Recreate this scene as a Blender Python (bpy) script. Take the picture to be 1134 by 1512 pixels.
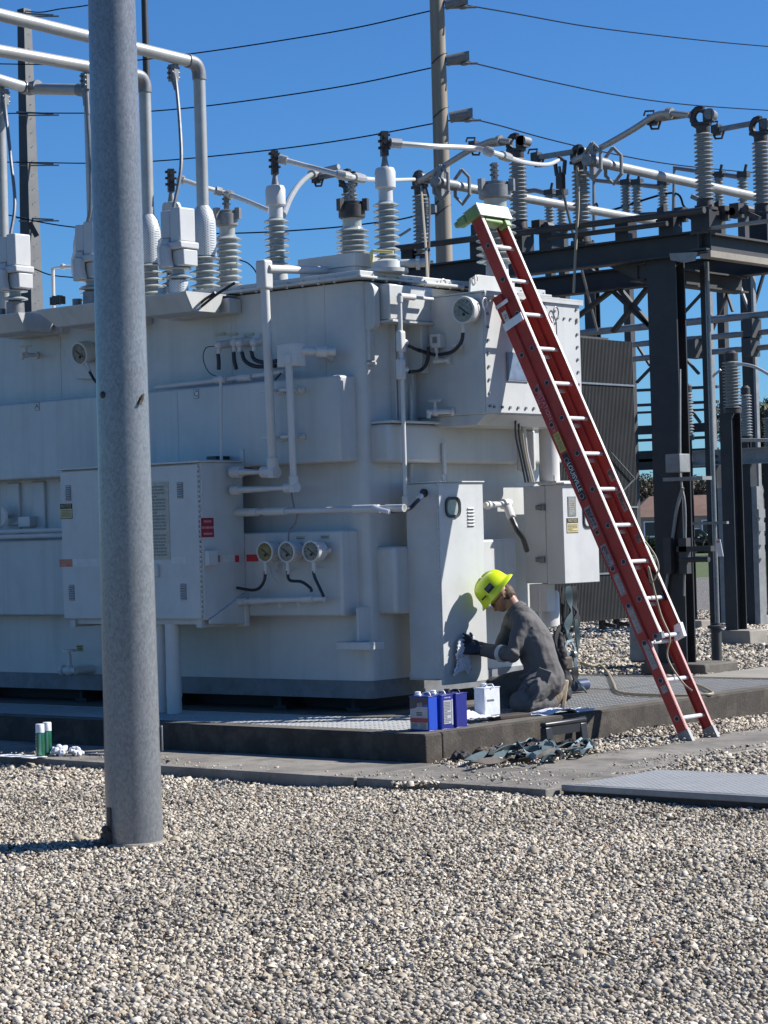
import bpy, bmesh, math, random
import numpy as np
from mathutils import Vector, Matrix
random.seed(7); RNG = np.random.default_rng(11)
for o in list(bpy.data.objects): bpy.data.objects.remove(o, do_unlink=True)
SC = bpy.context.scene; COL = SC.collection
# ------------------------------------------------------------------ camera
# world: X runs along the long face of the transformer, Y along its short face, Z up;
# origin = outer corner of the concrete pad, walkway level
F_PX = 3362.0; PW, PH = 1134.0, 1512.0
CAM = Vector((9.982, -12.329, 1.60))
_yaw, _pit, _rol = [math.radians(a) for a in (-39.87, 0.556, 1.639)]
_f = Vector((math.sin(_yaw)*math.cos(_pit), math.cos(_yaw)*math.cos(_pit), math.sin(_pit)))
_r0 = Vector((math.cos(_yaw), -math.sin(_yaw), 0)); _d0 = _f.cross(_r0)
_r = math.cos(_rol)*_r0 + math.sin(_rol)*_d0
_d = -math.sin(_rol)*_r0 + math.cos(_rol)*_d0
cam_d = bpy.data.cameras.new('camera'); cam = bpy.data.objects.new('camera', cam_d); COL.objects.link(cam)
cam_d.sensor_fit = 'VERTICAL'; cam_d.sensor_height = 24.0; cam_d.lens = F_PX/PH*24.0
cam_d.clip_start = 0.1; cam_d.clip_end = 6000
m3 = Matrix((_r, -_d, -_f)).transposed()
cam.matrix_world = Matrix.Translation(CAM) @ m3.to_4x4()
SC.camera = cam
SC.render.resolution_x = 768; SC.render.resolution_y = 1024
# ------------------------------------------------------------------ light
SUN_EL = math.radians(39.0); SUN_AZ = math.radians(42.0)      # azimuth from +Y towards +X
sdir = Vector((math.sin(SUN_AZ)*math.cos(SUN_EL), math.cos(SUN_AZ)*math.cos(SUN_EL), math.sin(SUN_EL)))
W = bpy.data.worlds.new('World'); SC.world = W; W.use_nodes = True
nt = W.node_tree; bgn = nt.nodes['Background']
sky = nt.nodes.new('ShaderNodeTexSky'); sky.sky_type = 'NISHITA'; sky.sun_disc = False
sky.sun_elevation = SUN_EL; sky.sun_rotation = SUN_AZ
sky.altitude = 0; sky.air_density = 1.0; sky.dust_density = 0.0; sky.ozone_density = 6.0
tint = nt.nodes.new('ShaderNodeMix'); tint.data_type = 'RGBA'; tint.blend_type = 'MULTIPLY'; tint.inputs[0].default_value = 1.0
tint.inputs[7].default_value = (.62, 1.07, 1.52, 1)            # deep clear blue of the photograph, over the whole sky
nt.links.new(sky.outputs[0], tint.inputs[6]); nt.links.new(tint.outputs[2], bgn.inputs[0]); bgn.inputs[1].default_value = 0.05
sl = bpy.data.lights.new('sun', 'SUN'); sl.energy = 5.0; sl.angle = math.radians(0.53); sl.color = (1, 0.98, 0.945)
so = bpy.data.objects.new('sun', sl); COL.objects.link(so)
so.rotation_euler = sdir.to_track_quat('Z', 'Y').to_euler(); so.location = (0, 0, 30)
SC.view_settings.view_transform = 'Standard'; SC.view_settings.look = 'None'
SC.view_settings.exposure = 0.68; SC.view_settings.gamma = 1.0
try: SC.view_settings.use_curve_mapping = False
except Exception: pass

# ------------------------------------------------------------------ helpers
def ray(u, v): return _r*((u-PW/2)/F_PX) + _d*((v-PH/2)/F_PX) + _f
def at(u, v, x=None, y=None, z=None, dep=None):
    """the world point seen at (u, v) of the photograph on the plane x=, y=, z= or at a depth"""
    q = ray(u, v)
    if x is not None: t = (x-CAM.x)/q.x
    elif y is not None: t = (y-CAM.y)/q.y
    elif z is not None: t = (z-CAM.z)/q.z
    else: t = dep
    return CAM + q*t
def tag(o, label=None, cat=None, group=None, kind=None):
    if label: o['label'] = label
    if cat: o['category'] = cat
    if group: o['group'] = group
    if kind: o['kind'] = kind
    return o
def empty(name, loc=(0, 0, 0), label=None, cat=None, group=None, parent=None):
    o = bpy.data.objects.new(name, None); COL.objects.link(o); o.location = loc
    o.empty_display_size = 0.1
    return tag(o, label, cat, group)
V = Vector
def base_of(o):
    """world position of an object built here (nothing is rotated before its copies are made)"""
    p = V(o.location)
    while o.parent is not None:
        o = o.parent; p = p + V(o.location)
    return p
class MB:
    """collects shapes (world coordinates) and links them as ONE mesh object"""
    def __init__(s): s.v = []; s.f = []; s.m = []; s.cur = 0
    def mat(s, i): s.cur = i; return s
    def add(s, vs, fs):
        n = len(s.v); s.v += [tuple(p) for p in vs]
        s.f += [tuple(i+n for i in f) for f in fs]; s.m += [s.cur]*len(fs); return s
    def box(s, a, b):
        x0, x1 = sorted((a[0], b[0])); y0, y1 = sorted((a[1], b[1])); z0, z1 = sorted((a[2], b[2]))
        return s.add([(x0,y0,z0),(x1,y0,z0),(x1,y1,z0),(x0,y1,z0),(x0,y0,z1),(x1,y0,z1),(x1,y1,z1),(x0,y1,z1)],
                     [(0,3,2,1),(4,5,6,7),(0,1,5,4),(1,2,6,5),(2,3,7,6),(3,0,4,7)])
    def obox(s, c, ax, h):
        c = V(c); A = [V(a).normalized()*k for a, k in zip(ax, h)]
        P = [c+A[0]*i+A[1]*j+A[2]*k for k in (-1, 1) for j in (-1, 1) for i in (-1, 1)]
        return s.add(P, [(0,2,3,1),(4,5,7,6),(0,1,5,4),(1,3,7,5),(3,2,6,7),(2,0,4,6)])
    def prism(s, poly, ext):
        """closed polygon (3-D points) pushed along ext"""
        n = len(poly); ext = V(ext); P = [V(p) for p in poly]; Q = [p+ext for p in P]
        return s.add(P+Q, [tuple(range(n-1, -1, -1)), tuple(range(n, 2*n))] + [(i, (i+1) % n, n+(i+1) % n, n+i) for i in range(n)])
    def bar(s, p, q, w, h=None, up=(0, 0, 1)):
        p, q = V(p), V(q); d = (q-p); L = d.length; d.normalize(); up = V(up)
        if abs(d.dot(up)) > 0.97: up = V((1, 0, 0))
        a = d.cross(up).normalized(); b = a.cross(d)
        return s.obox((p+q)/2, (d, a, b), (L/2, w/2, (h or w)/2))
    def ibeam(s, p, q, h, w, tf=0.02, tw=0.015, up=(0, 0, 1)):
        p, q = V(p), V(q); d = (q-p).normalized(); up = V(up)
        if abs(d.dot(up)) > 0.97: up = V((0, 1, 0))
        a = d.cross(up).normalized(); b = a.cross(d)
        prof = [(-w/2,-h/2),(w/2,-h/2),(w/2,-h/2+tf),(tw/2,-h/2+tf),(tw/2,h/2-tf),(w/2,h/2-tf),(w/2,h/2),(-w/2,h/2),(-w/2,h/2-tf),(-tw/2,h/2-tf),(-tw/2,-h/2+tf),(-w/2,-h/2+tf)]
        P = [p+a*i+b*j for i, j in prof]; Q = [x+(q-p) for x in P]; n = 12
        caps = [(0,1,2,11),(2,3,10,11),(3,4,9,10),(4,5,8,9),(5,6,7,8)]
        return s.add(P+Q, [tuple(c) for c in caps]+[tuple(n+i for i in reversed(c)) for c in caps]+[((i+1) % n, i, n+i, n+(i+1) % n) for i in range(n)])
    def tube(s, path, r, n=10, cap=True):
        P = [V(p) for p in path]; k = len(P); rr = r if hasattr(r, '__len__') else [r]*k
        T = [((P[min(i+1, k-1)]-P[max(i-1, 0)])).normalized() for i in range(k)]
        up = V((0, 0, 1)) if abs(T[0].z) < 0.9 else V((1, 0, 0))
        a = T[0].cross(up).normalized(); vs = []
        for i in range(k):
            a = (a - T[i]*a.dot(T[i])).normalized(); b = T[i].cross(a)
            for j in range(n):
                t = 2*math.pi*j/n; vs.append(P[i]+(a*math.cos(t)+b*math.sin(t))*rr[i])
        fs = [(i*n+j, i*n+(j+1) % n, (i+1)*n+(j+1) % n, (i+1)*n+j) for i in range(k-1) for j in range(n)]
        if cap: fs += [tuple(range(n-1, -1, -1)), tuple((k-1)*n+j for j in range(n))]
        return s.add(vs, fs)
    def lathe(s, prof, c, axis=(0, 0, 1), n=20):
        """prof: (radius, distance along axis)"""
        c = V(c); ax = V(axis).normalized(); up = V((1, 0, 0)) if abs(ax.x) < 0.9 else V((0, 1, 0))
        a = ax.cross(up).normalized(); b = ax.cross(a); vs = []
        for r, z in prof:
            for j in range(n):
                t = 2*math.pi*j/n; vs.append(c+ax*z+(a*math.cos(t)+b*math.sin(t))*max(r, 1e-4))
        k = len(prof)
        fs = [(i*n+j, i*n+(j+1) % n, (i+1)*n+(j+1) % n, (i+1)*n+j) for i in range(k-1) for j in range(n)]
        fs += [tuple(range(n-1, -1, -1)), tuple((k-1)*n+j for j in range(n))]
        return s.add(vs, fs)
    def cyl(s, p, q, r, n=14): return s.tube([p, q], r, n)
    def ball(s, c, r, n=10, sc=(1, 1, 1)):
        vs = []; fs = []; c = V(c); k = n//2
        for i in range(k+1):
            t = math.pi*i/k
            for j in range(n):
                u = 2*math.pi*j/n
                vs.append((c.x+r*sc[0]*math.sin(t)*math.cos(u), c.y+r*sc[1]*math.sin(t)*math.sin(u), c.z+r*sc[2]*math.cos(t)))
        fs = [((i+1)*n+j, (i+1)*n+(j+1) % n, i*n+(j+1) % n, i*n+j) for i in range(k) for j in range(n)]
        return s.add(vs, fs)
    def build(s, name, mats, parent=None, bevel=0, smooth=35, seg=2):
        me = bpy.data.meshes.new(name); o = bpy.data.objects.new(name, me); COL.objects.link(o)
        off = V((0, 0, 0))
        if parent is not None:
            o.parent = parent; off = base_of(parent)
        me.from_pydata([(x-off.x, y-off.y, z-off.z) for x, y, z in s.v], [], s.f)
        if not isinstance(mats, (list, tuple)): mats = [mats]
        for m in mats: me.materials.append(m)
        if len(mats) > 1: me.polygons.foreach_set('material_index', s.m)
        bm = bmesh.new(); bm.from_mesh(me); bmesh.ops.recalc_face_normals(bm, faces=bm.faces[:]); bm.to_mesh(me); bm.free()
        if smooth:
            me.polygons.foreach_set('use_smooth', [True]*len(me.polygons)); me.set_sharp_from_angle(angle=math.radians(smooth))
        me.update()
        if bevel:
            b = o.modifiers.new('bevel', 'BEVEL'); b.width = bevel; b.segments = seg; b.limit_method = 'ANGLE'; b.angle_limit = math.radians(50)
            b.harden_normals = False
        return o
def copy_tree(o, parent=None):
    c = o.copy(); COL.objects.link(c)
    if parent is not None: c.parent = parent
    for ch in o.children: copy_tree(ch, c)
    return c
def bez(pts, n=16):
    """smooth path through points (Catmull-Rom)"""
    P = [V(p) for p in pts]; P = [P[0]*2-P[1]]+P+[P[-1]*2-P[-2]]; out = []
    for i in range(1, len(P)-2):
        for k in range(n):
            t = k/n; a, b, c, d = P[i-1], P[i], P[i+1], P[i+2]
            out.append(0.5*((2*b)+(c-a)*t+(2*a-5*b+4*c-d)*t*t+(3*b-a-3*c+d)*t**3))
    out.append(P[-2]); return out
def LB(u0, v0, u1, v1, yf, d):
    """box whose front lies in the plane y=yf (faces the camera's left side), seen between two corners"""
    p, q = at(u0, v0, y=yf), at(u1, v1, y=yf); return (p.x, yf, p.z), (q.x, yf+d, q.z)
def RB(u0, v0, u1, v1, xf, d):
    p, q = at(u0, v0, x=xf), at(u1, v1, x=xf); return (xf, p.y, p.z), (xf-d, q.y, q.z)
EX, EY, EZ = V((1, 0, 0)), V((0, 1, 0)), V((0, 0, 1))
def text(name, body, c, right, up, height, mat, parent=None, sx=1.0, kind=None):
    """flat lettering centred on c, built as a thin mesh"""
    cu = bpy.data.curves.new(name, 'FONT'); cu.body = body; cu.align_x = 'CENTER'; cu.align_y = 'CENTER'; cu.size = 1.0
    cu.resolution_u = 2; cu.space_line = 0.95
    t = bpy.data.objects.new('tmp', cu); COL.objects.link(t)
    dg = bpy.context.evaluated_depsgraph_get(); me = bpy.data.meshes.new_from_object(t.evaluated_get(dg))
    bpy.data.objects.remove(t, do_unlink=True); bpy.data.curves.remove(cu)
    o = bpy.data.objects.new(name, me); me.name = name; COL.objects.link(o); me.materials.clear(); me.materials.append(mat)
    off = V((0, 0, 0))
    if parent is not None:
        o.parent = parent; off = base_of(parent)
    R_ = V(right).normalized(); U_ = V(up).normalized(); c = V(c)-off; k = height*1.38
    for v in me.vertices: v.co = c + R_*(v.co.x*k*sx) + U_*(v.co.y*k)
    me.update(); return o
def scribble(mb, c, right, up, w, h, rows, seed=0):
    """lines of lettering too small to read: rows of little strokes"""
    rr = random.Random(seed); R_ = V(right).normalized(); U_ = V(up).normalized(); c = V(c); N = R_.cross(U_)
    for i in range(rows):
        yv = h/2-(i+0.5)*h/rows; x = -w/2
        while x < w/2-0.01*w:
            L = min(w*rr.uniform(0.06, 0.22), w/2-x)
            mb.obox(c+R_*(x+L/2)+U_*yv+N*0.001, (R_, U_, N), (L/2, h/rows*0.27, 0.0006)); x += L+w*0.05
            if rr.random() < 0.06: break
    return mb
def rrect(w, h, r, n=4):
    out = []
    for cx, cy, a0 in ((w/2-r, h/2-r, 0), (-w/2+r, h/2-r, 90), (-w/2+r, -h/2+r, 180), (w/2-r, -h/2+r, 270)):
        for k in range(n+1):
            a = math.radians(a0+90*k/n); out.append((cx+r*math.cos(a), cy+r*math.sin(a)))
    return out

# ------------------------------------------------------------------ materials
def mk(name, col, rough=0.5, metal=0.0, noise=None, bump=None, spec=0.5, streak=None, coat=0, spots=None, dirt=None):
    """principled material; noise=(scale, amount), bump=(scale, strength), streak=(amount, colour), spots=(scale, amount, colour)"""
    m = bpy.data.materials.new(name); m.use_nodes = True; T = m.node_tree; N = T.nodes; L = T.links
    b = N['Principled BSDF']; b.inputs['Base Color'].default_value = (*col, 1); b.inputs['Roughness'].default_value = rough
    b.inputs['Metallic'].default_value = metal; b.inputs['Specular IOR Level'].default_value = spec
    if coat: b.inputs['Coat Weight'].default_value = coat
    tc = None
    def coords(scale):
        nonlocal tc
        if tc is None: tc = N.new('ShaderNodeNewGeometry')
        mp = N.new('ShaderNodeMapping'); mp.inputs['Scale'].default_value = scale if hasattr(scale, '__len__') else (scale,)*3
        L.new(tc.outputs['Position'], mp.inputs[0]); return mp.outputs[0]
    def mix(a, bcol, fac):
        x = N.new('ShaderNodeMix'); x.data_type = 'RGBA'
        if isinstance(a, tuple): x.inputs[6].default_value = (*a, 1)
        else: L.new(a, x.inputs[6])
        x.inputs[7].default_value = (*bcol, 1); L.new(fac, x.inputs[0]); return x.outputs[2]
    def ramp(inp, lo, hi, amt=1.0):
        x = N.new('ShaderNodeMapRange'); x.inputs[1].default_value = lo; x.inputs[2].default_value = hi; x.inputs[4].default_value = amt
        L.new(inp, x.inputs[0]); return x.outputs[0]
    cur = col
    if noise:
        t = N.new('ShaderNodeTexNoise'); t.inputs['Scale'].default_value = 1; t.inputs['Detail'].default_value = 5; t.inputs['Roughness'].default_value = 0.6
        L.new(coords(noise[0]), t.inputs[0])
        k = noise[1]; cur = mix(cur, tuple(max(0, c*(1-k)) for c in col), ramp(t.outputs[0], 0.35, 0.68))
    if streak:
        t = N.new('ShaderNodeTexNoise'); t.inputs['Scale'].default_value = 1; t.inputs['Detail'].default_value = 4
        L.new(coords((9, 9, 0.5)), t.inputs[0]); cur = mix(cur, streak[1], ramp(t.outputs[0], 0.5, 0.75, streak[0]))
    if spots:
        t = N.new('ShaderNodeTexVoronoi'); t.inputs['Scale'].default_value = 1; L.new(coords(spots[0]), t.inputs[0])
        sp = N.new('ShaderNodeSeparateColor'); L.new(t.outputs['Color'], sp.inputs[0])
        cur = mix(cur, spots[2], ramp(sp.outputs[0], 0.0, 1.0, spots[1]))
    if dirt:
        t = N.new('ShaderNodeTexNoise'); t.inputs['Scale'].default_value = 1; t.inputs['Detail'].default_value = 8; t.inputs['Roughness'].default_value = 0.7
        L.new(coords(dirt[0]), t.inputs[0]); cur = mix(cur, dirt[2], ramp(t.outputs[0], 0.48, 0.62, dirt[1]))
    if not isinstance(cur, tuple): L.new(cur, b.inputs['Base Color'])
    if bump:
        t = N.new('ShaderNodeTexNoise'); t.inputs['Scale'].default_value = 1; t.inputs['Detail'].default_value = 6
        L.new(coords(bump[0]), t.inputs[0]); bp = N.new('ShaderNodeBump'); bp.inputs['Strength'].default_value = bump[1]; bp.inputs['Distance'].default_value = 0.01
        L.new(t.outputs[0], bp.inputs['Height']); L.new(bp.outputs[0], b.inputs['Normal'])
    return m
M = {}
M['tank'] = mk('tank_paint', (.53, .53, .505), .38, noise=(1.3, .12), streak=(.5, (.36, .36, .34)), dirt=(1.7, .3, (.37, .37, .35)), bump=(3, .03))
M['cabinet'] = mk('cabinet_paint', (.53, .53, .51), .4, noise=(2, .08), streak=(.22, (.38, .37, .35)), dirt=(5.0, .2, (.36, .36, .34)))
M['band'] = mk('base_band_paint', (.20, .21, .22), .6, noise=(3, .3), dirt=(6, .5, (.12, .11, .10)))
M['pipe'] = mk('conduit_paint', (.58, .56, .525), .4, noise=(4, .10))
M['void'] = mk('void_dark', (.03, .03, .035), .8)  # near-black standing for the shade under the tank and in holes
M['galv'] = mk('galvanised_steel', (.17, .174, .178), .30, .25, spec=.8, noise=(2, .15), spots=((110, 110, 60), .30, (.42, .43, .44)), streak=(.3, (.13, .132, .135)), dirt=(1.2, .2, (.13, .135, .14)))
M['galvbeam'] = mk('weathered_galvanised', (.25, .255, .25), .55, .2, noise=(5, .3), spots=(30, .2, (.36, .36, .36)))
M['alu'] = mk('aluminium_tube', (.36, .36, .345), .42, .3, noise=(5, .12), dirt=(4, .3, (.5, .49, .46)))
M['cable'] = mk('aluminium_cable', (.50, .50, .49), .5, .3)
M['porc'] = mk('grey_porcelain', (.36, .385, .375), .14, noise=(9, .12), coat=.3)
M['porcdark'] = mk('weathered_porcelain', (.30, .31, .30), .25, noise=(9, .2))
M['bronze'] = mk('weathered_clamp_metal', (.065, .058, .055), .55, .3, noise=(20, .4))
M['clampgrey'] = mk('cast_clamp', (.22, .225, .23), .5, .3, noise=(20, .3))
M['rubber'] = mk('black_rubber', (.018, .018, .02), .45)
M['black'] = mk('black_plastic', (.02, .02, .022), .4)
M['steel'] = mk('dark_painted_steel', (.028, .030, .034), .5, noise=(4, .25), dirt=(3, .4, (.05, .047, .042)), spec=.35)
M['steel2'] = mk('dark_weathered_steel', (.045, .045, .046), .6, noise=(5, .3))
M['radiator'] = mk('radiator_galvanised', (.05, .052, .053), .7, 0, noise=(5, .3))
M['mesh'] = mk('mesh_guard', (.50, .52, .52), .5, .2, noise=(20, .2))
M['plastic'] = mk('guard_plastic', (.50, .50, .495), .45, noise=(6, .08))
M['red'] = mk('ladder_fibreglass', (.44, .062, .045), .62, noise=(3, .3), streak=(.35, (.42, .12, .10)), dirt=(8, .3, (.30, .05, .04)), spec=.25)
M['redlip'] = mk('ladder_lit_edge', (.62, .30, .26), .4, noise=(8, .3))  # pale pink: sunlight put into the colour of the red rail edge
M['rung'] = mk('ladder_aluminium', (.72, .72, .72), .35, .25, noise=(10, .1))
M['green'] = mk('ladder_cap_green', (.19, .29, .10), .5, noise=(12, .2))
M['cap'] = mk('ladder_cap_white', (.72, .75, .70), .45, noise=(12, .1))
M['sticker'] = mk('sticker_grey', (.34, .28, .28), .5, noise=(25, .5))
M['yellow'] = mk('label_yellow', (.62, .48, .10), .5, noise=(25, .3))
M['noticey'] = mk('notice_yellow', (.60, .50, .22), .55, noise=(25, .2))
M['ink'] = mk('black_ink', (.02, .02, .02), .6)
M['dullink'] = mk('faded_ink', (.20, .18, .12), .6)
M['white'] = mk('white_paint', (.78, .78, .78), .5, noise=(6, .06))
M['signred'] = mk('sign_red', (.32, .02, .03), .5, noise=(20, .15))
M['pinkink'] = mk('faded_pink_lettering', (.55, .25, .28), .6)
M['tapered'] = mk('red_tape', (.50, .03, .03), .5)
M['tapeorange'] = mk('faded_orange_tape', (.55, .20, .12), .5, noise=(10, .4))
M['tapewhite'] = mk('white_tape', (.60, .60, .58), .5, noise=(10, .2))
M['dial'] = mk('gauge_dial', (.20, .165, .05), .25, noise=(25, .4))
M['dialgrey'] = mk('gauge_dial_dull', (.22, .22, .19), .2, noise=(30, .5))
M['glass'] = mk('window_glass', (.05, .06, .06), .08, noise=(10, .4))
M['plate'] = mk('name_plate', (.45, .42, .33), .45, noise=(30, .25))
M['plategrey'] = mk('name_plate_grey', (.20, .21, .22), .4, noise=(30, .2))
M['walk'] = mk('concrete_walk', (.27, .245, .21), .85, noise=(1.2, .45), streak=(.5, (.12, .105, .09)), dirt=(1.9, .85, (.105, .094, .08)), bump=(60, .35))
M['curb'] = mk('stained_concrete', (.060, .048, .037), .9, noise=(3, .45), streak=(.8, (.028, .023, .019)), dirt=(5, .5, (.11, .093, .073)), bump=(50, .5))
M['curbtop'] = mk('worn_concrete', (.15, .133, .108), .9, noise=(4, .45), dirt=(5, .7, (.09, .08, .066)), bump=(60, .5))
M['footing'] = mk('footing_concrete', (.30, .27, .225), .9, noise=(4, .25), bump=(40, .3))
M['grate'] = mk('grating_steel', (.46, .46, .445), .7, 0, noise=(8, .15))
M['cord'] = mk('hose_tan', (.30, .25, .17), .5)
M['wire'] = mk('wire_dark', (.010, .013, .022), .9, spec=.1)

def mesh_mat():
    m = mk('mesh_guard', (.46, .48, .48), .5, .2); T = m.node_tree; N = T.nodes; L = T.links; b = N['Principled BSDF']; g = N.new('ShaderNodeTexCoord')
    out = None
    for a in (42, -42):
        mp = N.new('ShaderNodeMapping'); mp.inputs['Rotation'].default_value = (0, math.radians(a), 0); L.new(g.outputs['Object'], mp.inputs[0])
        w = N.new('ShaderNodeTexWave'); w.wave_type = 'BANDS'; w.bands_direction = 'X'; w.inputs['Scale'].default_value = 22; w.inputs['Distortion'].default_value = .4; L.new(mp.outputs[0], w.inputs[0])
        r = N.new('ShaderNodeMapRange'); r.inputs[1].default_value = .55; r.inputs[2].default_value = .75; L.new(w.outputs['Fac'], r.inputs[0])
        if out is None: out = r.outputs[0]
        else:
            k = N.new('ShaderNodeMath'); k.operation = 'MULTIPLY'; L.new(out, k.inputs[0]); L.new(r.outputs[0], k.inputs[1]); out = k.outputs[0]
    x = N.new('ShaderNodeMix'); x.data_type = 'RGBA'; x.inputs[6].default_value = (.50, .52, .52, 1); x.inputs[7].default_value = (.12, .125, .13, 1); L.new(out, x.inputs[0]); L.new(x.outputs[2], b.inputs['Base Color']); return m
M['mesh'] = mesh_mat()
# ------------------------------------------------------------------ ground
def sheet(name, pts, z, mat, sub=None):
    mb = MB(); mb.add([(x, y, z) for x, y in pts], [tuple(range(len(pts)))])
    return tag(mb.build(name, mat, smooth=0), kind='structure')
def camxy(lat, dep):
    """ground position at a lateral offset and distance in front of the camera"""
    R2 = V((_r0.x, _r0.y)); F2 = V((-R2.y, R2.x)); c = V((CAM.x, CAM.y)); return c+R2*lat+F2*dep
def ground_mat(name, cols, scale):
    m = bpy.data.materials.new(name); m.use_nodes = True; T = m.node_tree; N = T.nodes; L = T.links; b = N['Principled BSDF']
    b.inputs['Roughness'].default_value = .9
    g = N.new('ShaderNodeNewGeometry'); v = N.new('ShaderNodeTexVoronoi'); v.inputs['Scale'].default_value = scale
    L.new(g.outputs['Position'], v.inputs[0]); sp = N.new('ShaderNodeSeparateColor'); L.new(v.outputs['Color'], sp.inputs[0])
    r = N.new('ShaderNodeValToRGB'); L.new(sp.outputs[0], r.inputs[0]); e = r.color_ramp.elements
    e[0].position = 0; e[0].color = (*cols[0], 1); e[1].position = 1; e[1].color = (*cols[-1], 1)
    for i, c in enumerate(cols[1:-1]):
        k = e.new((i+1)/(len(cols)-1)); k.color = (*c, 1)
    n = N.new('ShaderNodeTexNoise'); n.inputs['Scale'].default_value = .8; n.inputs['Detail'].default_value = 6; L.new(g.outputs['Position'], n.inputs[0])
    mx = N.new('ShaderNodeMix'); mx.data_type = 'RGBA'; mx.blend_type = 'MULTIPLY'; L.new(r.outputs[0], mx.inputs[6]); L.new(n.outputs[0], mx.inputs[0]); mx.inputs[7].default_value = (.75, .73, .70, 1)
    L.new(mx.outputs[2], b.inputs['Base Color'])
    bp = N.new('ShaderNodeBump'); bp.inputs['Strength'].default_value = .9; bp.inputs['Distance'].default_value = .03; bp.invert = True
    L.new(v.outputs['Distance'], bp.inputs['Height']); L.new(bp.outputs[0], b.inputs['Normal']); return m
M['gravelbed'] = ground_mat('gravel_bed', [(.06, .055, .05), (.18, .165, .145), (.28, .26, .23), (.15, .14, .13), (.36, .34, .31)], 42)
M['grass'] = ground_mat('grass', [(.055, .08, .02), (.09, .12, .035), (.075, .10, .03), (.12, .14, .05)], 14)
M['asphalt'] = mk('road_asphalt', (.20, .20, .20), .9, noise=(.6, .2))
ZG = -0.065
sheet('grass_field', [tuple(camxy(a, d)) for a, d in ((-1500, -200), (1500, -200), (1500, 3500), (-1500, 3500))], ZG-.10, M['grass'])
sheet('gravel_ground', [tuple(camxy(a, d)) for a, d in ((-60, -12), (60, -12), (75, 74), (-75, 74))], ZG-.040, M['gravelbed'])
sheet('road', [tuple(camxy(a, d)) for a, d in ((-300, 150), (300, 150), (300, 185), (-300, 185))], ZG-.09, M['asphalt'])

# loose stones, one object: low stones strewn over the bed where the photograph shows them
def zg(p):
    x, y = p[:, 0], p[:, 1]
    return .012*np.sin(x*1.9+y*.7)+.010*np.sin(y*2.7-x*1.1)+.006*np.sin(x*6.1+1)*np.sin(y*5.3)
def stones(P, size, faces, zoff, lum=None):
    """P (n,2) positions -> vertices, triangles, colours of irregular stones"""
    n = len(P)
    if faces == 20:
        t = (1+5**.5)/2
        bv = np.array([(-1,t,0),(1,t,0),(-1,-t,0),(1,-t,0),(0,-1,t),(0,1,t),(0,-1,-t),(0,1,-t),(t,0,-1),(t,0,1),(-t,0,-1),(-t,0,1)], float); bv /= np.linalg.norm(bv[0])
        bf = np.array([(0,11,5),(0,5,1),(0,1,7),(0,7,10),(0,10,11),(1,5,9),(5,11,4),(11,10,2),(10,7,6),(7,1,8),(3,9,4),(3,4,2),(3,2,6),(3,6,8),(3,8,9),(4,9,5),(2,4,11),(6,2,10),(8,6,7),(9,8,1)])
    else:
        bv = np.array([(1,0,0),(-.5,.87,0),(-.5,-.87,0),(.45,.5,.75),(-.6,-.1,.8),(.3,-.5,.7)], float)
        bf = np.array([(0,3,1),(1,3,4),(1,4,2),(2,4,5),(2,5,0),(0,5,3),(3,5,4)])
    k = len(bv)
    v = bv[None]*(1+RNG.uniform(-.34, .34, (n, k, 1)))
    s = size*RNG.lognormal(0, .33, n)
    sc = np.stack([s*RNG.uniform(.85, 1.35, n), s*RNG.uniform(.7, 1.05, n), s*RNG.uniform(.6, .95, n)], 1)
    v = v*sc[:, None, :]
    a, b = RNG.uniform(0, 6.28, n), RNG.normal(0, .8, n)
    cb, sb, ca, sa = np.cos(b), np.sin(b), np.cos(a), np.sin(a)
    x, y, z = v[..., 0], v[..., 1], v[..., 2]
    y, z = y*cb[:, None]-z*sb[:, None], y*sb[:, None]+z*cb[:, None]
    x, y = x*ca[:, None]-y*sa[:, None], x*sa[:, None]+y*ca[:, None]
    zz = ZG+zg(P)+zoff+RNG.uniform(-.010, .013, n)
    v = np.stack([x+P[:, :1], y+P[:, 1:2], z+zz[:, None]], -1).reshape(-1, 3)
    f = (bf[None]+(np.arange(n)*k)[:, None, None]).reshape(-1, 3)
    pal = np.array([(.60,.545,.455),(.50,.445,.36),(.40,.355,.29),(.68,.635,.555),(.27,.245,.21),(.14,.13,.12),(.46,.39,.29),(.30,.20,.14),(.075,.07,.068),(.52,.49,.45)])
    w = np.array([.22,.16,.13,.17,.11,.06,.06,.006,.03,.05]); w /= w.sum()
    c = pal[RNG.choice(len(pal), n, p=w)]*RNG.uniform(.68, 1.02, (n, 1))*np.array((1.0, .955, .895))*(.90+.10*np.sin(P[:, :1]*2.1+1.3*np.sin(P[:, 1:2]*1.7)))
    return v, f, np.repeat(c, k, 0)
def on_hard(P):
    """True where concrete or steel covers the ground"""
    x, y = P[:, 0], P[:, 1]
    wob = .05*np.sin(x*5+1)+.04*np.sin(x*13)+.06*np.sin(y*4)
    a = (y > -.93+.3*wob*0) & (y < -.02) & (x < 1.72)                        # front walkway
    b = (x > .74+wob-.22*np.clip((.9-y)/.9, 0, 1)) & (x < 1.46+wob*.8) & (y > -.1) & (y < 7)   # side walkway
    c = (x > 1.70) & (x < 5.1) & (y > -.80) & (y < .31)                      # trench cover
    d = (x < .01) & (y > -.03) & (y < 6.0)                                    # pad
    e = (x < 1.2) & (x > -1.9) & (y > 6.0) & (y < 7.8)
    return a | b | c | d | e
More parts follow.
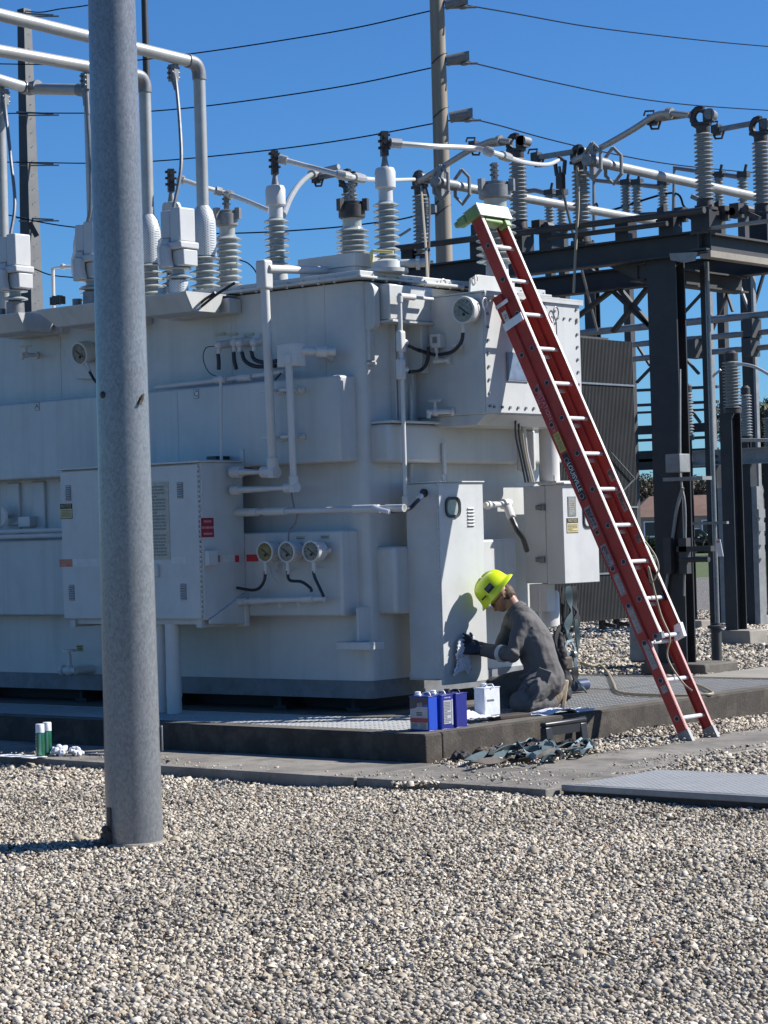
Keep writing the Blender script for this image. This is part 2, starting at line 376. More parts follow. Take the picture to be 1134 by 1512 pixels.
def scatter(n, lat, d0, d1):
    """uniform over the visible wedge between two distances (lat: half width per metre, to the left and the right)"""
    d = np.sqrt(RNG.uniform(d0*d0, d1*d1, n)); l = d*RNG.uniform(lat[0], lat[1], n)
    R2 = np.array((_r0.x, _r0.y)); F2 = np.array((-R2[1], R2[0])); P = np.array((CAM.x, CAM.y))+l[:, None]*R2+d[:, None]*F2
    return P[~on_hard(P)]
def spill(n):
    """a few stones kicked onto the walkway, mostly along its edges"""
    P = np.concatenate([np.stack([RNG.uniform(-4.5, 1.7, n), -.92+np.abs(RNG.normal(0, .16, n))], 1), np.stack([RNG.uniform(.2, 1.7, n//2), RNG.uniform(-.9, -.05, n//2)], 1), np.stack([.68+np.abs(RNG.normal(0, .1, n)), RNG.uniform(0, 4, n)], 1), np.stack([1.5-np.abs(RNG.normal(0, .08, n)), RNG.uniform(.3, 4, n)], 1)])
    return P[on_hard(P) & (P[:, 1] < 4)]
vs, fs, cs = [], [], []; off = 0
for P, s, k, zo in ((scatter(42000, (-.19, .19), 6.6, 8.5), .0086, 20, .0), (scatter(160000, (-.187, .187), 8.4, 15.4), .0101, 7, -.004), (scatter(16000, (-.185, .03), 15.3, 17.4), .013, 7, -.004),
                    (scatter(40000, (.0, .185), 14.6, 20.5), .014, 7, .046), (scatter(7000, (-.32, -.186), 6.2, 15), .017, 7, -.004), (scatter(6000, (.186, .32), 6.2, 15), .017, 7, -.004), (scatter(8000, (-.3, .3), 5.0, 6.6), .014, 7, -.004), (spill(320), .0085, 7, .072), (scatter(48000, (.03, .185), 20, 44), .024, 7, -.004)):
    v, f, c = stones(P, s, k, zo); vs.append(v); fs.append(f+off); cs.append(c); off += len(v)
v = np.concatenate(vs); f = np.concatenate(fs); c = np.concatenate(cs)
me = bpy.data.meshes.new('gravel'); me.vertices.add(len(v)); me.vertices.foreach_set('co', v.astype(np.float32).ravel())
me.loops.add(len(f)*3); me.loops.foreach_set('vertex_index', f.astype(np.int32).ravel())
me.polygons.add(len(f)); me.polygons.foreach_set('loop_start', np.arange(0, len(f)*3, 3, dtype=np.int32))
me.update(calc_edges=True)
ca = me.color_attributes.new('stone', 'FLOAT_COLOR', 'POINT'); ca.data.foreach_set('color', np.concatenate([c, np.ones((len(c), 1))], 1).astype(np.float32).ravel())
mg = bpy.data.materials.new('gravel_stone'); mg.use_nodes = True; T = mg.node_tree; b = T.nodes['Principled BSDF']; b.inputs['Roughness'].default_value = .85
an = T.nodes.new('ShaderNodeAttribute'); an.attribute_name = 'stone'; T.links.new(an.outputs['Color'], b.inputs['Base Color'])
me.materials.append(mg); go = bpy.data.objects.new('gravel', me); COL.objects.link(go)
tag(go, 'pale crushed stone gravel covering the yard round the concrete', 'gravel', kind='stuff')

# concrete walkways (slabs with joints), pad with its kerb, trench cover
mb = MB()
xs = [-9, -6.3, -4.05, -1.92, .15, 1.70]
for i in range(5): mb.box((xs[i]+.006, -.93-.012*(i % 2), -.16), (xs[i+1]-.006, -.015, -.002*(i % 3)))
tag(mb.build('concrete_walkway', M['walk'], bevel=.008), kind='structure')
mb = MB(); ys = [-.005, 2.3, 4.6, 7.0]
for i in range(3): mb.box((.60 if i == 0 else .66, ys[i]+.006, -.16), (1.52, ys[i+1]-.006, -.014-.003*i))
tag(mb.build('concrete_walkway', M['walk'], bevel=.008), kind='structure')
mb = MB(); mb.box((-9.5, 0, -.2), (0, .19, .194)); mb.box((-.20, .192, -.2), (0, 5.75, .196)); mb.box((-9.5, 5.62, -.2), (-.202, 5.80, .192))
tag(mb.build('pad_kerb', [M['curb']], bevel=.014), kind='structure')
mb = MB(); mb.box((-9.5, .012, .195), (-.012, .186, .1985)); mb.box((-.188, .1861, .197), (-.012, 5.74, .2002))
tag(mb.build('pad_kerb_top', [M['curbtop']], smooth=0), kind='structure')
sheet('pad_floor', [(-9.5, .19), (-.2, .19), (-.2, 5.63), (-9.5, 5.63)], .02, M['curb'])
mb = MB(); mb.box((-7.5, 1.05, .03), (-1.25, 4.2, .185)); tag(mb.build('transformer_plinth', M['curbtop'], bevel=.01), kind='structure')
GRATES = 'steel grating panels laid on the pad'
def grating(x0, x1, y0, y1, z, along, label, pitch=.045, cross=.10, name='grating_panel', group=GRATES, t=.007):
    g = empty(name, ((x0+x1)/2, (y0+y1)/2, z-.03), label, 'grating', group)
    mb = MB(); fr = MB()
    if along == 'y':
        n = int((x1-x0)/pitch)
        for i in range(n+1): x = x0+(x1-x0)*i/n; mb.box((x-t/2, y0, z-.03), (x+t/2, y1, z))
        k = int((y1-y0)/cross)
        for j in range(1, k): y = y0+(y1-y0)*j/k; mb.box((x0, y-.004, z-.012), (x1, y+.004, z-.001))
    else:
        n = int((y1-y0)/pitch)
        for i in range(n+1): y = y0+(y1-y0)*i/n; mb.box((x0, y-t/2, z-.03), (x1, y+t/2, z))
        k = int((x1-x0)/cross)
        for j in range(1, k): x = x0+(x1-x0)*j/k; mb.box((x-.004, y0, z-.012), (x+.004, y1, z-.001))
    tag(mb.build('bearing_bars', M['grate'], g, smooth=0), kind='stuff')
    fr.box((x0-.006, y0-.006, z-.035), (x1+.006, y0-.001, z+.001)); fr.build('edge_band', M['grate'], g, smooth=0)
    fr = MB(); fr.box((x0-.006, y1+.001, z-.035), (x1+.006, y1+.006, z+.001)); fr.build('edge_band', M['grate'], g, smooth=0); return g
xs = [-7.4, -5.4, -3.6, -2.2, -.205]
wh = ['leftmost grating panel in front of the transformer, deep in its shade', 'grating panel beside the two grey conduits under the control cabinet', 'grating panel in front of the transformer with stripes of sun', 'brightly sunlit grating panel behind the blue cans at the pad corner']
for i in range(4): grating(xs[i]+.01, xs[i+1]-.01, .20, 1.045, .19, 'y', wh[i])
ys = [1.06, 2.35, 3.9, 5.6]
wh = ['grating panel under the kneeling worker', 'grating panel crossed by the tan hose, behind the ladder foot', 'farthest grating panel of the pad, next to the far concrete slab']
for i in range(3): grating(-1.22, -.205, ys[i]+.01, ys[i+1]-.01, .19, 'y' if i == 0 else 'x', wh[i])
grating(-2.9, -1.24, 4.22, 5.6, .19, 'x', 'grating panel in the back corner of the pad beside the radiator')
tr = empty('trench_cover', (3.2, -.25, 0), 'flat galvanised trench cover with a pale steel edge in the gravel at the right', 'trench cover')
mb = MB(); mb.box((1.74, -.74, -.10), (5.0, .27, .004)); mb.build('cover_frame', M['curb'], tr)
mb = MB()
for j in range(38):
    for i in range(128): 
        x = 1.79+i*.025; y = -.695+j*.0245
        mb.obox((x, y, .0109), ((1, .7*(1-2*((i+j) % 2)), 0), (-.7*(1-2*((i+j) % 2)), 1, 0), EZ), (.0105, .0035, .0006))
tag(mb.build('tread_bars', mk('tread_steel', (.60, .60, .585), .7), tr, smooth=0), kind='stuff')
mb = MB(); mb.box((1.765, -.715, .002), (5.0, .25, .0105)); mb.build('cover_plate', mk('cover_plate', (.22, .22, .215), .75, noise=(5, .3)), tr, smooth=0)
mb = MB(); mb.box((1.72, -.80, -.026), (5.0, -.745, .014)); mb.build('edge_beam', M['galvbeam'], tr, bevel=.006); mb = MB(); mb.box((1.73, -.79, -.16), (5.0, -.75, -.0265)); mb.build('edge_kerb', M['curb'], tr)
mb = MB(); mb.box((-1.86, 6.1, -.2), (1.4, 7.75, .15)); tag(mb.build('concrete_slab', M['footing'], bevel=.015), kind='structure')
# ------------------------------------------------------------------ the transformer
X0, Y0, YS, XR = -1.68, 1.41, 1.21, -1.50       # tank faces and fronts of the stiffeners
TR = empty('power_transformer', (-4.4, 2.6, .2), 'large light grey power transformer on the concrete pad with bushings on top', 'transformer')
def outline(x0, x1, y0, y1, r, z):
    out = []
    for cx, cy, a0 in ((x1-r, y0+r, -90), (x1-r, y1-r, 0), (x0+r, y1-r, 90), (x0+r, y0+r, 180)):
        for k in range(6):
            a = math.radians(a0+18*k); out.append((cx+r*math.cos(a), cy+r*math.sin(a), z))
    return out
mb = MB(); mb.prism(outline(-7.6, X0, Y0, 3.80, .07, .44), (0, 0, 3.17)); mb.build('tank', M['tank'], TR, smooth=50)
mb = MB(); mb.prism(outline(-7.62, X0+.012, Y0-.012, 3.81, .08, .30), (0, 0, .139)); mb.build('base_band', M['band'], TR, smooth=50)
mb = MB(); mb.box((-7.4, 1.75, .186), (-1.95, 3.6, .299)); mb.build('skid', M['void'], TR)  # block fills the dark gap; its near-black stands for the shade
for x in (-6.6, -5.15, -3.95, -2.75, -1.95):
    mb = MB(); mb.box((x-.07, 1.50, .186), (x+.07, 1.74, .215)); mb.box((x-.02, 1.5, .215), (x+.02, 1.74, .298)); mb.build('foot', M['void'], TR)  # feet coloured like the shaded gap so they sink into it
mb = MB(); mb.box((-7.7, Y0-.09, 3.625), (X0+.09, 3.90, 3.648)); mb.box((-7.66, Y0-.05, 3.6485), (X0+.05, 3.86, 3.69))
mb.build('cover', M['tank'], TR, bevel=.006)
mb = MB()
for i in range(34):
    x = -7.5+i*.17; mb.cyl((x, Y0-.06, 3.61), (x, Y0-.06, 3.662), .011, 6)
for i in range(15):
    y = 1.5+i*.165; mb.cyl((X0+.065, y, 3.61), (X0+.065, y, 3.662), .011, 6)
mb.build('cover_bolts', M['tank'], TR)['kind'] = 'stuff'
# stiffeners of the long face
def stiff(x0, x1, z0, z1, name='stiffener'):
    mb = MB(); mb.box((x0, YS, z0), (x1, Y0+.03, z1)); return mb.build(name, M['tank'], TR, bevel=.018)
stiff(-7.6, -1.757, 2.18, 2.865); stiff(-7.6, -1.775, .962, 1.64)
mb = MB()
for i in range(9):
    x = -7.3+i*.34
    if x < -4.4: mb.box((x, Y0-.028, 1.66), (x+.17, Y0+.01, 2.16))
mb.build('corrugated_panel', M['tank'], TR, bevel=.008)
mb = MB(); mb.tube([(-7.6, 1.17, 1.672), (-4.45, 1.17, 1.672)], .022); mb.tube([(-7.6, 1.17, 1.72), (-4.45, 1.17, 1.72)], .02); mb.build('conduit', M['pipe'], TR)
# stiffeners of the short face
for z0, z1, y0, y1 in ((2.165, 2.475, 1.50, 3.86), (.965, 1.50, 1.53, 2.02)):
    mb = MB(); mb.box((X0-.03, y0, z0), (XR, y1, z1)); mb.build('stiffener', M['tank'], TR, bevel=.03, seg=3)
mb = MB(); mb.box((X0, 2.66, .965), (XR+.02, 3.12, 1.53)); mb.build('stiffener', M['tank'], TR, bevel=.02)
mb = MB(); mb.box((X0-.01, 1.50, 2.478), (XR+.045, 3.87, 2.498)); mb.build('ledge', M['tank'], TR, bevel=.005)
mb = MB(); mb.box((X0-.03, 1.56, 3.30), (XR, 2.12, 3.585)); mb.build('stiffener', M['tank'], TR, bevel=.012)
mb = MB(); mb.box((X0-.01, 1.55, 3.278), (XR+.03, 2.12, 3.298)); mb.build('ledge', M['tank'], TR, bevel=.004)
for y in (1.76, 1.80, 1.98): 
    mb = MB(); mb.box((X0-.01, y, 2.50), (X0+.05, y+.016, 3.276)); mb.build('rib', M['tank'], TR)
# lifting lug at the corner, slotted guide below it
mb = MB(); p = [(X0-.02, 1.47, 3.22)]
for a in range(0, 91, 15): p.append((X0+.01+.085*math.sin(math.radians(a)), 1.47, 3.27-.05*math.cos(math.radians(a))))
for a in range(0, 91, 15): p.append((X0+.02+.075*math.cos(math.radians(a)), 1.47, 3.51+.10*math.sin(math.radians(a))))
p.append((X0-.02, 1.47, 3.61)); mb.prism(p, (0, .075, 0)); mb.build('lifting_lug', M['tank'], TR, bevel=.008)
mb = MB(); mb.box((X0-.02, 1.475, 2.98), (X0+.03, 1.545, 3.30)); mb.build('guide_bar', M['tank'], TR, bevel=.01)
mb = MB(); mb.box((X0-.02, 1.46, 2.945), (X0+.035, 1.56, 2.972)); mb.build('guide_foot', M['tank'], TR, bevel=.008)
# weld seams
mb = MB()
for x in (-2.06, -3.1, -5.2): mb.box((x, Y0-.003, 2.87), (x+.008, Y0+.002, 3.62))
for x in (-3.55, -5.9): mb.box((x, YS-.003, 2.2), (x+.006, YS+.002, 2.85))
mb.build('weld_seam', M['tank'], TR)
# jacking pad near the corner
c = at(538, 952, y=1.36)
mb = MB(); mb.box((c.x-.17, 1.22, c.z-.035), (c.x+.17, 1.40, c.z+.028)); mb.build('jacking_pad', M['tank'], TR, bevel=.006)
q = at(538, 885, y=1.33); mb = MB(); mb.box((c.x-.002, 1.27, c.z+.029), (c.x+.022, 1.405, q.z-.06)); mb.build('jacking_rib', M['tank'], TR, bevel=.006)

# gauge: ring, dial, conduit boss; axis looks out of its face
def gauge(c, ax, r, depth, dial, needle=True, name='gauge'):
    c = V(c); ax = V(ax).normalized()
    mb = MB(); mb.lathe([(r*.62, -depth), (r*.9, -depth*.9), (r*.98, -depth*.3), (r, 0), (r*.97, .012), (r*.84, .014), (r*.82, .004)], c, ax, 28)
    g = mb.build(name, M['pipe'], TR)
    mb = MB(); mb.lathe([(r*.83, .003), (r*.83, .0055)], c, ax, 28); mb.build('dial', dial, g)
    a = ax.cross(EZ).normalized(); b = a.cross(ax)
    mb = MB(); mb.obox(c+ax*.008+b*(-.02*r), (a*.8+b*.6, ax, b*.8-a*.6), (r*.5, .001, r*.045)); mb.ball(c+ax*.008-b*r*.3, r*.12)
    for k in range(9):
        t = math.radians(-30+k*30); d = a*math.cos(t)+b*math.sin(t); mb.obox(c+ax*.0075+d*r*.66, (d, ax, d.cross(ax)), (r*.07, .0008, r*.02))
    mb.build('needle', M['ink'], g); return g
def flex(pts, r=.013, name='flexible_conduit', mat='rubber', n=10):
    mb = MB(); mb.tube(bez(pts, 8), r, n); return mb.build(name, M[mat], TR)
def conduit(px, y=None, x=None, r=.025, name='conduit', mat='pipe', joints=(), n=12, els=True):
    P = [at(u, v, y=y, x=x) for u, v in px]; mb = MB(); mb.tube(P, r, n)
    if els:
        for p, q in ((P[0], P[1]), (P[-1], P[-2])):
            d = (q-p).normalized(); mb.tube([p, p+d*r*2.6], r*1.3, n)
        for i in range(1, len(P)-1):
            for q in (P[i-1], P[i+1]):
                d = (q-P[i]).normalized(); mb.tube([P[i]-d*r*1.25, P[i]+d*r*3.0], r*1.32, n)
    for t in joints:
        q = P[0].lerp(P[-1], t); d = (P[-1]-P[0]).normalized(); mb.tube([q-d*r*1.6, q+d*r*1.6], r*1.3, n)
    return mb.build(name, M[mat], TR)

# ---- control cabinet on the long face
YC = .70; a = at(88, 693, y=YC); b = at(299, 916, y=YC); cx0, cx1, cz0, cz1 = a.x, b.x, b.z, 2.215
mb = MB(); mb.box((cx0, YC+.022, cz0), (cx1+.006, YS-.003, cz1)); cab = mb.build('control_cabinet', M['cabinet'], TR, bevel=.006)
mid = (cx0+cx1)/2-.03
for x0, x1 in ((cx0+.004, mid-.004), (mid+.004, cx1-.018)):
    mb = MB(); mb.box((x0, YC, cz0+.012), (x1, YC+.019, cz1-.012)); mb.build('door', M['cabinet'], cab, bevel=.004)
mb = MB(); mb.box((cx0-.02, YC-.02, cz1+.001), (cx1+.02, YS-.004, cz1+.018)); mb.build('rain_hood', M['cabinet'], cab, bevel=.004)
def louvre(c, right, out, parent, w=.06, rows=7, pitch=.019, mat='cabinet'):
    mb = MB(); right, out = V(right), V(out)
    for i in range(rows):
        z = (i-(rows-1)/2)*pitch; p = V(c)+EZ*z
        mb.obox(p+out*.005, (right, out*.8-EZ*.55, EZ*.8+out*.55), (w/2, .0085, .0022))
    return mb.build('louvre', M[mat], parent, smooth=0)
for u, v in ((101, 728), (266, 724), (106, 875), (271, 874)):
    louvre(at(u, v, y=YC), EX, -EY, cab)
    mb = MB(); c = at(u, v, y=YC); mb.box((c.x-.034, YC-.0012, c.z-.066), (c.x+.034, YC-.0003, c.z+.066)); mb.build('louvre_recess', M['band'], cab, smooth=0)
def sign(c, right, out, w, h, parent, kind):
    """small printed plates: kind = notice, caution, red"""
    right, out = V(right), V(out); up = EZ; c = V(c)
    def plate(cc, ww, hh, mat, nm, e=.003):
        m_ = MB(); m_.obox(cc+out*e/2, (right, out, up), (ww/2, e/2, hh/2)); return m_.build(nm, M[mat], parent, smooth=0)
    if kind == 'notice':
        plate(c, w, h, 'ink', 'notice_sign', .002); plate(c-up*h*.145, w*.95, h*.62, 'noticey', 'notice_panel', .0035)
        text('notice_lettering', 'NOTICE', c+up*h*.34+out*.0045, right, up, h*.21, M['noticey'], parent, sx=.92)
        m_ = scribble(MB(), c-up*h*.145+out*.0042, right, up, w*.8, h*.5, 5, int(w*1e4)); m_.build('notice_small_print', M['dullink'], parent, smooth=0)
    elif kind == 'red':
        plate(c, w, h, 'white', 'warning_sign', .002); plate(c, w*.95, h*.96, 'signred', 'warning_panel', .0035)
        for k, (rw, sd) in enumerate(((.55, 3), (.9, 8), (.62, 5))):
            m_ = scribble(MB(), c+up*h*(.30-.30*k)+out*.0044, right, up, w*rw, h*.2, 1, sd); m_.build('warning_lettering', M['pinkink'], parent, smooth=0)
    else:
        plate(c, w, h, 'noticey', 'caution_sign', .003)
        m_ = scribble(MB(), c+out*.0042, right, up, w*.8, h*.8, 3, 4); m_.build('caution_lettering', M['ink'], parent, smooth=0)
sign(at(98, 755, y=YC), EX, -EY, .148, .128, cab, 'notice')
a = at(231, 712, y=YC); b = at(252, 826, y=YC)
mb = MB(); mb.box((a.x-.09, YC-.004, b.z), (b.x, YC-.0005, a.z)); pl = mb.build('name_plate', M['plate'], cab)
m_ = scribble(MB(), V(((a.x+b.x)/2-.045, YC-.0045, (a.z+b.z)/2)), EX, EZ, .15, (a.z-b.z)*.92, 22, 9); m_.build('plate_print', M['plategrey'], cab, smooth=0)
a = at(88, 826, y=YC); b = at(150, 836, y=YC); mb = MB(); mb.box((a.x, YC-.002, b.z), (a.x+.16, YC-.0004, a.z)); mb.build('tape_strip', M['tapeorange'], cab)
mb = MB(); mb.box((a.x+.162, YC-.002, b.z), (b.x+.06, YC-.0004, a.z)); mb.build('tape_strip', M['tapewhite'], cab)
a = at(254, 823, y=YC); b = at(276, 832, y=YC); mb = MB(); mb.box((a.x, YC-.002, b.z), (b.x, YC-.0004, a.z)); mb.build('tape_strip', M['tapewhite'], cab)
mb = MB(); c = at(233, 843, y=YC); mb.box((c.x-.02, YC-.028, c.z-.05), (c.x+.02, YC, c.z+.05)); mb.build('handle', M['cabinet'], cab, bevel=.006)
mb = MB()
for i in range(30):
    z = cz0+.05+i*(cz1-cz0-.1)/29; mb.box((cx1-.016, YC+.004, z-.011), (cx1-.004, YC+.020, z+.009))
mb.build('hinge', M['pipe'], cab, smooth=0)['kind'] = 'stuff'
xs_ = cx1+.0065
sign(at(306, 779, x=xs_), EY, EX, .155, .165, cab, 'red')
c = at(309, 824, x=xs_); mb = MB(); mb.box((xs_, c.y-.06, c.z-.062), (xs_+.05, c.y+.05, c.z+.062)); mb.build('switch_box', M['cabinet'], cab, bevel=.006)
for u0, u1, mt in ((317, 325, 'tapeorange'), (326, 346, 'tapewhite'), (347, 353, 'tapered')):
    a = at(u0, 820, x=xs_); b = at(u1, 830, x=xs_); mb = MB(); mb.box((xs_, a.y, b.z), (xs_+.0015, b.y, a.z)); mb.build('tape_strip', M[mt], cab)
mb = MB(); mb.box((cx0+.1, YC+.05, cz0-.035), (cx1-.05, YC+.12, cz0-.001))
for x in (cx0+.05, cx0+.6, cx1-.1): mb.box((x, YC+.03, cz0-.06), (x+.06, YS, cz0-.0005))
mb.build('support_bracket', M['tank'], cab)
mb = MB(); mb.prism([(cx1+.01, YC+.06, cz0+.002), (cx1+.01, YS-.005, cz0+.21), (cx1+.01, YS-.005, cz0-.05), (cx1+.01, YC+.06, cz0-.03)], (.02, 0, 0)); mb.build('support_bracket', M['tank'], cab)
a, b = LB(331, 893, 367, 925, YS-.02, .0); mb = MB(); mb.box((a[0], YS-.05, b[2]), (b[0], YS-.001, a[2])); mb.build('junction_box', M['pipe'], TR, bevel=.006)
# tall grey conduit pillars below the cabinet
for (u, v), z1 in (((258, 1052), cz0-.03), ((241, 1050), cz0-.03)):
    c = at(u, v, z=.197); mb = MB(); mb.cyl((c.x, c.y, .19), (c.x, c.y, z1), .062, 20); mb.cyl((c.x, c.y, .325), (c.x, c.y, .44), .066, 20); mb.build('cable_duct', M['pipe'], TR)
# thin conduit in front of the cabinet's side
P = [at(326, 560, y=1.10), at(327, 690, y=1.05), at(328, 920, y=1.05)]; mb = MB(); mb.tube(P, .013); mb.tube([P[2]+EZ*.06, P[2]-EZ*.03], .022); mb.ball(P[0], .032); mb.build('conduit', M['pipe'], TR)
c = at(312, 676, y=1.06); mb = MB(); mb.box((c.x-.035, 1.04, c.z-.014), (c.x+.07, 1.2, c.z+.012)); mb.build('clamp', M['black'], TR)
c = at(358, 676, y=YS); mb = MB(); mb.box((c.x-.02, YS-.012, c.z-.09), (c.x+.02, YS-.0005, c.z+.07)); mb.box((c.x-.06, YS-.03, c.z-.11), (c.x+.03, YS-.0135, c.z-.07)); mb.build('bracket', M['pipe'], TR, bevel=.004)

# ---- conduits between the cabinet and the tank
yv = 1.03
conduit([(343, 697), (403, 697), (390, 398), (452, 399)][0:3], y=yv, r=.037)
P = [at(390, 398, y=yv)]; mb = MB(); mb.box((P[0].x-.05, yv-.055, P[0].z-.16), (P[0].x+.055, yv+.05, P[0].z+.075)); mb.build('conduit_body', M['pipe'], TR, bevel=.02, seg=3)
a = at(396, 397, y=yv); mb = MB(); mb.tube([a, (a.x+.02, 2.05, a.z+.05)], .034, 14); mb.build('conduit', M['pipe'], TR)
conduit([(343, 724), (434, 720), (426, 524)], y=yv, r=.030)
a, b = LB(408, 508, 437, 540, 1.02, .12); mb = MB(); mb.box(a, b); mb.build('junction_box', M['pipe'], TR, bevel=.008)
mb = MB(); p = at(432, 518, y=1.06); mb.tube([p, (p.x+.24, 1.30, p.z-.015)], .034, 14); mb.tube([(p.x+.13, 1.19, p.z-.01), (p.x+.19, 1.25, p.z-.013)], .046, 14); mb.cyl((p.x+.1, 1.3, p.z), (p.x+.1, 1.42, p.z-.06), .03); mb.build('conduit', M['pipe'], TR)
for u, v in ((411, 577), (440, 576), (414, 646), (441, 645)):
    c = at(u, v, y=YS-.02); mb = MB(); mb.box((c.x-.025, YS-.025, c.z-.028), (c.x+.06, YS-.001, c.z+.022)); mb.box((c.x-.085, 1.06, c.z-.012), (c.x+.01, 1.09, c.z+.012)); mb.box((c.x-.01, 1.07, c.z-.011), (c.x+.01, YS-.02, c.z+.011)); mb.cyl((c.x+.035, YS-.05, c.z), (c.x+.035, YS-.02, c.z), .016, 8); mb.build('pipe_clamp', M['pipe'], TR, bevel=.004)
# long horizontal run under the upper stiffener, to the elbow below the corner riser
mb = MB(); a, b = at(342, 757, y=1.12), at(597, 750, y=1.12); mb.tube([a, b], .024, 14)
for t0, t1, r in ((.0, .16, .034), (.2, .33, .034), (.72, .86, .034), (.90, 1.0, .030)): mb.tube([a.lerp(b, t0), a.lerp(b, t1)], r, 14)
mb.build('conduit', M['pipe'], TR)
mb = MB(); a, b = at(338, 889, y=1.10), at(478, 884, y=1.10); mb.tube([a, b], .024, 14)
for t0, t1, r in ((.0, .18, .032), (.24, .36, .031), (.78, .90, .032)): mb.tube([a.lerp(b, t0), a.lerp(b, t1)], r, 14)
for t in (.52, .72): p = a.lerp(b, t); mb.tube([p, p-EZ*.05+EY*.03], .014, 8)
mb.build('conduit', M['pipe'], TR)
# three temperature gauges on the lower stiffener
for u, v, mt, ux, uy, lead in ((392, 815, 'dial', 392, 842, [(392, 836), (390, 858), (377, 871), (350, 868)]), (424, 815, 'dialgrey', 425, 842, [(425, 838), (427, 856), (445, 859), (458, 868), (460, 874)]), (460, 814, 'dialgrey', 463, 842, [(463, 836), (464, 850), (472, 868), (478, 881)])):
    c = at(u, v, y=1.05); gauge(c, (.06, -1, -.03), .088, .12, M[mt])
    mb = MB(); p = at(ux, uy-8, y=1.07); mb.cyl(p+EZ*.03, p-EZ*.05, .017, 10); mb.cyl(p-EZ*.05, p-EZ*.075, .012, 10); mb.build('gauge_boss', M['pipe'], TR)
    flex([at(x, y, y=1.07) for x, y in lead], .0125)
    mb = MB(); mb.cyl((c.x+.02, 1.1, c.z), (c.x+.04, YS+.01, c.z), .03, 12); mb.cyl((c.x+.02, 1.15, c.z+.002), (c.x+.11, 1.15, c.z+.002), .014, 8); mb.build('gauge_stem', M['pipe'], TR)
a = at(364, 819, y=YS); b = at(379, 829, y=YS); mb = MB(); mb.box((a.x, YS-.002, b.z), (b.x+.02, YS-.0003, a.z)); mb.build('tape_strip', M['tapered'], TR)
for u, v in ((444, 794), (480, 793)):
    c = at(u, v, y=YS); mb = MB(); mb.box((c.x-.045, YS-.003, c.z-.014), (c.x+.045, YS-.0003, c.z+.014)); g = mb.build('tag_plate', M['plate'], TR)
    m_ = scribble(MB(), c-EY*.0035, EX, EZ, .075, .02, 2, u); m_.build('tag_print', M['dullink'], g, smooth=0)
# loose coil of sensor wire behind the gauges
ring = []
for k in range(60):
    t = k*.35; p = at(414, 838, y=1.15); ring.append(p+EX*(.045+.008*math.sin(k*.9))*math.cos(t)+EZ*(.055+.01*math.cos(k*1.3))*math.sin(t)+EY*.004*math.sin(k))
mb = MB(); mb.tube(ring, .004, 6); mb.build('coiled_wire', M['cable'], TR)
mb = MB(); mb.tube(bez([at(x, y, y=1.12) for x, y in ((429, 720), (434, 748), (439, 756), (436, 772), (427, 785), (426, 800))], 6), .007, 6); mb.build('sensor_wire', M['clampgrey'], TR)
mb = MB(); mb.tube(bez([at(x, y, y=1.14) for x, y in ((398, 834), (402, 850), (413, 862), (420, 854), (424, 846), (448, 836), (490, 840))], 6), .004, 6); mb.build('sensor_wire', M['cable'], TR)

# four lead entries with black flexible conduit high on the long face
rail = MB()
for u in (326, 344, 368, 392): 
    c = at(u, 494, y=Y0); rail.box((c.x-.055, Y0-.012, c.z-.010), (c.x+.055, Y0-.001, c.z+.012))
rail.build('tag_plate', M['plate'], TR)
for u, v, path in ((323, 510, [(322, 522), (323, 535), (323, 546)]), (346, 506, [(345, 520), (346, 533), (349, 545)]), (354, 507, [(357, 520), (362, 533), (378, 541), (407, 540)]), (375, 506, [(371, 518), (375, 530), (390, 535), (409, 533)])):
    c = at(u, v, y=1.30); mb = MB(); mb.ball(c, .038, 12); mb.cyl(c, (c.x+.03, Y0, c.z+.02), .032, 12); mb.cyl(c, c-EZ*.07, .02, 10); mb.build('lead_entry', M['pipe'], TR)
    flex([at(x, y, y=1.30) for x, y in path], .017)
mb = MB(); mb.tube([at(230, 572, y=1.26), at(320, 562, y=1.26), at(420, 549, y=1.26)], .02, 10); mb.tube([at(318, 561, y=1.25), at(335, 560, y=1.25)], .032, 10); mb.tube([at(352, 558, y=1.25), at(372, 557, y=1.25)], .03, 10); mb.build('conduit', M['pipe'], TR)
mb = MB(); mb.tube(bez([at(x, y, y=1.28) for x, y in ((318, 511), (304, 514), (300, 530), (308, 549), (322, 557))], 8), .004, 6); mb.build('sensor_wire', M['rubber'], TR)
mb = MB(); mb.tube(bez([at(x, y, y=1.24) for x, y in ((415, 551), (406, 562), (403, 574), (401, 586))], 6), .007, 6); mb.build('sensor_wire', M['rubber'], TR)

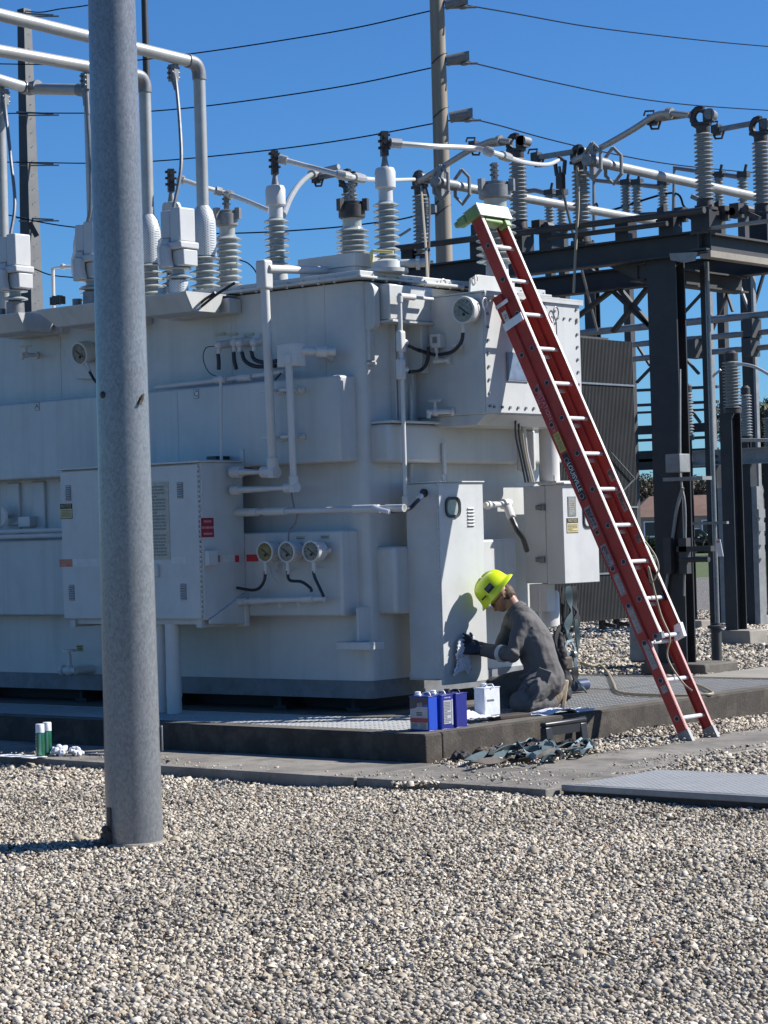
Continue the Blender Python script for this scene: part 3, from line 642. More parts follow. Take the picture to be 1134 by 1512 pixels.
# oil level gauge on the sloping hand-hole plate at the left, taps and drain valve
a = at(88, 452, y=Y0-.02); mb = MB()
mb.prism([at(84, 470, y=1.40), at(118, 560, y=1.40), at(160, 560, y=1.40), at(160, 468, y=1.40)], (0, -.05, 0)); mb.build('hand_hole_plate', M['tank'], TR, bevel=.006)
gauge(at(118, 522, y=1.22), (-.02, -.97, -.2), .105, .12, M['dialgrey'])
flex([at(x, y, y=1.24) for x, y in ((128, 540), (133, 550), (140, 562), (150, 570))], .013)
mb = MB(); p = at(130, 540, y=1.23); mb.cyl(p+EZ*.03-EX*.02, p-EZ*.05+EX*.02, .016, 10); mb.build('gauge_boss', M['pipe'], TR)
def tap(c, d, s=1.0, name='tap'):
    """bib tap: body along d, spindle with a T handle, spout"""
    c = V(c); d = V(d).normalized(); mb = MB(); sd = d.cross(EZ)
    mb.cyl(c+d*.10*s, c-d*.10*s, .021*s, 10); mb.cyl(c+d*.10*s, c+d*.125*s, .036*s, 12); mb.ball(c-d*.03*s, .034*s, 10)
    mb.cyl(c-d*.03*s, c-d*.03*s+EZ*.085*s, .012*s, 8); mb.obox(c-d*.03*s+EZ*.09*s, (sd+d, d-sd, EZ), (.055*s, .012*s, .009*s)); mb.cyl(c-d*.08*s, c-d*.085*s-EZ*.05*s, .019*s, 10)
    return mb.build(name, M['pipe'], TR)
tap(at(42, 524, y=1.30), EY, .85); 
c = at(103, 990, y=1.22); mb = MB(); mb.cyl((c.x-.07, 1.22, c.z), (c.x+.09, 1.22, c.z), .034, 12); mb.cyl((c.x-.10, 1.22, c.z), (c.x-.07, 1.22, c.z), .05, 8); mb.ball(c, .052, 12); mb.cyl(c, c+EZ*.14, .019, 10); mb.cyl(c+EZ*.165, c+EZ*.185, .06, 14); mb.cyl(c, c+EZ*.17, .011, 8); mb.cyl((c.x+.07, 1.22, c.z), (c.x+.09, 1.42, c.z), .036, 12); mb.build('drain_valve', M['pipe'], TR)
sign(at(118, 957, y=Y0), EX, -EY, .088, .062, TR, 'caution')
# hand wheel and small box in the corrugated bay
c = at(0, 762, y=1.26); mb = MB(); mb.lathe([(.095, -.012), (.11, 0), (.095, .012), (.085, 0)], c, (0, -1, 0), 24); mb.cyl(c, c+EY*.16, .018, 8); mb.bar(c-EX*.09, c+EX*.09, .015); mb.bar(c-EZ*.09, c+EZ*.09, .015); mb.build('hand_wheel', M['pipe'], TR)
a, b = LB(26, 763, 44, 778, 1.30, .11); mb = MB(); mb.box(a, b); mb.tube([at(14, 775, y=1.33), at(28, 772, y=1.33)], .014, 8); mb.build('junction_box', M['pipe'], TR, bevel=.006)
# phase letters
for u, v, s in ((55, 600, 'A'), (290, 582, 'C')):
    c = at(u, v, y=YS); mb = MB(); mb.box((c.x-.030, YS-.003, c.z-.038), (c.x+.030, YS-.0004, c.z+.038)); pl = mb.build('phase_plate', M['plategrey'], TR)
    mb = MB(); mb.box((c.x-.024, YS-.0042, c.z-.032), (c.x+.024, YS-.0031, c.z+.032)); mb.build('phase_panel', M['tapewhite'], pl)
    text('phase_letter', s, V((c.x, YS-.005, c.z)), EX, EZ, .05, M['ink'], pl)

# ---- riser conduit on the short face with two tees
mb = MB(); x = -1.42; P = [at(590, 437, x=x), at(592, 510, x=x), at(594, 560, x=x), at(599, 742, x=x)]
mb.tube(P, .0175, 12); mb.tube([P[3]+EZ*.05, P[3]-EZ*.05], .03, 12); mb.tube([P[0]+EZ*.0, P[0]-EZ*.05], .025, 12); mb.tube([P[0], P[0]+EY*.18], .026, 12); mb.tube([P[0]+EY*.18, P[0]+EY*.42+EZ*.0], .014, 10)
mb.build('conduit', M['pipe'], TR)
for v in (504, 545):
    p = at(592, v, x=x); mb = MB(); mb.box((p.x-.03, p.y-.038, p.z-.085), (p.x+.03, p.y+.032, p.z+.085)); mb.cyl(p, p+EY*.09, .02, 10); mb.build('conduit_body', M['pipe'], TR, bevel=.018, seg=3)
mb = MB(); p = at(608, 560, x=X0+.03); q = at(607, 705, x=X0+.03); mb.tube([p, q], .016); mb.cyl(q-EZ*.0, q-EZ*.04, .01, 8); mb.build('conduit', M['pipe'], TR)
mb = MB(); p = at(655, 655, x=XR+.02); q = at(656, 700, x=XR+.02); mb.tube([p, q], .02); mb.lathe([(.03, -.008), (.038, 0), (.03, .008), (.024, 0)], q-EZ*.03, (1, 0, 0), 14); mb.build('lifting_eye', M['pipe'], TR)

# ---- terminal box high on the short face
XJ = -.98; yj0, yj1 = 2.085, 3.42; zj0, zj1 = 2.535, 3.50
mb = MB(); mb.box((X0-.01, yj0, zj0), (XJ, yj1, zj1)); jb = mb.build('terminal_box', M['tank'], TR, bevel=.005)
mb = MB(); mb.box((X0-.02, yj0-.10, zj0+.36), (-1.53, yj0-.001, zj1-.02)); mb.build('side_flange', M['tank'], jb, bevel=.006)
mb = MB(); mb.box((XJ+.0005, yj0+.006, zj0+.01), (XJ+.012, yj1-.006, zj1-.006)); mb.build('cover_plate', M['tank'], jb, bevel=.003)
mb = MB(); mb.box((X0, yj0-.012, zj1+.001), (XJ+.035, yj1+.02, zj1+.014)); mb.box((XJ+.022, yj0, zj1-.03), (XJ+.034, yj1+.02, zj1+.0005)); mb.build('rain_hood', M['tank'], jb)
mb = MB(); mb.prism([(XJ-.0, yj0+.02, zj0-.001), (XJ-.11, yj0+.02, zj0-.085), (X0+.1, yj0+.02, zj0-.085), (X0, yj0+.02, zj0-.001)], (0, yj1-yj0-.05, 0)); mb.build('sloped_sill', M['tank'], jb, bevel=.004)
mb = MB()
for i in range(9):
    z = zj0+.06+i*.105
    for y in (yj0+.045, yj1-.055): mb.cyl((XJ+.010, y, z), (XJ+.024, y, z), .0125, 6)
for i in range(12):
    y = yj0+.1+i*.107
    mb.cyl((XJ+.010, y, zj0+.055), (XJ+.024, y, zj0+.055), .0125, 6)
    mb.cyl((XJ-.005, y, zj0+.035), (XJ-.005, y, zj0+.012), .012, 6)
for i in range(8): mb.cyl((XJ+.010, yj1-.055-i*.09, zj1-.15), (XJ+.024, yj1-.055-i*.09, zj1-.15), .011, 6)
for i in range(9): mb.cyl((XJ+.010, yj1-.36, zj0+.07+i*.1), (XJ+.02, yj1-.36, zj0+.07+i*.1), .011, 6)
mb.build('cover_bolts', M['clampgrey'], jb)['kind'] = 'stuff'
a = at(747, 520, x=XJ+.013); b = at(772, 564, x=XJ+.013); mb = MB(); mb.box((XJ+.0125, a.y, b.z), (XJ+.024, b.y+.07, a.z)); pl = mb.build('name_plate', M['plategrey'], jb)
mb = MB(); mb.box((XJ+.0245, a.y+.012, b.z+.012), (XJ+.0262, b.y+.058, a.z-.012)); mb.build('plate_face', mk('blue_grey_plate', (.17, .22, .30), .3, noise=(15, .3)), jb)
text('phase_letter', 'K', at(805, 450, x=XJ+.0127), EY, EZ, .07, M['plategrey'], jb)
for u, v, s in ((821, 462, 1.0), (716, 448, .9)):                   # wire hooks hanging on the cover
    p = at(u, v, x=XJ+.04); k = []
    for t in range(0, 25):
        an = math.radians(-60+t*12); k.append(p+EY*.035*s*math.cos(an)+EZ*.05*s*math.sin(an))
    k += [p+EZ*(-.08*s), p+EZ*(-.38 if s == 1 else -.16)]
    mb = MB(); mb.tube(k, .006, 6); mb.build('wire_hook', M['clampgrey'] if s == 1 else M['pipe'], jb)
# gauge, relay and hoses on its shaded side
c = at(685, 458, y=yj0-.13); gauge(c, (.08, -1, -.03), .112, .10, M['dialgrey'])
p = at(684, 482, y=yj0-.09); mb = MB(); mb.cyl(p+EZ*.03, p-EZ*.05, .019, 10); mb.build('gauge_boss', M['pipe'], TR)
flex([at(x, y, y=yj0-.09) for x, y in ((684, 487), (681, 505), (668, 519), (648, 524))], .015)
flex([at(601, 511, x=-1.42)+V((0, .03, 0)), at(618, 517, y=yj0-.12), at(642, 524, y=yj0-.09)], .015)
flex([at(601, 549, x=-1.42)+V((0, .03, 0)), at(620, 547, y=yj0-.14), at(630, 536, y=yj0-.1), at(633, 512, y=yj0-.09)], .015)
a, b = LB(634, 494, 650, 513, yj0-.07, .07); mb = MB(); mb.box(a, b); mb.cyl(at(644, 513, y=yj0-.05), at(645, 532, y=yj0-.05), .018, 10); mb.build('relay_box', M['pipe'], TR, bevel=.005)
m_ = MB(); c = at(642, 502, y=yj0-.0705); m_.box((c.x-.022, yj0-.0735, c.z-.025), (c.x+.022, yj0-.0702, c.z+.025)); m_.build('relay_window', M['plategrey'], TR)
c = at(645, 533, y=yj0-.06); mb = MB(); mb.cyl(c-EX*.03, c+EX*.09+EY*.03, .02, 10); mb.cyl(c+EX*.085+EY*.03, c+EX*.11+EY*.035, .034, 12); mb.build('pipe_stub', M['pipe'], TR)
c = at(674, 511, y=yj0-.05); mb = MB(); mb.cyl(c, c+EY*.05, .03, 14); mb.cyl(c-EX*.04, c, .012, 8); mb.build('pipe_stub', M['pipe'], TR)
tap(at(648, 608, y=yj0-.07)+V((0, 0, 0)), V((.75, .66, 0)), 1.0)
# hoses hanging out of the sill to the right cabinet
for k, (du, mt) in enumerate(((0, 'rubber'), (5, 'rubber'), (10, 'cord'), (14, 'pipe'))):
    pts = [(761+du*.9, 618), (762+du, 645), (768+du*.8, 672), (776+du*.9, 712)]
    flex([at(u, v, x=XJ-.06-.03*k) for u, v in pts], .009, 'hanging_cable', mt, 8)
a = at(776, 634, x=XR+.02); mb = MB(); mb.box((XR-.02, a.y-.10, a.z-.36), (XR+.04, a.y+.12, a.z)); mb.box((XR-.02, a.y-.14, a.z+.002), (XR+.06, a.y+.14, a.z+.05)); mb.build('manifold_pad', M['tank'], TR, bevel=.03, seg=3)

# ---- tall grey cabinet by the worker
XT = -1.16; yt0 = at(652, 850, x=XT).y; yt1 = at(716, 850, x=XT).y; zt1 = at(646, 713, x=XT).z; zt0 = at(656, 1012, x=XT).z
mb = MB(); mb.box((XR-.002, yt0, zt0+.045), (XT-.03, yt1, zt1)); tc = mb.build('tall_cabinet', M['cabinet'], TR, bevel=.005)
mb = MB(); mb.box((XT-.028, yt0-.006, zt0), (XT, yt1+.004, zt1+.002)); mb.build('door', M['cabinet'], tc, bevel=.006)
mb = MB(); mb.box((XR-.01, yt0-.012, zt1+.003), (XT+.015, yt1+.012, zt1+.014)); mb.build('rain_hood', M['cabinet'], tc, bevel=.003)
mb = MB()
for i in range(36): z = zt0+.06+i*(zt1-zt0-.1)/35; mb.cyl((XT-.016, yt0-.011, z-.016), (XT-.016, yt0-.011, z+.014), .006, 6)
mb.build('hinge', M['pipe'], tc)['kind'] = 'stuff'
c = at(668, 749, x=XT)
mb = MB(); o_ = rrect(.19, .165, .06, 6); i_ = rrect(.145, .12, .045, 6); n = len(o_)
for z in (XT+.0005, XT+.014): mb.v += [(z, c.y+y, c.z+w) for y, w in o_]+[(z-(.004 if z > XT+.01 else 0), c.y+y, c.z+w) for y, w in i_]
for k in range(n):
    j = (k+1) % n
    for q in ((k, j, n+j, n+k), (2*n+k, 3*n+k, 3*n+j, 2*n+j), (k, 2*n+k, 2*n+j, j), (n+k, n+j, 3*n+j, 3*n+k)): mb.f.append(q); mb.m.append(0)
mb.build('window_gasket', M['rubber'], tc)
mb = MB(); mb.prism([(XT+.001, c.y+y, c.z+w) for y, w in i_], (.004, 0, 0)); mb.build('window', mk('cabinet_window', (.34, .37, .33), .12, noise=(14, .3)), tc)
louvre(at(695, 763, x=XT), EY, EX, tc, w=.085, rows=6, pitch=.027)
mb = MB(); c = at(695, 763, x=XT)
for i in range(6): z = c.z+(i-2.5)*.027-.006; mb.box((XT+.0003, c.y-.04, z-.005), (XT+.0012, c.y+.04, z+.003))
mb.build('louvre_recess', M['band'], tc, smooth=0)
c = at(627, 728, y=yt0); mb = MB(); mb.cyl((c.x, yt0-.02, c.z), (c.x, yt0, c.z), .034, 14); mb.build('gland', M['rubber'], tc)
flex([at(552, 749, y=1.08), at(575, 755, y=1.10), at(602, 752, y=1.35), at(614, 742, y=1.45), at(627, 728, y=yt0-.03)], .016)
mb = MB(); p = [at(551, 748, y=1.06), at(560, 752, y=1.055), at(575, 756, y=1.06)]; mb.tube(bez(p, 4), .0185, 10); mb.tube([at(618, 736, y=1.5), at(622, 732, y=1.54)], .021, 10); mb.build('foil_wrap', M['rung'], TR)
mb = MB(); a = at(600, 1000, y=yt0+.02); mb.box((XR-.03, yt0+.02, a.z-.02), (XT-.1, yt1-.02, a.z+.05)); mb.build('support_bracket', M['tank'], tc)
# pipe stub and elbow with the black hose running from behind the tall cabinet to the right cabinet
mb = MB(); a = at(716, 746, x=-1.33); b = at(748, 744, x=-1.33); mb.tube([a, b], .026, 14); mb.tube([a+(b-a)*.1, a+(b-a)*.2], .036, 12); mb.tube([b-(b-a).normalized()*.05, b+(b-a).normalized()*.03], .044, 14); mb.ball(b, .046, 12)
e = at(756, 766, x=-1.18); mb.tube([b, e], .036, 14); mb.build('pipe_elbow', M['pipe'], TR)
flex([e, at(763, 781, x=-1.13), at(772, 794, x=-1.15), at(778, 812, x=-1.25)], .024)

# ---- right-hand cabinet
XQ = -1.08; yq0 = at(833, 800, x=XQ).y; yq1 = at(884, 800, x=XQ).y; zq1 = at(832, 716, x=XQ).z; zq0 = at(834, 861, x=XQ).z
xb = at(774, 780, y=yq0).x
mb = MB(); mb.box((xb, yq0, zq0), (XQ-.185, yq1-.01, zq1)); rc = mb.build('side_cabinet', M['cabinet'], TR, bevel=.005)
mb = MB(); mb.box((XQ-.180, yq0-.004, zq0-.006), (XQ, yq1, zq1+.004)); mb.build('door', M['cabinet'], rc, bevel=.005)
mb = MB(); mb.box((XQ-.24, yq0-.02, zq1+.005), (XQ+.03, yq1+.02, zq1+.022)); mb.build('rain_hood', M['cabinet'], rc, bevel=.003)
for v in (749, 826):
    c = at(799, v, y=yq0-.004); mb = MB(); mb.cyl((c.x-.03, yq0-.03, c.z), (c.x+.022, yq0-.03, c.z), .014, 8); mb.box((c.x-.045, yq0-.028, c.z-.02), (c.x-.01, yq0-.004, c.z+.02)); mb.box((c.x+.0, yq0-.03, c.z-.028), (c.x+.045, yq0-.004, c.z+.026)); mb.build('latch', M['clampgrey'], rc, bevel=.004)
c = at(844, 748, x=XQ); mb = MB(); mb.box((XQ+.0005, c.y-.058, c.z-.08), (XQ+.005, c.y+.058, c.z+.085)); pl = mb.build('name_plate', M['plategrey'], rc)
m_ = scribble(MB(), V((XQ+.0055, c.y, c.z)), EY, EZ, .09, .14, 9, 17); m_.build('plate_print', M['plate'], rc, smooth=0)
sign(at(845, 776, x=XQ+.0005), EY, EX, .165, .125, rc, 'notice')
c = at(868, 757, x=XQ); mb = MB(); o_ = rrect(.15, .26, .05, 5); i_ = rrect(.115, .225, .036, 5); n = len(o_)
for z in (XQ+.0005, XQ+.012): mb.v += [(z, c.y+y, c.z+w) for y, w in o_]+[(z, c.y+y, c.z+w) for y, w in i_]
for k in range(n):
    j = (k+1) % n
    for q in ((k, j, n+j, n+k), (2*n+k, 3*n+k, 3*n+j, 2*n+j), (k, 2*n+k, 2*n+j, j), (n+k, n+j, 3*n+j, 3*n+k)): mb.f.append(q); mb.m.append(0)
mb.build('window_gasket', M['rubber'], rc)
mb = MB(); mb.prism([(XQ+.001, c.y+y, c.z+w) for y, w in i_], (.003, 0, 0)); mb.build('window', M['cabinet'], rc)
# duct standing on that cabinet, its base plate
p = at(812, 706, x=-1.32); q = at(809, 600, x=-1.32); mb = MB(); mb.cyl((p.x, p.y, zq1+.03), (p.x, p.y, q.z), .085, 24); mb.build('cable_duct', M['pipe'], TR)
mb = MB(); mb.box((p.x-.16, p.y-.16, zq1+.023), (p.x+.18, p.y+.16, zq1+.037))
for dx, dy in ((-.13, -.13), (.14, -.13), (.14, .13)): mb.cyl((p.x+dx, p.y+dy, zq1+.03), (p.x+dx, p.y+dy, zq1+.085), .009, 8)
mb.build('duct_flange', M['pipe'], TR)
mb = MB(); mb.box((xb+.02, yq0+.02, zq0-.24), (xb+.2, yq0+.14, zq0-.007)); mb.build('support_bracket', M['pipe'], TR, bevel=.004)
mb = MB(); mb.cyl(at(797, 868, y=yq0+.03), at(799, 1000, y=yq0+.03), .016, 8); mb.build('conduit', M['pipe'], TR)
# white breather canister under the cabinet
c = at(808, 905, y=yq0+.22); zt_ = at(808, 871, y=yq0+.22).z; zb_ = at(808, 926, y=yq0+.22).z
mb = MB(); mb.lathe([(.095, zb_), (.105, zb_+.01), (.107, zt_-.03), (.095, zt_-.008), (.06, zt_)], (c.x, c.y, 0), EZ, 28); mb.cyl((c.x, c.y, zt_-.002), (c.x, c.y, zq0+.005), .025, 12); mb.build('breather_canister', M['pipe'], TR)

# ---- radiator behind the right end
XD = -2.62; y0_ = at(800, 600, x=XD).y; y1_ = at(936, 600, x=XD).y; z1_ = at(936, 505, x=XD).z; z0_ = at(925, 913, x=XD).z
rad = MB(); n = 66
for i in range(n):
    y = y0_+(y1_-y0_)*i/(n-1); rad.box((XD-1.9, y-.0034, z0_), (XD, y+.0034, z1_))
rd = rad.build('radiator_plates', M['radiator'], TR, smooth=0); rd['kind'] = 'stuff'
mb = MB(); mb.box((XD-1.9, y0_, z1_-.10), (XD-.03, y1_-.02, z1_-.03)); mb.box((XD-1.9, y0_, z0_+.03), (XD-.03, y1_-.02, z0_+.10)); mb.box((XD-1.88, y0_+.01, z1_+.0), (XD-.01, y1_-.4, z1_+.02)); mb.build('radiator_header', M['radiator'], TR)
for v0, v1 in ((565, 566), (750, 752), (849, 848)):
    p = at(856, v0, x=XD+.012); mb = MB(); mb.box((XD+.002, y0_, p.z-.009), (XD+.012, y1_+.012, p.z+.009)); mb.build('radiator_strap', M['galv'], TR)
for (a, b) in (((937, 707), (902, 668)), ((937, 707), (905, 740)), ((905, 740), (845, 800))):
    mb = MB(); mb.bar(at(*a, x=XD+.03), at(*b, x=XD+.03), .016, .006); mb.build('radiator_brace', M['galv'], TR)
for y in (y0_+.4, y1_-.45, y1_-.2): mb = MB(); mb.cyl((XD-.15, y, z0_-.10), (XD-.15, y, z0_), .035, 10); mb.cyl((XD-.15, y, z0_-.05), (XD-.02, y+.05, z0_-.07), .02, 8); mb.build('radiator_valve', M['void'], TR)
mb = MB(); mb.box((-1.85, 3.8, 3.0), (-1.7, 3.9, 3.3)); mb.box((XD-1.2, 3.8, 3.2), (XD-.8, y0_, 3.4)); mb.box((XD-1.2, 3.8, .7), (XD-.8, y0_, .9)); mb.build('radiator_pipe', M['radiator'], TR)

# ---- on the cover: junction box, round flange with yellow handle, small eye, bracket plate
YB = 1.62
a = at(436, 408, y=YB); b = at(514, 380, y=YB-.0)
mb = MB(); mb.box((a.x-.04, YB+.10, 3.69), (b.x-.02, YB+.62, b.z-.06)); bx = mb.build('cover_box', M['tank'], TR, bevel=.004)
mb = MB(); mb.box((a.x-.05, YB+.09, b.z-.058), (b.x-.008, YB+.63, b.z+.05)); mb.build('box_lid', M['tank'], bx, bevel=.004)
for dz in (.02, -.10):
    mb = MB(); c = V((b.x-.02, YB+.38, b.z-.058+dz)); mb.box((c.x, c.y-.02, c.z-.035), (c.x+.014, c.y+.02, c.z+.03)); mb.build('latch', M['black'], bx)
c = at(572, 398, y=1.72); c.z = 3.69
mb = MB(); mb.lathe([(.17, .0), (.17, .03), (.125, .035), (.115, .09), (.06, .11), (.02, .115)], c, EZ, 28); mb.cyl((c.x+.1, c.y+.05, 3.76), (c.x+.26, c.y+.16, 3.76), .035, 12); mb.cyl((c.x+.2, c.y+.12, 3.76), (c.x+.225, c.y+.138, 3.76), .055, 12); mb.build('relief_vent', M['tank'], TR)
mb = MB(); mb.tube(bez([(c.x-.10, c.y-.05, 3.71), (c.x-.11, c.y-.06, 3.86), (c.x-.06, c.y-.03, 3.87), (c.x+.05, c.y+.02, 3.855)], 5), .014, 8); mb.build('vent_handle', mk('yellow_handle', (.62, .52, .22), .4), TR)
p = at(655, 424, x=X0+.05); k = [p+EY*.035*math.cos(math.radians(a_))+EZ*(.035*math.sin(math.radians(a_))+.03) for a_ in range(-30, 211, 20)]
mb = MB(); mb.tube(k, .008, 8); mb.build('lifting_eye', M['pipe'], TR)
mb = MB(); mb.bar(at(686, 424, x=X0+.09), at(702, 425, x=X0+.09), .02, .015); mb.build('latch_bar', M['black'], TR)
a = at(693, 404, x=-1.36); b = at(760, 427, x=-1.36); mb = MB(); mb.box((-1.62, a.y, zj1+.015), (-1.37, a.y+.62, zj1+.028)); mb.prism([(-1.36, a.y, zj1+.0285), (-1.36, a.y+.62, zj1+.0285), (-1.36, a.y+.62, a.z), (-1.36, a.y+.12, a.z), (-1.36, a.y+.02, a.z-.04)], (-.02, 0, 0)); mb.build('bushing_bracket', M['tank'], TR, bevel=.004)
p = at(703, 412, x=-1.345); k = [p+EY*.022*math.cos(math.radians(a_))+EZ*.03*math.sin(math.radians(a_)) for a_ in range(0, 361, 24)]; mb = MB(); mb.tube(k, .006, 6); mb.build('lifting_eye', M['pipe'], TR)

# ---- bushings
def sheds(r0, r1, z0, z1, n, tip=.35):
    out = [(r0, z0)]; p = (z1-z0)/n
    for i in range(n):
        z = z0+p*i; out += [(r0, z+p*.18), (r1*.985, z+p*.30), (r1, z+p*.38), (r1*.97, z+p*.46), (r0*1.04, z+p*.80)]
    return out+[(r0, z1)]
def clamp(mb, c, s=1.0, ax=EX):
    """two-bolt bar clamp"""
    c = V(c); ax = V(ax).normalized(); sd = ax.cross(EZ)
    mb.obox(c, (ax, sd, EZ), (.035*s, .028*s, .10*s))
    for dz in (-.055, .0, .055):
        mb.cyl(c+EZ*dz*s-ax*.06*s, c+EZ*dz*s+ax*.06*s, .016*s, 6)
        mb.cyl(c+EZ*(dz+.02)*s-sd*.05*s, c+EZ*(dz+.02)*s+sd*.05*s, .013*s, 6)
# three slender high-voltage bushings with pale canister tops
for (u, v) in ((252, 255), (405, 226), (567, 201)):
    top = at(u, v, y=1.95); x, y, zt = top.x, 1.95, 4.86
    r = empty('bushing', (x, y, 3.69)); r.parent = TR; r.location = V((x, y, 3.69))-V(TR.location)
    mb = MB(); mb.lathe([(.13, 0), (.13, .03), (.09, .035), (.085, .14), (.075, .15)], (x, y, 3.69), EZ, 24); mb.build('flange', M['tank'], r)
    mb = MB(); mb.lathe(sheds(.062, .107, .15, .62, 9), (x, y, 3.69), EZ, 24); mb.build('porcelain', M['porc'], r)
    mb = MB(); mb.lathe([(.058, .62), (.058, .72), (.078, .725), (.084, .73), (.086, .86), (.074, .89), (.03, .90)], (x, y, 3.69), EZ, 24); mb.build('head', M['plastic'], r)
    mb = MB(); mb.lathe([(.036, .89), (.022, .97), (.022, 1.02)], (x, y, 3.69), EZ, 12); mb.build('stud', M['clampgrey'], r)
    mb = MB(); clamp(mb, (x, y, 3.69+1.09), 1.0, (.8, -.6, 0)); mb.build('terminal', M['bronze'], r)
# three thicker ones with dark metal caps
for i, (u, zb_) in enumerate(((335, 3.69), (520, 3.69), (732, 3.535))):
    y = 2.28 if i < 2 else 2.95; x = at(u, 330, y=y).x; h = (4.52, 4.43, 4.54)[i]-zb_; sB = (.95, 1.08, 1.3)[i]
    r = empty('bushing', (x, y, zb_)); r.parent = TR; r.location = V((x, y, zb_))-V(TR.location)
    mb = MB(); mb.lathe([(.15, 0), (.15, .03), (.10, .04), (.095, .13 if i < 2 else .28), (.085, .14 if i < 2 else .30)], (x, y, zb_), EZ, 24); mb.build('flange', M['tank'], r)
    z0 = .14 if i < 2 else .30
    mb = MB(); mb.lathe(sheds(.085*sB, .132*sB, z0, h-.24, 8), (x, y, zb_), EZ, 26); mb.build('porcelain', M['porc'], r)
    mb = MB(); mb.lathe([(.075*sB, h-.24), (.075*sB, h-.16), (.08*sB, h-.15)], (x, y, zb_), EZ, 24); mb.build('neck', M['porc'], r)
    mb = MB(); mb.lathe([(.09*sB, h-.16), (.105*sB, h-.15), (.105*sB, h-.05), (.09*sB, h-.045), (.092*sB, h-.02), (.05, h-.01)], (x, y, zb_), EZ, 20)
    for a_ in (20, 150, 260): mb.obox((x+.115*sB*math.cos(math.radians(a_)), y+.115*sB*math.sin(math.radians(a_)), zb_+h-.05), ((math.cos(math.radians(a_)), math.sin(math.radians(a_)), 0), (-math.sin(math.radians(a_)), math.cos(math.radians(a_)), 0), EZ), (.022, .025, .05))
    mb.build('cap', M['clampgrey'] if i != 1 else M['bronze'], r)
    mb = MB(); clamp(mb, (x, y, zb_+h+.07), .75, (.8, -.6, 0)); mb.build('terminal', M['clampgrey'], r)
# low-voltage bushings with mesh wildlife guards under the bus risers, and arresters on sloping shelves
LVX = []
for k, u in enumerate((303, 222, 140)):
    y = 1.75; x = at(u, 430, y=y).x; LVX.append(x)
    r = empty('bushing', (x, y, 3.69)); r.parent = TR; r.location = V((x, y, 3.69))-V(TR.location)
    mb = MB(); mb.lathe([(.12, 0), (.12, .025), (.075, .03), (.075, .07)], (x, y, 3.69), EZ, 22)
    for a_ in range(0, 360, 60): mb.cyl((x+.1*math.cos(math.radians(a_)), y+.1*math.sin(math.radians(a_)), 3.70), (x+.1*math.cos(math.radians(a_)), y+.1*math.sin(math.radians(a_)), 3.75), .014, 6)
    mb.build('flange', M['tank'], r)
    mb = MB(); mb.lathe(sheds(.072, .132, .06, .36, 5), (x, y, 3.69), EZ, 26); mb.build('porcelain', M['porc'], r)
    mb = MB(); mb.lathe([(.107, .345), (.108, .60), (.104, .66), (.085, .73), (.055, .775), (.04, .79)], (x, y, 3.69), EZ, 26)
    mb.tube([(x-.07, y-.105, 4.02), (x-.07, y-.112, 4.28), (x-.06, y-.09, 4.38)], .055, 14); mb.build('mesh_guard', M['mesh'], r)
ARX = []
for k, u in enumerate((264, 136, 22)):
    y = 1.10; x = at(u, 430, y=y).x; ARX.append(x)
    sh = MB(); zt = 3.615
    sh.prism([(x-.40, Y0-.005, zt), (x+.36, Y0-.005, zt), (x+.36, .82, zt), (x-.40, .82, zt)], (0, 0, -.012))
    sh.prism([(x-.40, .82, zt-.0125), (x+.345, .82, zt-.0125), (x+.345, .90, zt-.155), (x-.24, .90, zt-.155)], (0, .012, 0))
    sh.prism([(x+.36, .82, zt-.0125), (x+.36, 1.25, zt-.0125), (x+.36, 1.19, zt-.155), (x+.36, .90, zt-.155)], (-.012, 0, 0))
    sh.prism([(x-.40, .835, zt-.0125), (x-.40, 1.25, zt-.0125), (x-.23, 1.19, zt-.155), (x-.23, .915, zt-.155)], (.012, 0, -.004))
    sh.box((x-.24, .914, zt-.158), (x+.347, 1.19, zt-.1465)); sh.build('arrester_shelf', M['tank'], TR)
    sh = MB(); sh.box((x-.30, 1.26, zt-.16), (x+.42, Y0-.004, zt-.03)); sh.build('shelf_pad', M['tank'], TR, bevel=.012)
    r = empty('arrester', (x, y, 3.62)); r.parent = TR; r.location = V((x, y, 3.62))-V(TR.location)
    mb = MB(); mb.lathe([(.09, 0), (.09, .02), (.082, .03), (.08, .13), (.06, .14)], (x, y, 3.62), EZ, 22)
    mb.cyl((x-.17, y-.02, 3.62), (x-.17, y-.02, 3.705), .042, 14); mb.cyl((x-.17, y-.02, 3.62), (x-.17, y-.02, 3.632), .06, 14); mb.build('base', M['clampgrey'] if k else M['mesh'], r)
    mb = MB(); mb.lathe(sheds(.05, .115, .13, .27, 2), (x, y, 3.62), EZ, 24); mb.build('porcelain', M['porc'], r)
    mb = MB(); yy = y
    mb.box((x-.145, yy-.09, 3.85), (x-.01, yy+.09, 4.10)); mb.box((x-.11, yy-.085, 4.101), (x+.005, yy+.085, 4.33))
    mb.box((x+.008, yy-.095, 4.06), (x+.125, yy+.09, 4.345)); mb.box((x+.0, yy-.12, 4.0), (x+.155, yy+.10, 4.06)); mb.box((x+.012, yy-.08, 3.86), (x+.145, yy+.09, 4.0))
    mb.prism([(x-.04, yy-.16, 3.85), (x+.055, yy-.16, 3.85), (x+.03, yy-.16, 3.94), (x+.03, yy-.16, 4.03), (x-.04, yy-.16, 4.05)], (0, .065, 0))
    mb.build('bird_guard', M['plastic'], r, bevel=.012)
    mb = MB(); mb.tube([(x-.055, yy-.165, 3.88), (x-.065, yy-.165, 4.02), (x-.02, yy-.165, 4.09)], .011, 6); mb.build('guard_seam', M['white'], r)
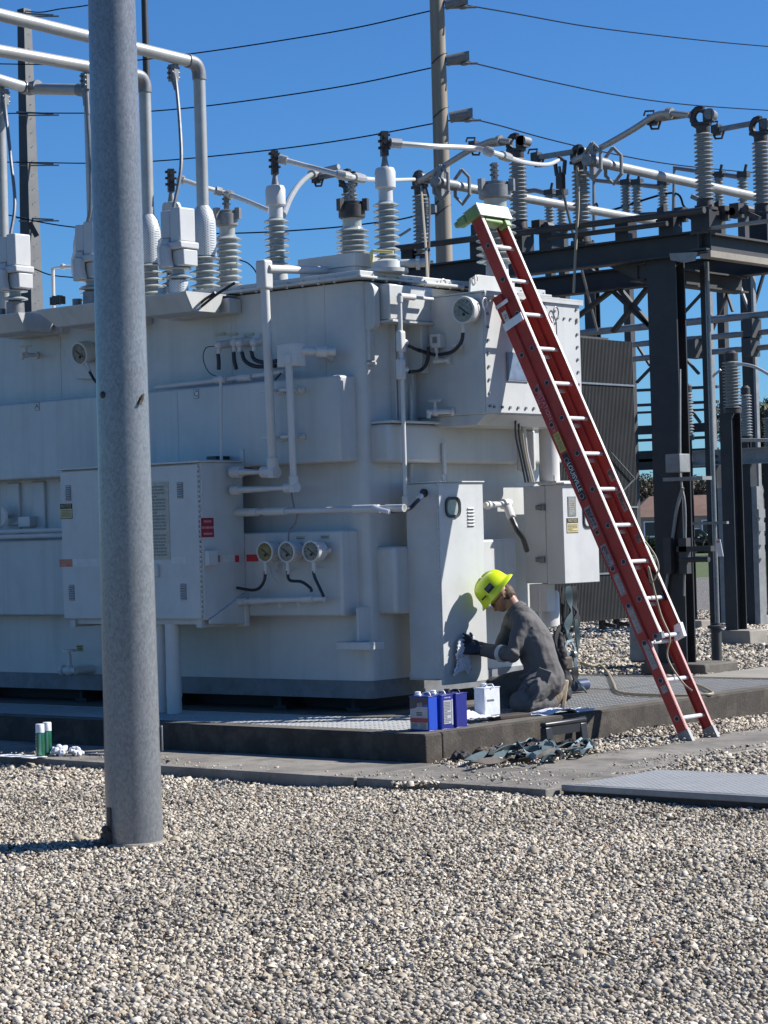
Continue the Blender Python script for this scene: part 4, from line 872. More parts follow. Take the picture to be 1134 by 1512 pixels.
mb = MB(); mb.tube(bez([at(u, v, y=1.0) for u, v in ((346, 418), (318, 436), (298, 452), (293, 454), (300, 444), (318, 432))], 6), .012, 8); mb.build('ground_lead', M['rubber'], TR)
# thin mast and connector behind the left shelf
p = at(79, 450, y=1.9); q = at(78, 396, y=1.9); mb = MB(); mb.tube([(p.x, 1.9, 3.69), q, at(92, 394, y=1.9), at(107, 394, y=1.9)], .017, 8); mb.ball(at(93, 394, y=1.9), .03, 8); mb.build('vent_pipe', M['pipe'], TR)
mb = MB(); c = at(85, 444, y=1.5)
for i in range(5): mb.obox(c+EX*(i-2)*.03+EZ*.01*(i % 2), (EX, EY, EZ), (.012, .03, .035))
mb.build('terminal_block', M['black'], TR)
# ------------------------------------------------------------------ extension ladder
A0 = at(1003, 1090, y=2.20); A1 = at(769, 540, y=2.20); la = (A1-A0).normalized(); ln = V((-la.z, 0, la.x))
if ln.x < 0: ln = -ln
A0 = A0 - la*((A0.z+.055)/la.z)                      # foot on the gravel
LD = empty('extension_ladder', A0+V((0, .18, 0)), 'red fibreglass extension ladder leaning against the transformer', 'ladder')
def lp(s, n, y): return A0+la*s+ln*n+V((0, y, 0))
def channel(mb, s0, s1, n0, n1, y, side, web=.006, fl=.030):
    """channel rail: web outside, flanges pointing to the rungs; side=+1 when the flanges point to +Y"""
    w = .006
    prof = [(n0, 0), (n1, 0), (n1, fl), (n1-w, fl), (n1-w, w), (n0+w, w), (n0+w, fl), (n0, fl)]
    P = [lp(s0, a, y+side*b) for a, b in prof]; ext = la*(s1-s0); n = 8; Q = [p+ext for p in P]
    mb.add(P+Q, [(0,1,4,5),(1,2,3,4),(0,5,6,7)]+[(n+5,n+4,n+1,n),(n+4,n+3,n+2,n+1),(n+7,n+6,n+5,n)]+[(i, n+i, n+(i+1) % n, (i+1) % n) for i in range(n)])
s_top_base = (at(735, 436, y=2.2)-A0).dot(la); s_fly0 = (at(990, 930, y=2.2)-A0).dot(la); s_fly1 = (at(697, 322, y=2.2)-A0).dot(la)
yb0, yb1, yf0, yf1 = 0.0, .385, .022, .363
for y, sd in ((yb0, 1), (yb1, -1)):
    mb = MB(); channel(mb, .05, s_top_base, 0, .084, y, sd); mb.build('base_rail', M['red'], LD, smooth=0)
    mb = MB(); channel(mb, .05, s_fly0+.02, .0845, .0875, y, sd, fl=.030); mb.build('lit_edge', M['redlip'], LD, smooth=0)  # paler strip on the flange, sunlight painted in
    mb = MB(); 
    P = lp(0, 0, y-(.004 if sd > 0 else -.004)); mb.prism([lp(-.0, .012, y-sd*.004), lp(.0, .10, y-sd*.004), lp(.10, .097, y-sd*.004), lp(.10, -.004, y-sd*.004), lp(.04, -.01, y-sd*.004)], (0, sd*.038, 0)); sh = mb.build('shoe', M['galvbeam'], LD)
    mb = MB(); mb.prism([lp(-.02, .0, y-sd*.010), lp(-.02, .105, y-sd*.010), lp(-.001, .105, y-sd*.010), lp(-.001, .0, y-sd*.010)], (0, sd*.05, 0)); mb.build('shoe_pad', M['rubber'], sh)
for y, sd in ((yf0, 1), (yf1, -1)):
    mb = MB(); channel(mb, s_fly0, s_fly1, .0885, .190, y, sd); mb.build('fly_rail', M['red'], LD, smooth=0)
    mb = MB(); channel(mb, s_fly0, s_fly1, .1905, .194, y, sd); mb.build('lit_edge', mk('lit_flange_face', (.72, .62, .56), .45, noise=(6, .15)), LD, smooth=0)  # cream strip: the fly flange coloured as if in full sun
s1 = (at(1022, 1057, y=2.39)-A0).dot(la); sN = (at(735, 356.5, y=2.37)-A0).dot(la)-.06; step = (sN-s1)/13
def rung(s, n, y0, y1, w):
    mb = MB(); mb.cyl(lp(s, n, y0), lp(s, n, y1), .0165, 10); r = mb.build('rung', M['rung'], LD)
    for yy, d in ((w[0], -1), (w[1], 1)):
        mb = MB(); mb.lathe([(.019, 0), (.0225, .0005), (.0225, .006), (.018, .007), (.0165, .002)], lp(s, n, yy), (0, d, 0), 14); mb.build('rung_ring', M['sticker'], r)
        mb = MB(); mb.lathe([(.0162, .0015), (.0162, .003)], lp(s, n, yy), (0, d, 0), 12); mb.build('rung_hole', M['void'], r)
for k in range(11): rung(s1+step*k, .048, yb0+.007, yb1-.007, (yb0, yb1))
for k in range(2, 14): rung(s1+step*k+.01, .148, yf0+.007, yf1-.007, (yf0, yf1))
# guide brackets where the sections meet, rung locks, foot guards of the fly
for y, sd in ((yb0, 1), (yb1, -1)):
    mb = MB(); mb.prism([lp(s_top_base-.30, -.004, y-sd*.003), lp(s_top_base-.30, .196, y-sd*.003), lp(s_top_base-.235, .196, y-sd*.003), lp(s_top_base-.235, -.004, y-sd*.003)], (0, -sd*.004, 0))
    mb.prism([lp(s_top_base-.10, -.002, y-sd*.003), lp(s_top_base-.10, .13, y-sd*.003), lp(s_top_base-.07, .13, y-sd*.003), lp(s_top_base-.07, -.002, y-sd*.003)], (0, -sd*.004, 0)); mb.build('guide_bracket', M['rung'], LD)
    mb = MB(); yf = yf0 if sd > 0 else yf1; mb.prism([lp(s_fly0-.02, .13 if sd > 0 else .10, yf-sd*.002), lp(s_fly0-.02, .197, yf-sd*.002), lp(s_fly0+(.03 if sd > 0 else .09), .21, yf-sd*.002), lp(s_fly0+(.03 if sd > 0 else .09), .15, yf-sd*.002)], (0, sd*.04, 0)); mb.build('fly_shoe', M['clampgrey'] if sd > 0 else M['rung'], LD)
    mb = MB(); sl_ = (at(955, 830, y=2.4)-A0).dot(la); mb.prism([lp(sl_-.28, .10, yf+sd*.008), lp(sl_-.30, .17, yf+sd*.008), lp(sl_-.12, .19, yf+sd*.008), lp(sl_-.02, .14, yf+sd*.008), lp(sl_-.1, .10, yf+sd*.008)], (0, sd*.03, 0)); mb.build('rung_lock', M['black'], LD)
# pale green and white cap tied over the top
mb = MB(); mb.box((0, 0, 0), (0, 0, 0)); mb = MB()
def lbox(mb, s0, s1, n0, n1, y0, y1): return mb.add([lp(s, n, y) for s in (s0, s1) for n in (n0, n1) for y in (y0, y1)], [(0,2,3,1),(4,5,7,6),(0,1,5,4),(1,3,7,5),(3,2,6,7),(2,0,4,6)])
T0 = s_fly1
mb = MB(); lbox(mb, T0-.02, T0+.075, .07, .212, yf0-.035, yf1+.035); lbox(mb, T0-.01, T0+.07, -.02, .069, yf0-.035, yf0+.03); lbox(mb, T0+.012, T0+.06, -.06, -.0205, yf0-.03, yf0+.02); lbox(mb, T0-.09, T0-.0205, .12, .206, yf1-.05, yf1+.03); lbox(mb, T0-.065, T0-.0205, .10, .196, yf0+.04, yf1-.06); cp = mb.build('end_cap', M['green'], LD, bevel=.012)
mb = MB(); lbox(mb, T0-.03, T0+.083, .2125, .224, yf0-.04, yf1+.045); lbox(mb, T0+.0755, T0+.083, .06, .212, yf0-.03, yf1+.04); mb.build('cap_plate', M['cap'], cp, bevel=.003)
text('cap_lettering', 'LOUISVILLE', lp(T0+.035, .2245, (yf0+yf1)/2+.03), EY, la, .028, M['plategrey'], cp, sx=.95)
# lettering and stickers on the outer faces
def strip(u0, v0, u1, v1, n0, n1, mat, name='sticker', y=None, sd=1):
    """sticker on the web of a rail between two points of its height in the photo"""
    yy = yb0 if y is None else y
    a = (at(u0, v0, y=A0.y+yy)-A0).dot(la); b = (at(u1, v1, y=A0.y+yy)-A0).dot(la)
    mb = MB(); mb.prism([lp(a, n0, yy-sd*.0004), lp(a, n1, yy-sd*.0004), lp(b, n1, yy-sd*.0004), lp(b, n0, yy-sd*.0004)], (0, -sd*.0012, 0)); o = mb.build(name, M[mat], LD, smooth=0)
    return a, b, o
def ltext(body, u, v, n, h, mat, parent, sx=1.0):
    s = (at(u, v, y=A0.y)-A0).dot(la); return text('rail_lettering', body, lp(s, n, -.0022), -la, ln, h, M[mat], parent, sx)
ltext('SUBSTATION', 803, 594, .060, .042, 'pinkink', LD, .92); ltext('ONLY', 792, 597, .020, .030, 'pinkink', LD, 1.0)
ltext('E-1X', 814, 632, .045, .034, 'pinkink', LD)
a, b, o = strip(818, 641, 830, 668, .022, .080, 'yellow', 'warning_sticker'); scribble(MB(), lp((a+b)/2, .05, -.0018), -la, ln, abs(a-b)*.85, .045, 4, 5).build('sticker_print', M['dullink'], o, smooth=0)
a, b, o = strip(830, 672, 858, 741, .028, .078, 'ink', 'brand_sticker'); ltext('LOUISVILLE', 846, 706, .053, .040, 'white', o, .9)
a, b, o = strip(731, 469, 738, 483, .024, .072, 'tapewhite', 'initial_sticker'); ltext('N', 735, 476, .048, .035, 'ink', o)
for k, (u0, v0, u1, v1) in enumerate(((862, 751, 876, 782), (884, 808, 899, 838), (908, 848, 922, 878), (928, 898, 944, 935), (949, 950, 967, 988), (975, 1014, 981, 1024))):
    a, b, o = strip(u0, v0, u1, v1, .020, .074, 'sticker'); scribble(MB(), lp((a+b)/2, .047, -.0018), -la, ln, abs(a-b)*.8, .045, 6, k).build('sticker_print', M['ink'] if k in (0, 1) else M['plate'], o, smooth=0)
for k, (u0, v0, u1, v1) in enumerate(((897, 695, 902, 712), (911, 727, 921, 757), (938, 790, 944, 802))):
    yy = yf1-.007
    a = (at(u0, v0, y=A0.y+yy)-A0).dot(la); b = (at(u1, v1, y=A0.y+yy)-A0).dot(la)
    mb = MB(); mb.prism([lp(a, .125, yy), lp(a, .178, yy), lp(b, .178, yy), lp(b, .125, yy)], (0, -.0012, 0)); o = mb.build('sticker', M['sticker'], LD, smooth=0)
    scribble(MB(), lp((a+b)/2, .152, yy-.0016), -la, ln, abs(a-b)*.8, .045, 4, 20+k).build('sticker_print', M['ink'], o, smooth=0)
# haul rope of the ladder
pts = [at(u, v, y=A0.y+.19) for u, v in ((953, 800), (968, 822), (972, 842), (962, 860), (958, 838), (975, 905), (989, 940), (985, 965), (992, 985), (1010, 1010), (1022, 1020))]
mb = MB(); mb.tube(bez(pts, 8), .007, 6); mb.build('rope', M['cord'], LD)
mb = MB(); mb.tube(bez([at(u, v, y=A0.y+.2)-ln*.05 for u, v in ((806, 510), (840, 620), (872, 700), (898, 770), (930, 832), (965, 890), (985, 930))], 6), .0045, 6); mb.build('rope', M['cable'], LD)
# ------------------------------------------------------------------ kneeling worker
CR, CF = V(_r0), V((-_r0.y, _r0.x, 0))             # camera's right and forward on the ground
pz = .196
hip = at(803, 1003, dep=17.95)
PE = empty('person', (hip.x, hip.y, pz), 'worker in grey coveralls and lime hard hat kneeling to wipe the tall grey cabinet', 'person')
M['cloth'] = mk('coverall_cloth', (.108, .101, .098), .85, noise=(5, .15), bump=(22, .4))
M['skin'] = mk('skin', (.36, .19, .13), .5, noise=(30, .12)); M['hair'] = mk('brown_hair', (.10, .055, .03), .7, noise=(40, .4))
M['hivis'] = mk('lime_hard_hat', (.66, .80, .008), .3, coat=.4); M['reflect'] = mk('reflective_tape', (.48, .48, .47), .4)
M['glove'] = mk('dark_glove', (.018, .022, .035), .6, bump=(60, .4)); M['boot'] = mk('work_boot', (.24, .18, .12), .7, noise=(20, .3)); M['sole'] = mk('boot_sole', (.42, .32, .22), .8, noise=(20, .2))
M['rag'] = mk('white_rag', (.66, .66, .70), .9, noise=(12, .12))
def limb(mb, pts, n=14):
    """tapered, round-ended limb through (point, radius) stations"""
    mb.tube([p for p, r in pts], [r for p, r in pts], n)
    for p, r in pts: mb.ball(p, r, 14)
def skinned(name, mb, mat, parent, voxel=.014, smooth=4, wrinkle=0, wsize=.08):
    o = mb.build(name, mat, parent, smooth=0)
    r = o.modifiers.new('remesh', 'REMESH'); r.mode = 'VOXEL'; r.voxel_size = voxel; r.use_smooth_shade = True
    s = o.modifiers.new('smooth', 'SMOOTH'); s.factor = .5; s.iterations = smooth
    if wrinkle:
        tx = bpy.data.textures.new(name+'_folds', 'CLOUDS'); tx.noise_scale = wsize; tx.noise_depth = 2
        d = o.modifiers.new('folds', 'DISPLACE'); d.texture = tx; d.strength = wrinkle; d.mid_level = .5; d.texture_coords = 'GLOBAL'
    return o
D = lambda u, v, d: at(u, v, dep=d)
sh_n, el_n, wr_n = D(773, 919, 17.88), D(757, 967, 17.78), D(713, 961, 18.06)
sh_f, el_f, wr_f = D(757, 916, 18.22), D(738, 962, 18.22), D(703, 955, 18.22)
hand = at(683, 957, x=XT+.035)
hp_n, kn_n, an_n = D(803, 1004, 17.80), D(769, 1037, 17.60), D(815, 1036, 17.96)
hp_f, kn_f, an_f = D(800, 1004, 18.10), D(731, 1014, 18.22), D(752, 1043, 18.12)
neck = D(763, 903, 18.05)
hu = (-.72*CR+.69*EZ).normalized(); hf = (-.69*CR-.72*EZ).normalized(); hs = -CF
hc = D(738, 879, 18.10)
def torso(mb, g=1.0, k=1.0):
    for off in (-.085, .085):
        limb(mb, [(D(805, 1003, 17.95)+CF*off, .125*g), (D(797, 976, 17.95)+CF*off, .112*g), (D(787, 945, 18.0)+CF*off, .122*g), (D(772, 914, 18.05)+CF*off*1.1, .088*g)])
    limb(mb, [(sh_n, .070*g), (D(765, 912, 18.05), .075*g), (sh_f, .066*g)])
def arms(mb, g=1.0):
    limb(mb, [(sh_n, .070*g), (sh_n.lerp(el_n, .5), .062*g), (el_n, .055*g), (el_n.lerp(wr_n, .5), .050*g), (wr_n, .040*g)])
    limb(mb, [(sh_f, .066*g), (el_f, .054*g), (wr_f, .040*g)])
def legs(mb, g=1.0):
    limb(mb, [(hp_n, .105*g), (hp_n.lerp(kn_n, .5), .096*g), (kn_n, .082*g), (kn_n.lerp(an_n, .5), .075*g), (an_n, .055*g)])
    limb(mb, [(hp_f, .105*g), (hp_f.lerp(kn_f, .55), .09*g), (kn_f, .074*g), (kn_f.lerp(an_f, .5), .062*g), (an_f, .05*g)])
def folds(mb):
    """raised cloth creases laid on the coverall before it is melted into one skin"""
    rr = random.Random(3)
    for pts in (((800, 985, 17.80), (806, 962, 17.85), (800, 938, 17.86), (789, 920, 17.87)), ((790, 985, 17.79), (795, 965, 17.81), (790, 948, 17.82)), ((808, 982, 17.86), (814, 962, 17.92), (810, 940, 17.96)), ((778, 975, 17.84), (784, 958, 17.83), (782, 940, 17.83)),
                ((772, 990, 17.84), (790, 984, 17.79), (808, 982, 17.83)), ((772, 996, 17.82), (792, 990, 17.78), (812, 990, 17.84)), ((775, 982, 17.85), (792, 977, 17.80), (806, 975, 17.84)),
                ((766, 930, 17.82), (762, 945, 17.76), (764, 958, 17.75)), ((774, 934, 17.82), (772, 948, 17.78), (768, 962, 17.76)), ((768, 968, 17.74), (756, 962, 17.72), (750, 956, 17.80)), ((764, 975, 17.76), (752, 972, 17.75), (742, 970, 17.82)), ((742, 957, 17.86), (732, 966, 17.86), (728, 970, 17.9)),
                ((800, 998, 17.69), (790, 1008, 17.62), (780, 1020, 17.56)), ((806, 1006, 17.69), (798, 1018, 17.63), (786, 1030, 17.56)), ((810, 1016, 17.72), (802, 1028, 17.68), (790, 1036, 17.60)), ((778, 1012, 17.62), (770, 1022, 17.56), (762, 1030, 17.54)), ((764, 1040, 17.53), (774, 1046, 17.54), (788, 1046, 17.60)), ((760, 1028, 17.54), (770, 1034, 17.52), (782, 1034, 17.54)), ((790, 1044, 17.64), (802, 1036, 17.72), (814, 1026, 17.82))):
        r_ = rr.uniform(.012, .019); P = bez([D(*p) for p in pts], 5); n_ = len(P); mb.tube(P, [r_*(.35+.65*math.sin(math.pi*(i+.5)/n_)) for i in range(n_)], 8)
mb = MB()                                           # the body itself, head to feet
torso(mb, .74); arms(mb, .66); legs(mb, .70)
limb(mb, [(neck, .062), (hc-hu*.075-hf*.03, .056), (hc-hu*.02-hf*.01, .075)])
mb.ball(hc+hu*.01-hf*.005, .092, 18); mb.ball(hc+hf*.022-hu*.02, .078, 16)
limb(mb, [(hc+hf*.045-hu*.06, .052), (hc+hf*.062-hu*.088, .030)])          # jaw and chin
limb(mb, [(hc+hf*.093-hu*.022, .012), (hc+hf*.112-hu*.052, .015)])         # nose
limb(mb, [(hc+hf*.084-hu*.078+hs*.02, .012), (hc+hf*.090-hu*.078, .013), (hc+hf*.084-hu*.078-hs*.02, .012)])   # mouth
for s in (1, -1): 
    mb.ball(hc+hs*.076*s-hu*.02-hf*.012, .02, 10, (1, 1, 1.3)); limb(mb, [(hc+hf*.083-hu*.0+hs*.035*s, .016), (hc+hf*.09-hu*.0+hs*.012*s, .015)])
limb(mb, [(wr_n, .03), (wr_n.lerp(hand, .5), .02)]); limb(mb, [(wr_f, .03), (wr_f.lerp(hand+EZ*.03, .5), .02)])
skinned('body', mb, M['skin'], PE, .009, 3)
mb = MB(); torso(mb, 1.24); arms(mb, 1.2); legs(mb, 1.13); limb(mb, [(D(768, 907, 18.05), .085), (neck+CR*.006, .072)]); folds(mb); skinned('coverall', mb, M['cloth'], PE, .0085, 2, .020, .11)
mb = MB(); mb.lathe([(.092, -.03), (.098, -.005), (.088, .030), (.076, .034), (.070, .0)], neck, (hc-hu*.08-neck), 18); mb.build('collar', M['cloth'], PE)
d_ = (wr_n-el_n).normalized(); mb = MB(); c = el_n.lerp(wr_n, .34); mb.lathe([(.066, -.022), (.0695, -.02), (.0695, .02), (.066, .022)], c, d_, 18); mb.build('reflective_cuff', M['reflect'], PE)
mb = MB(); c = sh_n.lerp(el_n, .06); mb.tube([D(764, 905, 17.94), D(777, 913, 17.83), D(790, 929, 17.88)], .008, 8); mb.build('shoulder_seam', M['cloth'], PE)
mb = MB(); mb.tube(bez([D(768, 1000, 17.80), D(788, 992, 17.755), D(808, 988, 17.80), D(822, 990, 17.94)], 5), .016, 8); mb.build('waist_seam', M['cloth'], PE)
for a_, b_, c_ in ((D(786, 925, 17.81), D(800, 950, 17.82), D(806, 985, 17.82)), (D(797, 1012, 17.66), D(787, 1028, 17.56), D(775, 1040, 17.52))):
    mb = MB(); mb.tube(bez([a_, b_, c_], 6), .006, 6); mb.build('seam', M['cloth'], PE)
mb = MB(); mb.obox(D(801, 1000, 17.67), (CR+EZ*-.4, EZ+CR*.4, CF), (.055, .065, .008)); mb.build('pocket', M['cloth'], PE, bevel=.006)
mb = MB(); mb.obox(D(775, 1022, 17.60), (CR-EZ*.8, EZ+CR*.8, CF), (.05, .05, .012)); mb.build('knee_patch', M['cloth'], PE, bevel=.008)
# hair, glasses
mb = MB(); mb.ball(hc-hf*.035-hu*.02, .082, 16, (1, 1, 1)); limb(mb, [(hc-hf*.055-hu*.06, .045), (hc-hf*.04-hu*.085, .035)]); mb.ball(hc-hf*.01-hu*.01+hs*.045, .048, 12); skinned('hair', mb, M['hair'], PE, .008, 1, .012, .02)
mb = MB(); mb.tube([hc+hf*.10-hu*.005+hs*.055, hc+hf*.05+hs*.086-hu*.002, hc-hf*.02+hs*.088-hu*.0], .004, 6); mb.obox(hc+hf*.103-hu*.012+hs*.032, (hs, hu, hf), (.028, .018, .003)); mb.obox(hc+hf*.103-hu*.012-hs*.032, (hs, hu, hf), (.028, .018, .003)); mb.build('safety_glasses', M['black'], PE)
# full-brim hard hat
hb = hc+hu*.055-hf*.004; HT = empty('hard_hat', hb); HT.parent = PE; HT.location = hb-V(PE.location)
mb = MB(); n = 32
prof = [(.180, -.030, 1.06), (.172, -.016, 1.06), (.150, -.002, 1.08), (.136, .012, 1.12), (.132, .045, 1.13), (.122, .080, 1.13), (.100, .112, 1.13), (.066, .134, 1.13), (.030, .143, 1.12), (.002, .145, 1.1)]
vs = []
for r, z, e in prof:
    for j in range(n):
        t = 2*math.pi*j/n; dip = -.018*math.cos(t) if r > .14 else 0
        up_ = .018*(1 if r < .13 and z > .04 else 0)*math.exp(-(math.sin(t)/.16)**2)
        vs.append(hb+hf*(r*e*math.cos(t))+hs*(r*.93*math.sin(t))+hu*(z+dip*.6+up_))
mb.add(vs, [(i*n+j, i*n+(j+1) % n, (i+1)*n+(j+1) % n, (i+1)*n+j) for i in range(len(prof)-1) for j in range(n)]+[tuple((len(prof)-1)*n+j for j in range(n))])
o = mb.build('shell', M['hivis'], HT, smooth=60); so_ = o.modifiers.new('thickness', 'SOLIDIFY'); so_.thickness = .004; ss = o.modifiers.new('sub', 'SUBSURF'); ss.levels = 1; ss.render_levels = 1
mb = MB(); c = hb+hu*.052+hs*.128+hf*.02; nn = (hs+hu*.18).normalized(); mb.obox(c, (hf, (hu-hs*.18), nn), (.034, .026, .004)); st = mb.build('hat_sticker', M['ink'], HT)
mb = scribble(MB(), c+nn*.0045, -hf, (hu-hs*.18), .05, .035, 3, 2); mb.build('sticker_print', M['plategrey'], HT, smooth=0)
mb = MB(); mb.obox(hb+hu*.03+hs*.112+hf*.105, (hf, hu, hs), (.024, .006, .006)); mb.build('accessory_slot', M['ink'], HT)
# gloves: palm, four bent fingers, thumb
def glove(w, h, spread, up, name='glove'):
    mb = MB(); d = (h-w).normalized(); side = up
    limb(mb, [(w-d*.05, .050), (w-d*.01, .046), (w+d*.03, .038)])
    for k in (-1, 0, 1): limb(mb, [(w+d*.03+side*.012*k, .026), (h+side*.026*k, .023)])
    fl = (.068, .078, .074, .058)
    for k in range(4):
        b0 = h+side*(.036-.024*k); dd = (d*.9+side*(.22-.15*k)*spread+CR*-.15).normalized(); m_ = b0+dd*fl[k]*.5; e_ = b0+dd*fl[k]*.95-EX*.012
        limb(mb, [(b0, .0125), (m_, .0115), (e_, .0095)], 10)
    t0 = w.lerp(h, .45)+side*.035; t1 = t0+side*.035+d*.02; limb(mb, [(t0, .015), (t1, .0125), (t1+d*.028+side*.008, .0105)], 10)
    return skinned(name, mb, M['glove'], PE, .0058, 2)
glove(wr_n, hand+EX*.012+(wr_n-hand).normalized()*.05, 1.0, (EZ*.85+EY*.45).normalized())
glove(wr_f, hand+V((.02, .05, .05)), 1.0, EZ)
# boots
mb = MB(); toe, heel = D(812, 1043, 17.93), D(826, 1012, 18.02)
limb(mb, [(toe, .048), (D(821, 1028, 17.98), .062), (heel, .054)]); limb(mb, [(an_n, .056), (heel.lerp(an_n, .3), .052)]); skinned('boot', mb, M['boot'], PE, .010, 3, .01, .04)
mb = MB(); o_ = [(-.02, -.045), (.03, -.052), (.12, -.045), (.20, -.038), (.255, -.028), (.265, 0), (.255, .028), (.20, .038), (.12, .045), (.03, .052), (-.02, .045)]
so0 = D(828, 1044, 17.97); ax = (D(834, 1004, 18.04)-so0).normalized(); w_ = CF.copy(); nn = ax.cross(w_).normalized(); mb.prism([so0+ax*(a*.86-.0)+w_*b for a, b in o_], nn*.03 if nn.dot(CR) > 0 else -nn*.03); mb.build('boot_sole', M['sole'], PE, bevel=.005)
mb = MB(); limb(mb, [(an_f, .05), (an_f+CR*-.03-EZ*.02, .05), (V((an_f.x, an_f.y, pz+.04))-CR*.16, .038)]); skinned('boot', mb, M['boot'], PE, .010, 3)
# crumpled cloth things ------------------------------------------------------
def rag(name, c, w, h, parent=None, right=EX, fwd=EY, amp=.02, seed=1, mat='rag', n=22, lift=None, thick=.004):
    rr = np.random.default_rng(seed); ph = rr.uniform(0, 6.28, 8); fr = rr.uniform(9, 34, (8, 2)); mb = MB(); vs = []
    right, fwd = V(right).normalized(), V(fwd).normalized(); nn = right.cross(fwd)
    for i in range(n+1):
        for j in range(n+1):
            a, b = (i/n-.5), (j/n-.5); er = 1+.12*math.sin(5*math.atan2(b, a)+ph[0])+.07*math.sin(9*math.atan2(b, a)+ph[1])
            z = sum(abs(math.sin(fr[k][0]*a*w*4+fr[k][1]*b*h*4+ph[k])) for k in range(5))/5*amp
            if lift: z += lift(a, b)
            vs.append(V(c)+right*(a*w*er)+fwd*(b*h*er)+nn*z)
    mb.add(vs, [(i*(n+1)+j, (i+1)*(n+1)+j, (i+1)*(n+1)+j+1, i*(n+1)+j+1) for i in range(n) for j in range(n)])
    o = mb.build(name, M[mat], parent, smooth=60); s = o.modifiers.new('thickness', 'SOLIDIFY'); s.thickness = thick; s.offset = 1; return o
c = at(681, 967, x=XT+.012); o = rag('wiping_cloth', V((XT+.012, c.y, c.z+.01)), .20, .30, None, EY, (0, .25, 1), .055, 4, 'rag'); tag(o, 'pale cloth pressed against the tall cabinet under the worker\'s dark glove', 'cloth')
c = at(692, 1064, z=pz+.012); o = rag('rag', (c.x-.02, c.y, pz+.01), .20, .40, None, EX, (.25, 1, 0), .035, 9, 'rag', lift=lambda a, b: .05*math.exp(-((a+.1)**2+(b-.1)**2)/.03)); tag(o, 'crumpled white rag on the kerb between the blue cans and the white can', 'rag')
c = at(820, 1052, z=pz+.01); o = rag('towel', (c.x+.01, c.y, pz+.012), .20, .62, None, (1, -.2, 0), (.2, 1, 0), .02, 12, 'rag', lift=lambda a, b: .018*math.cos(b*9)); tag(o, 'flat white towel on the kerb at the worker\'s knee', 'towel')
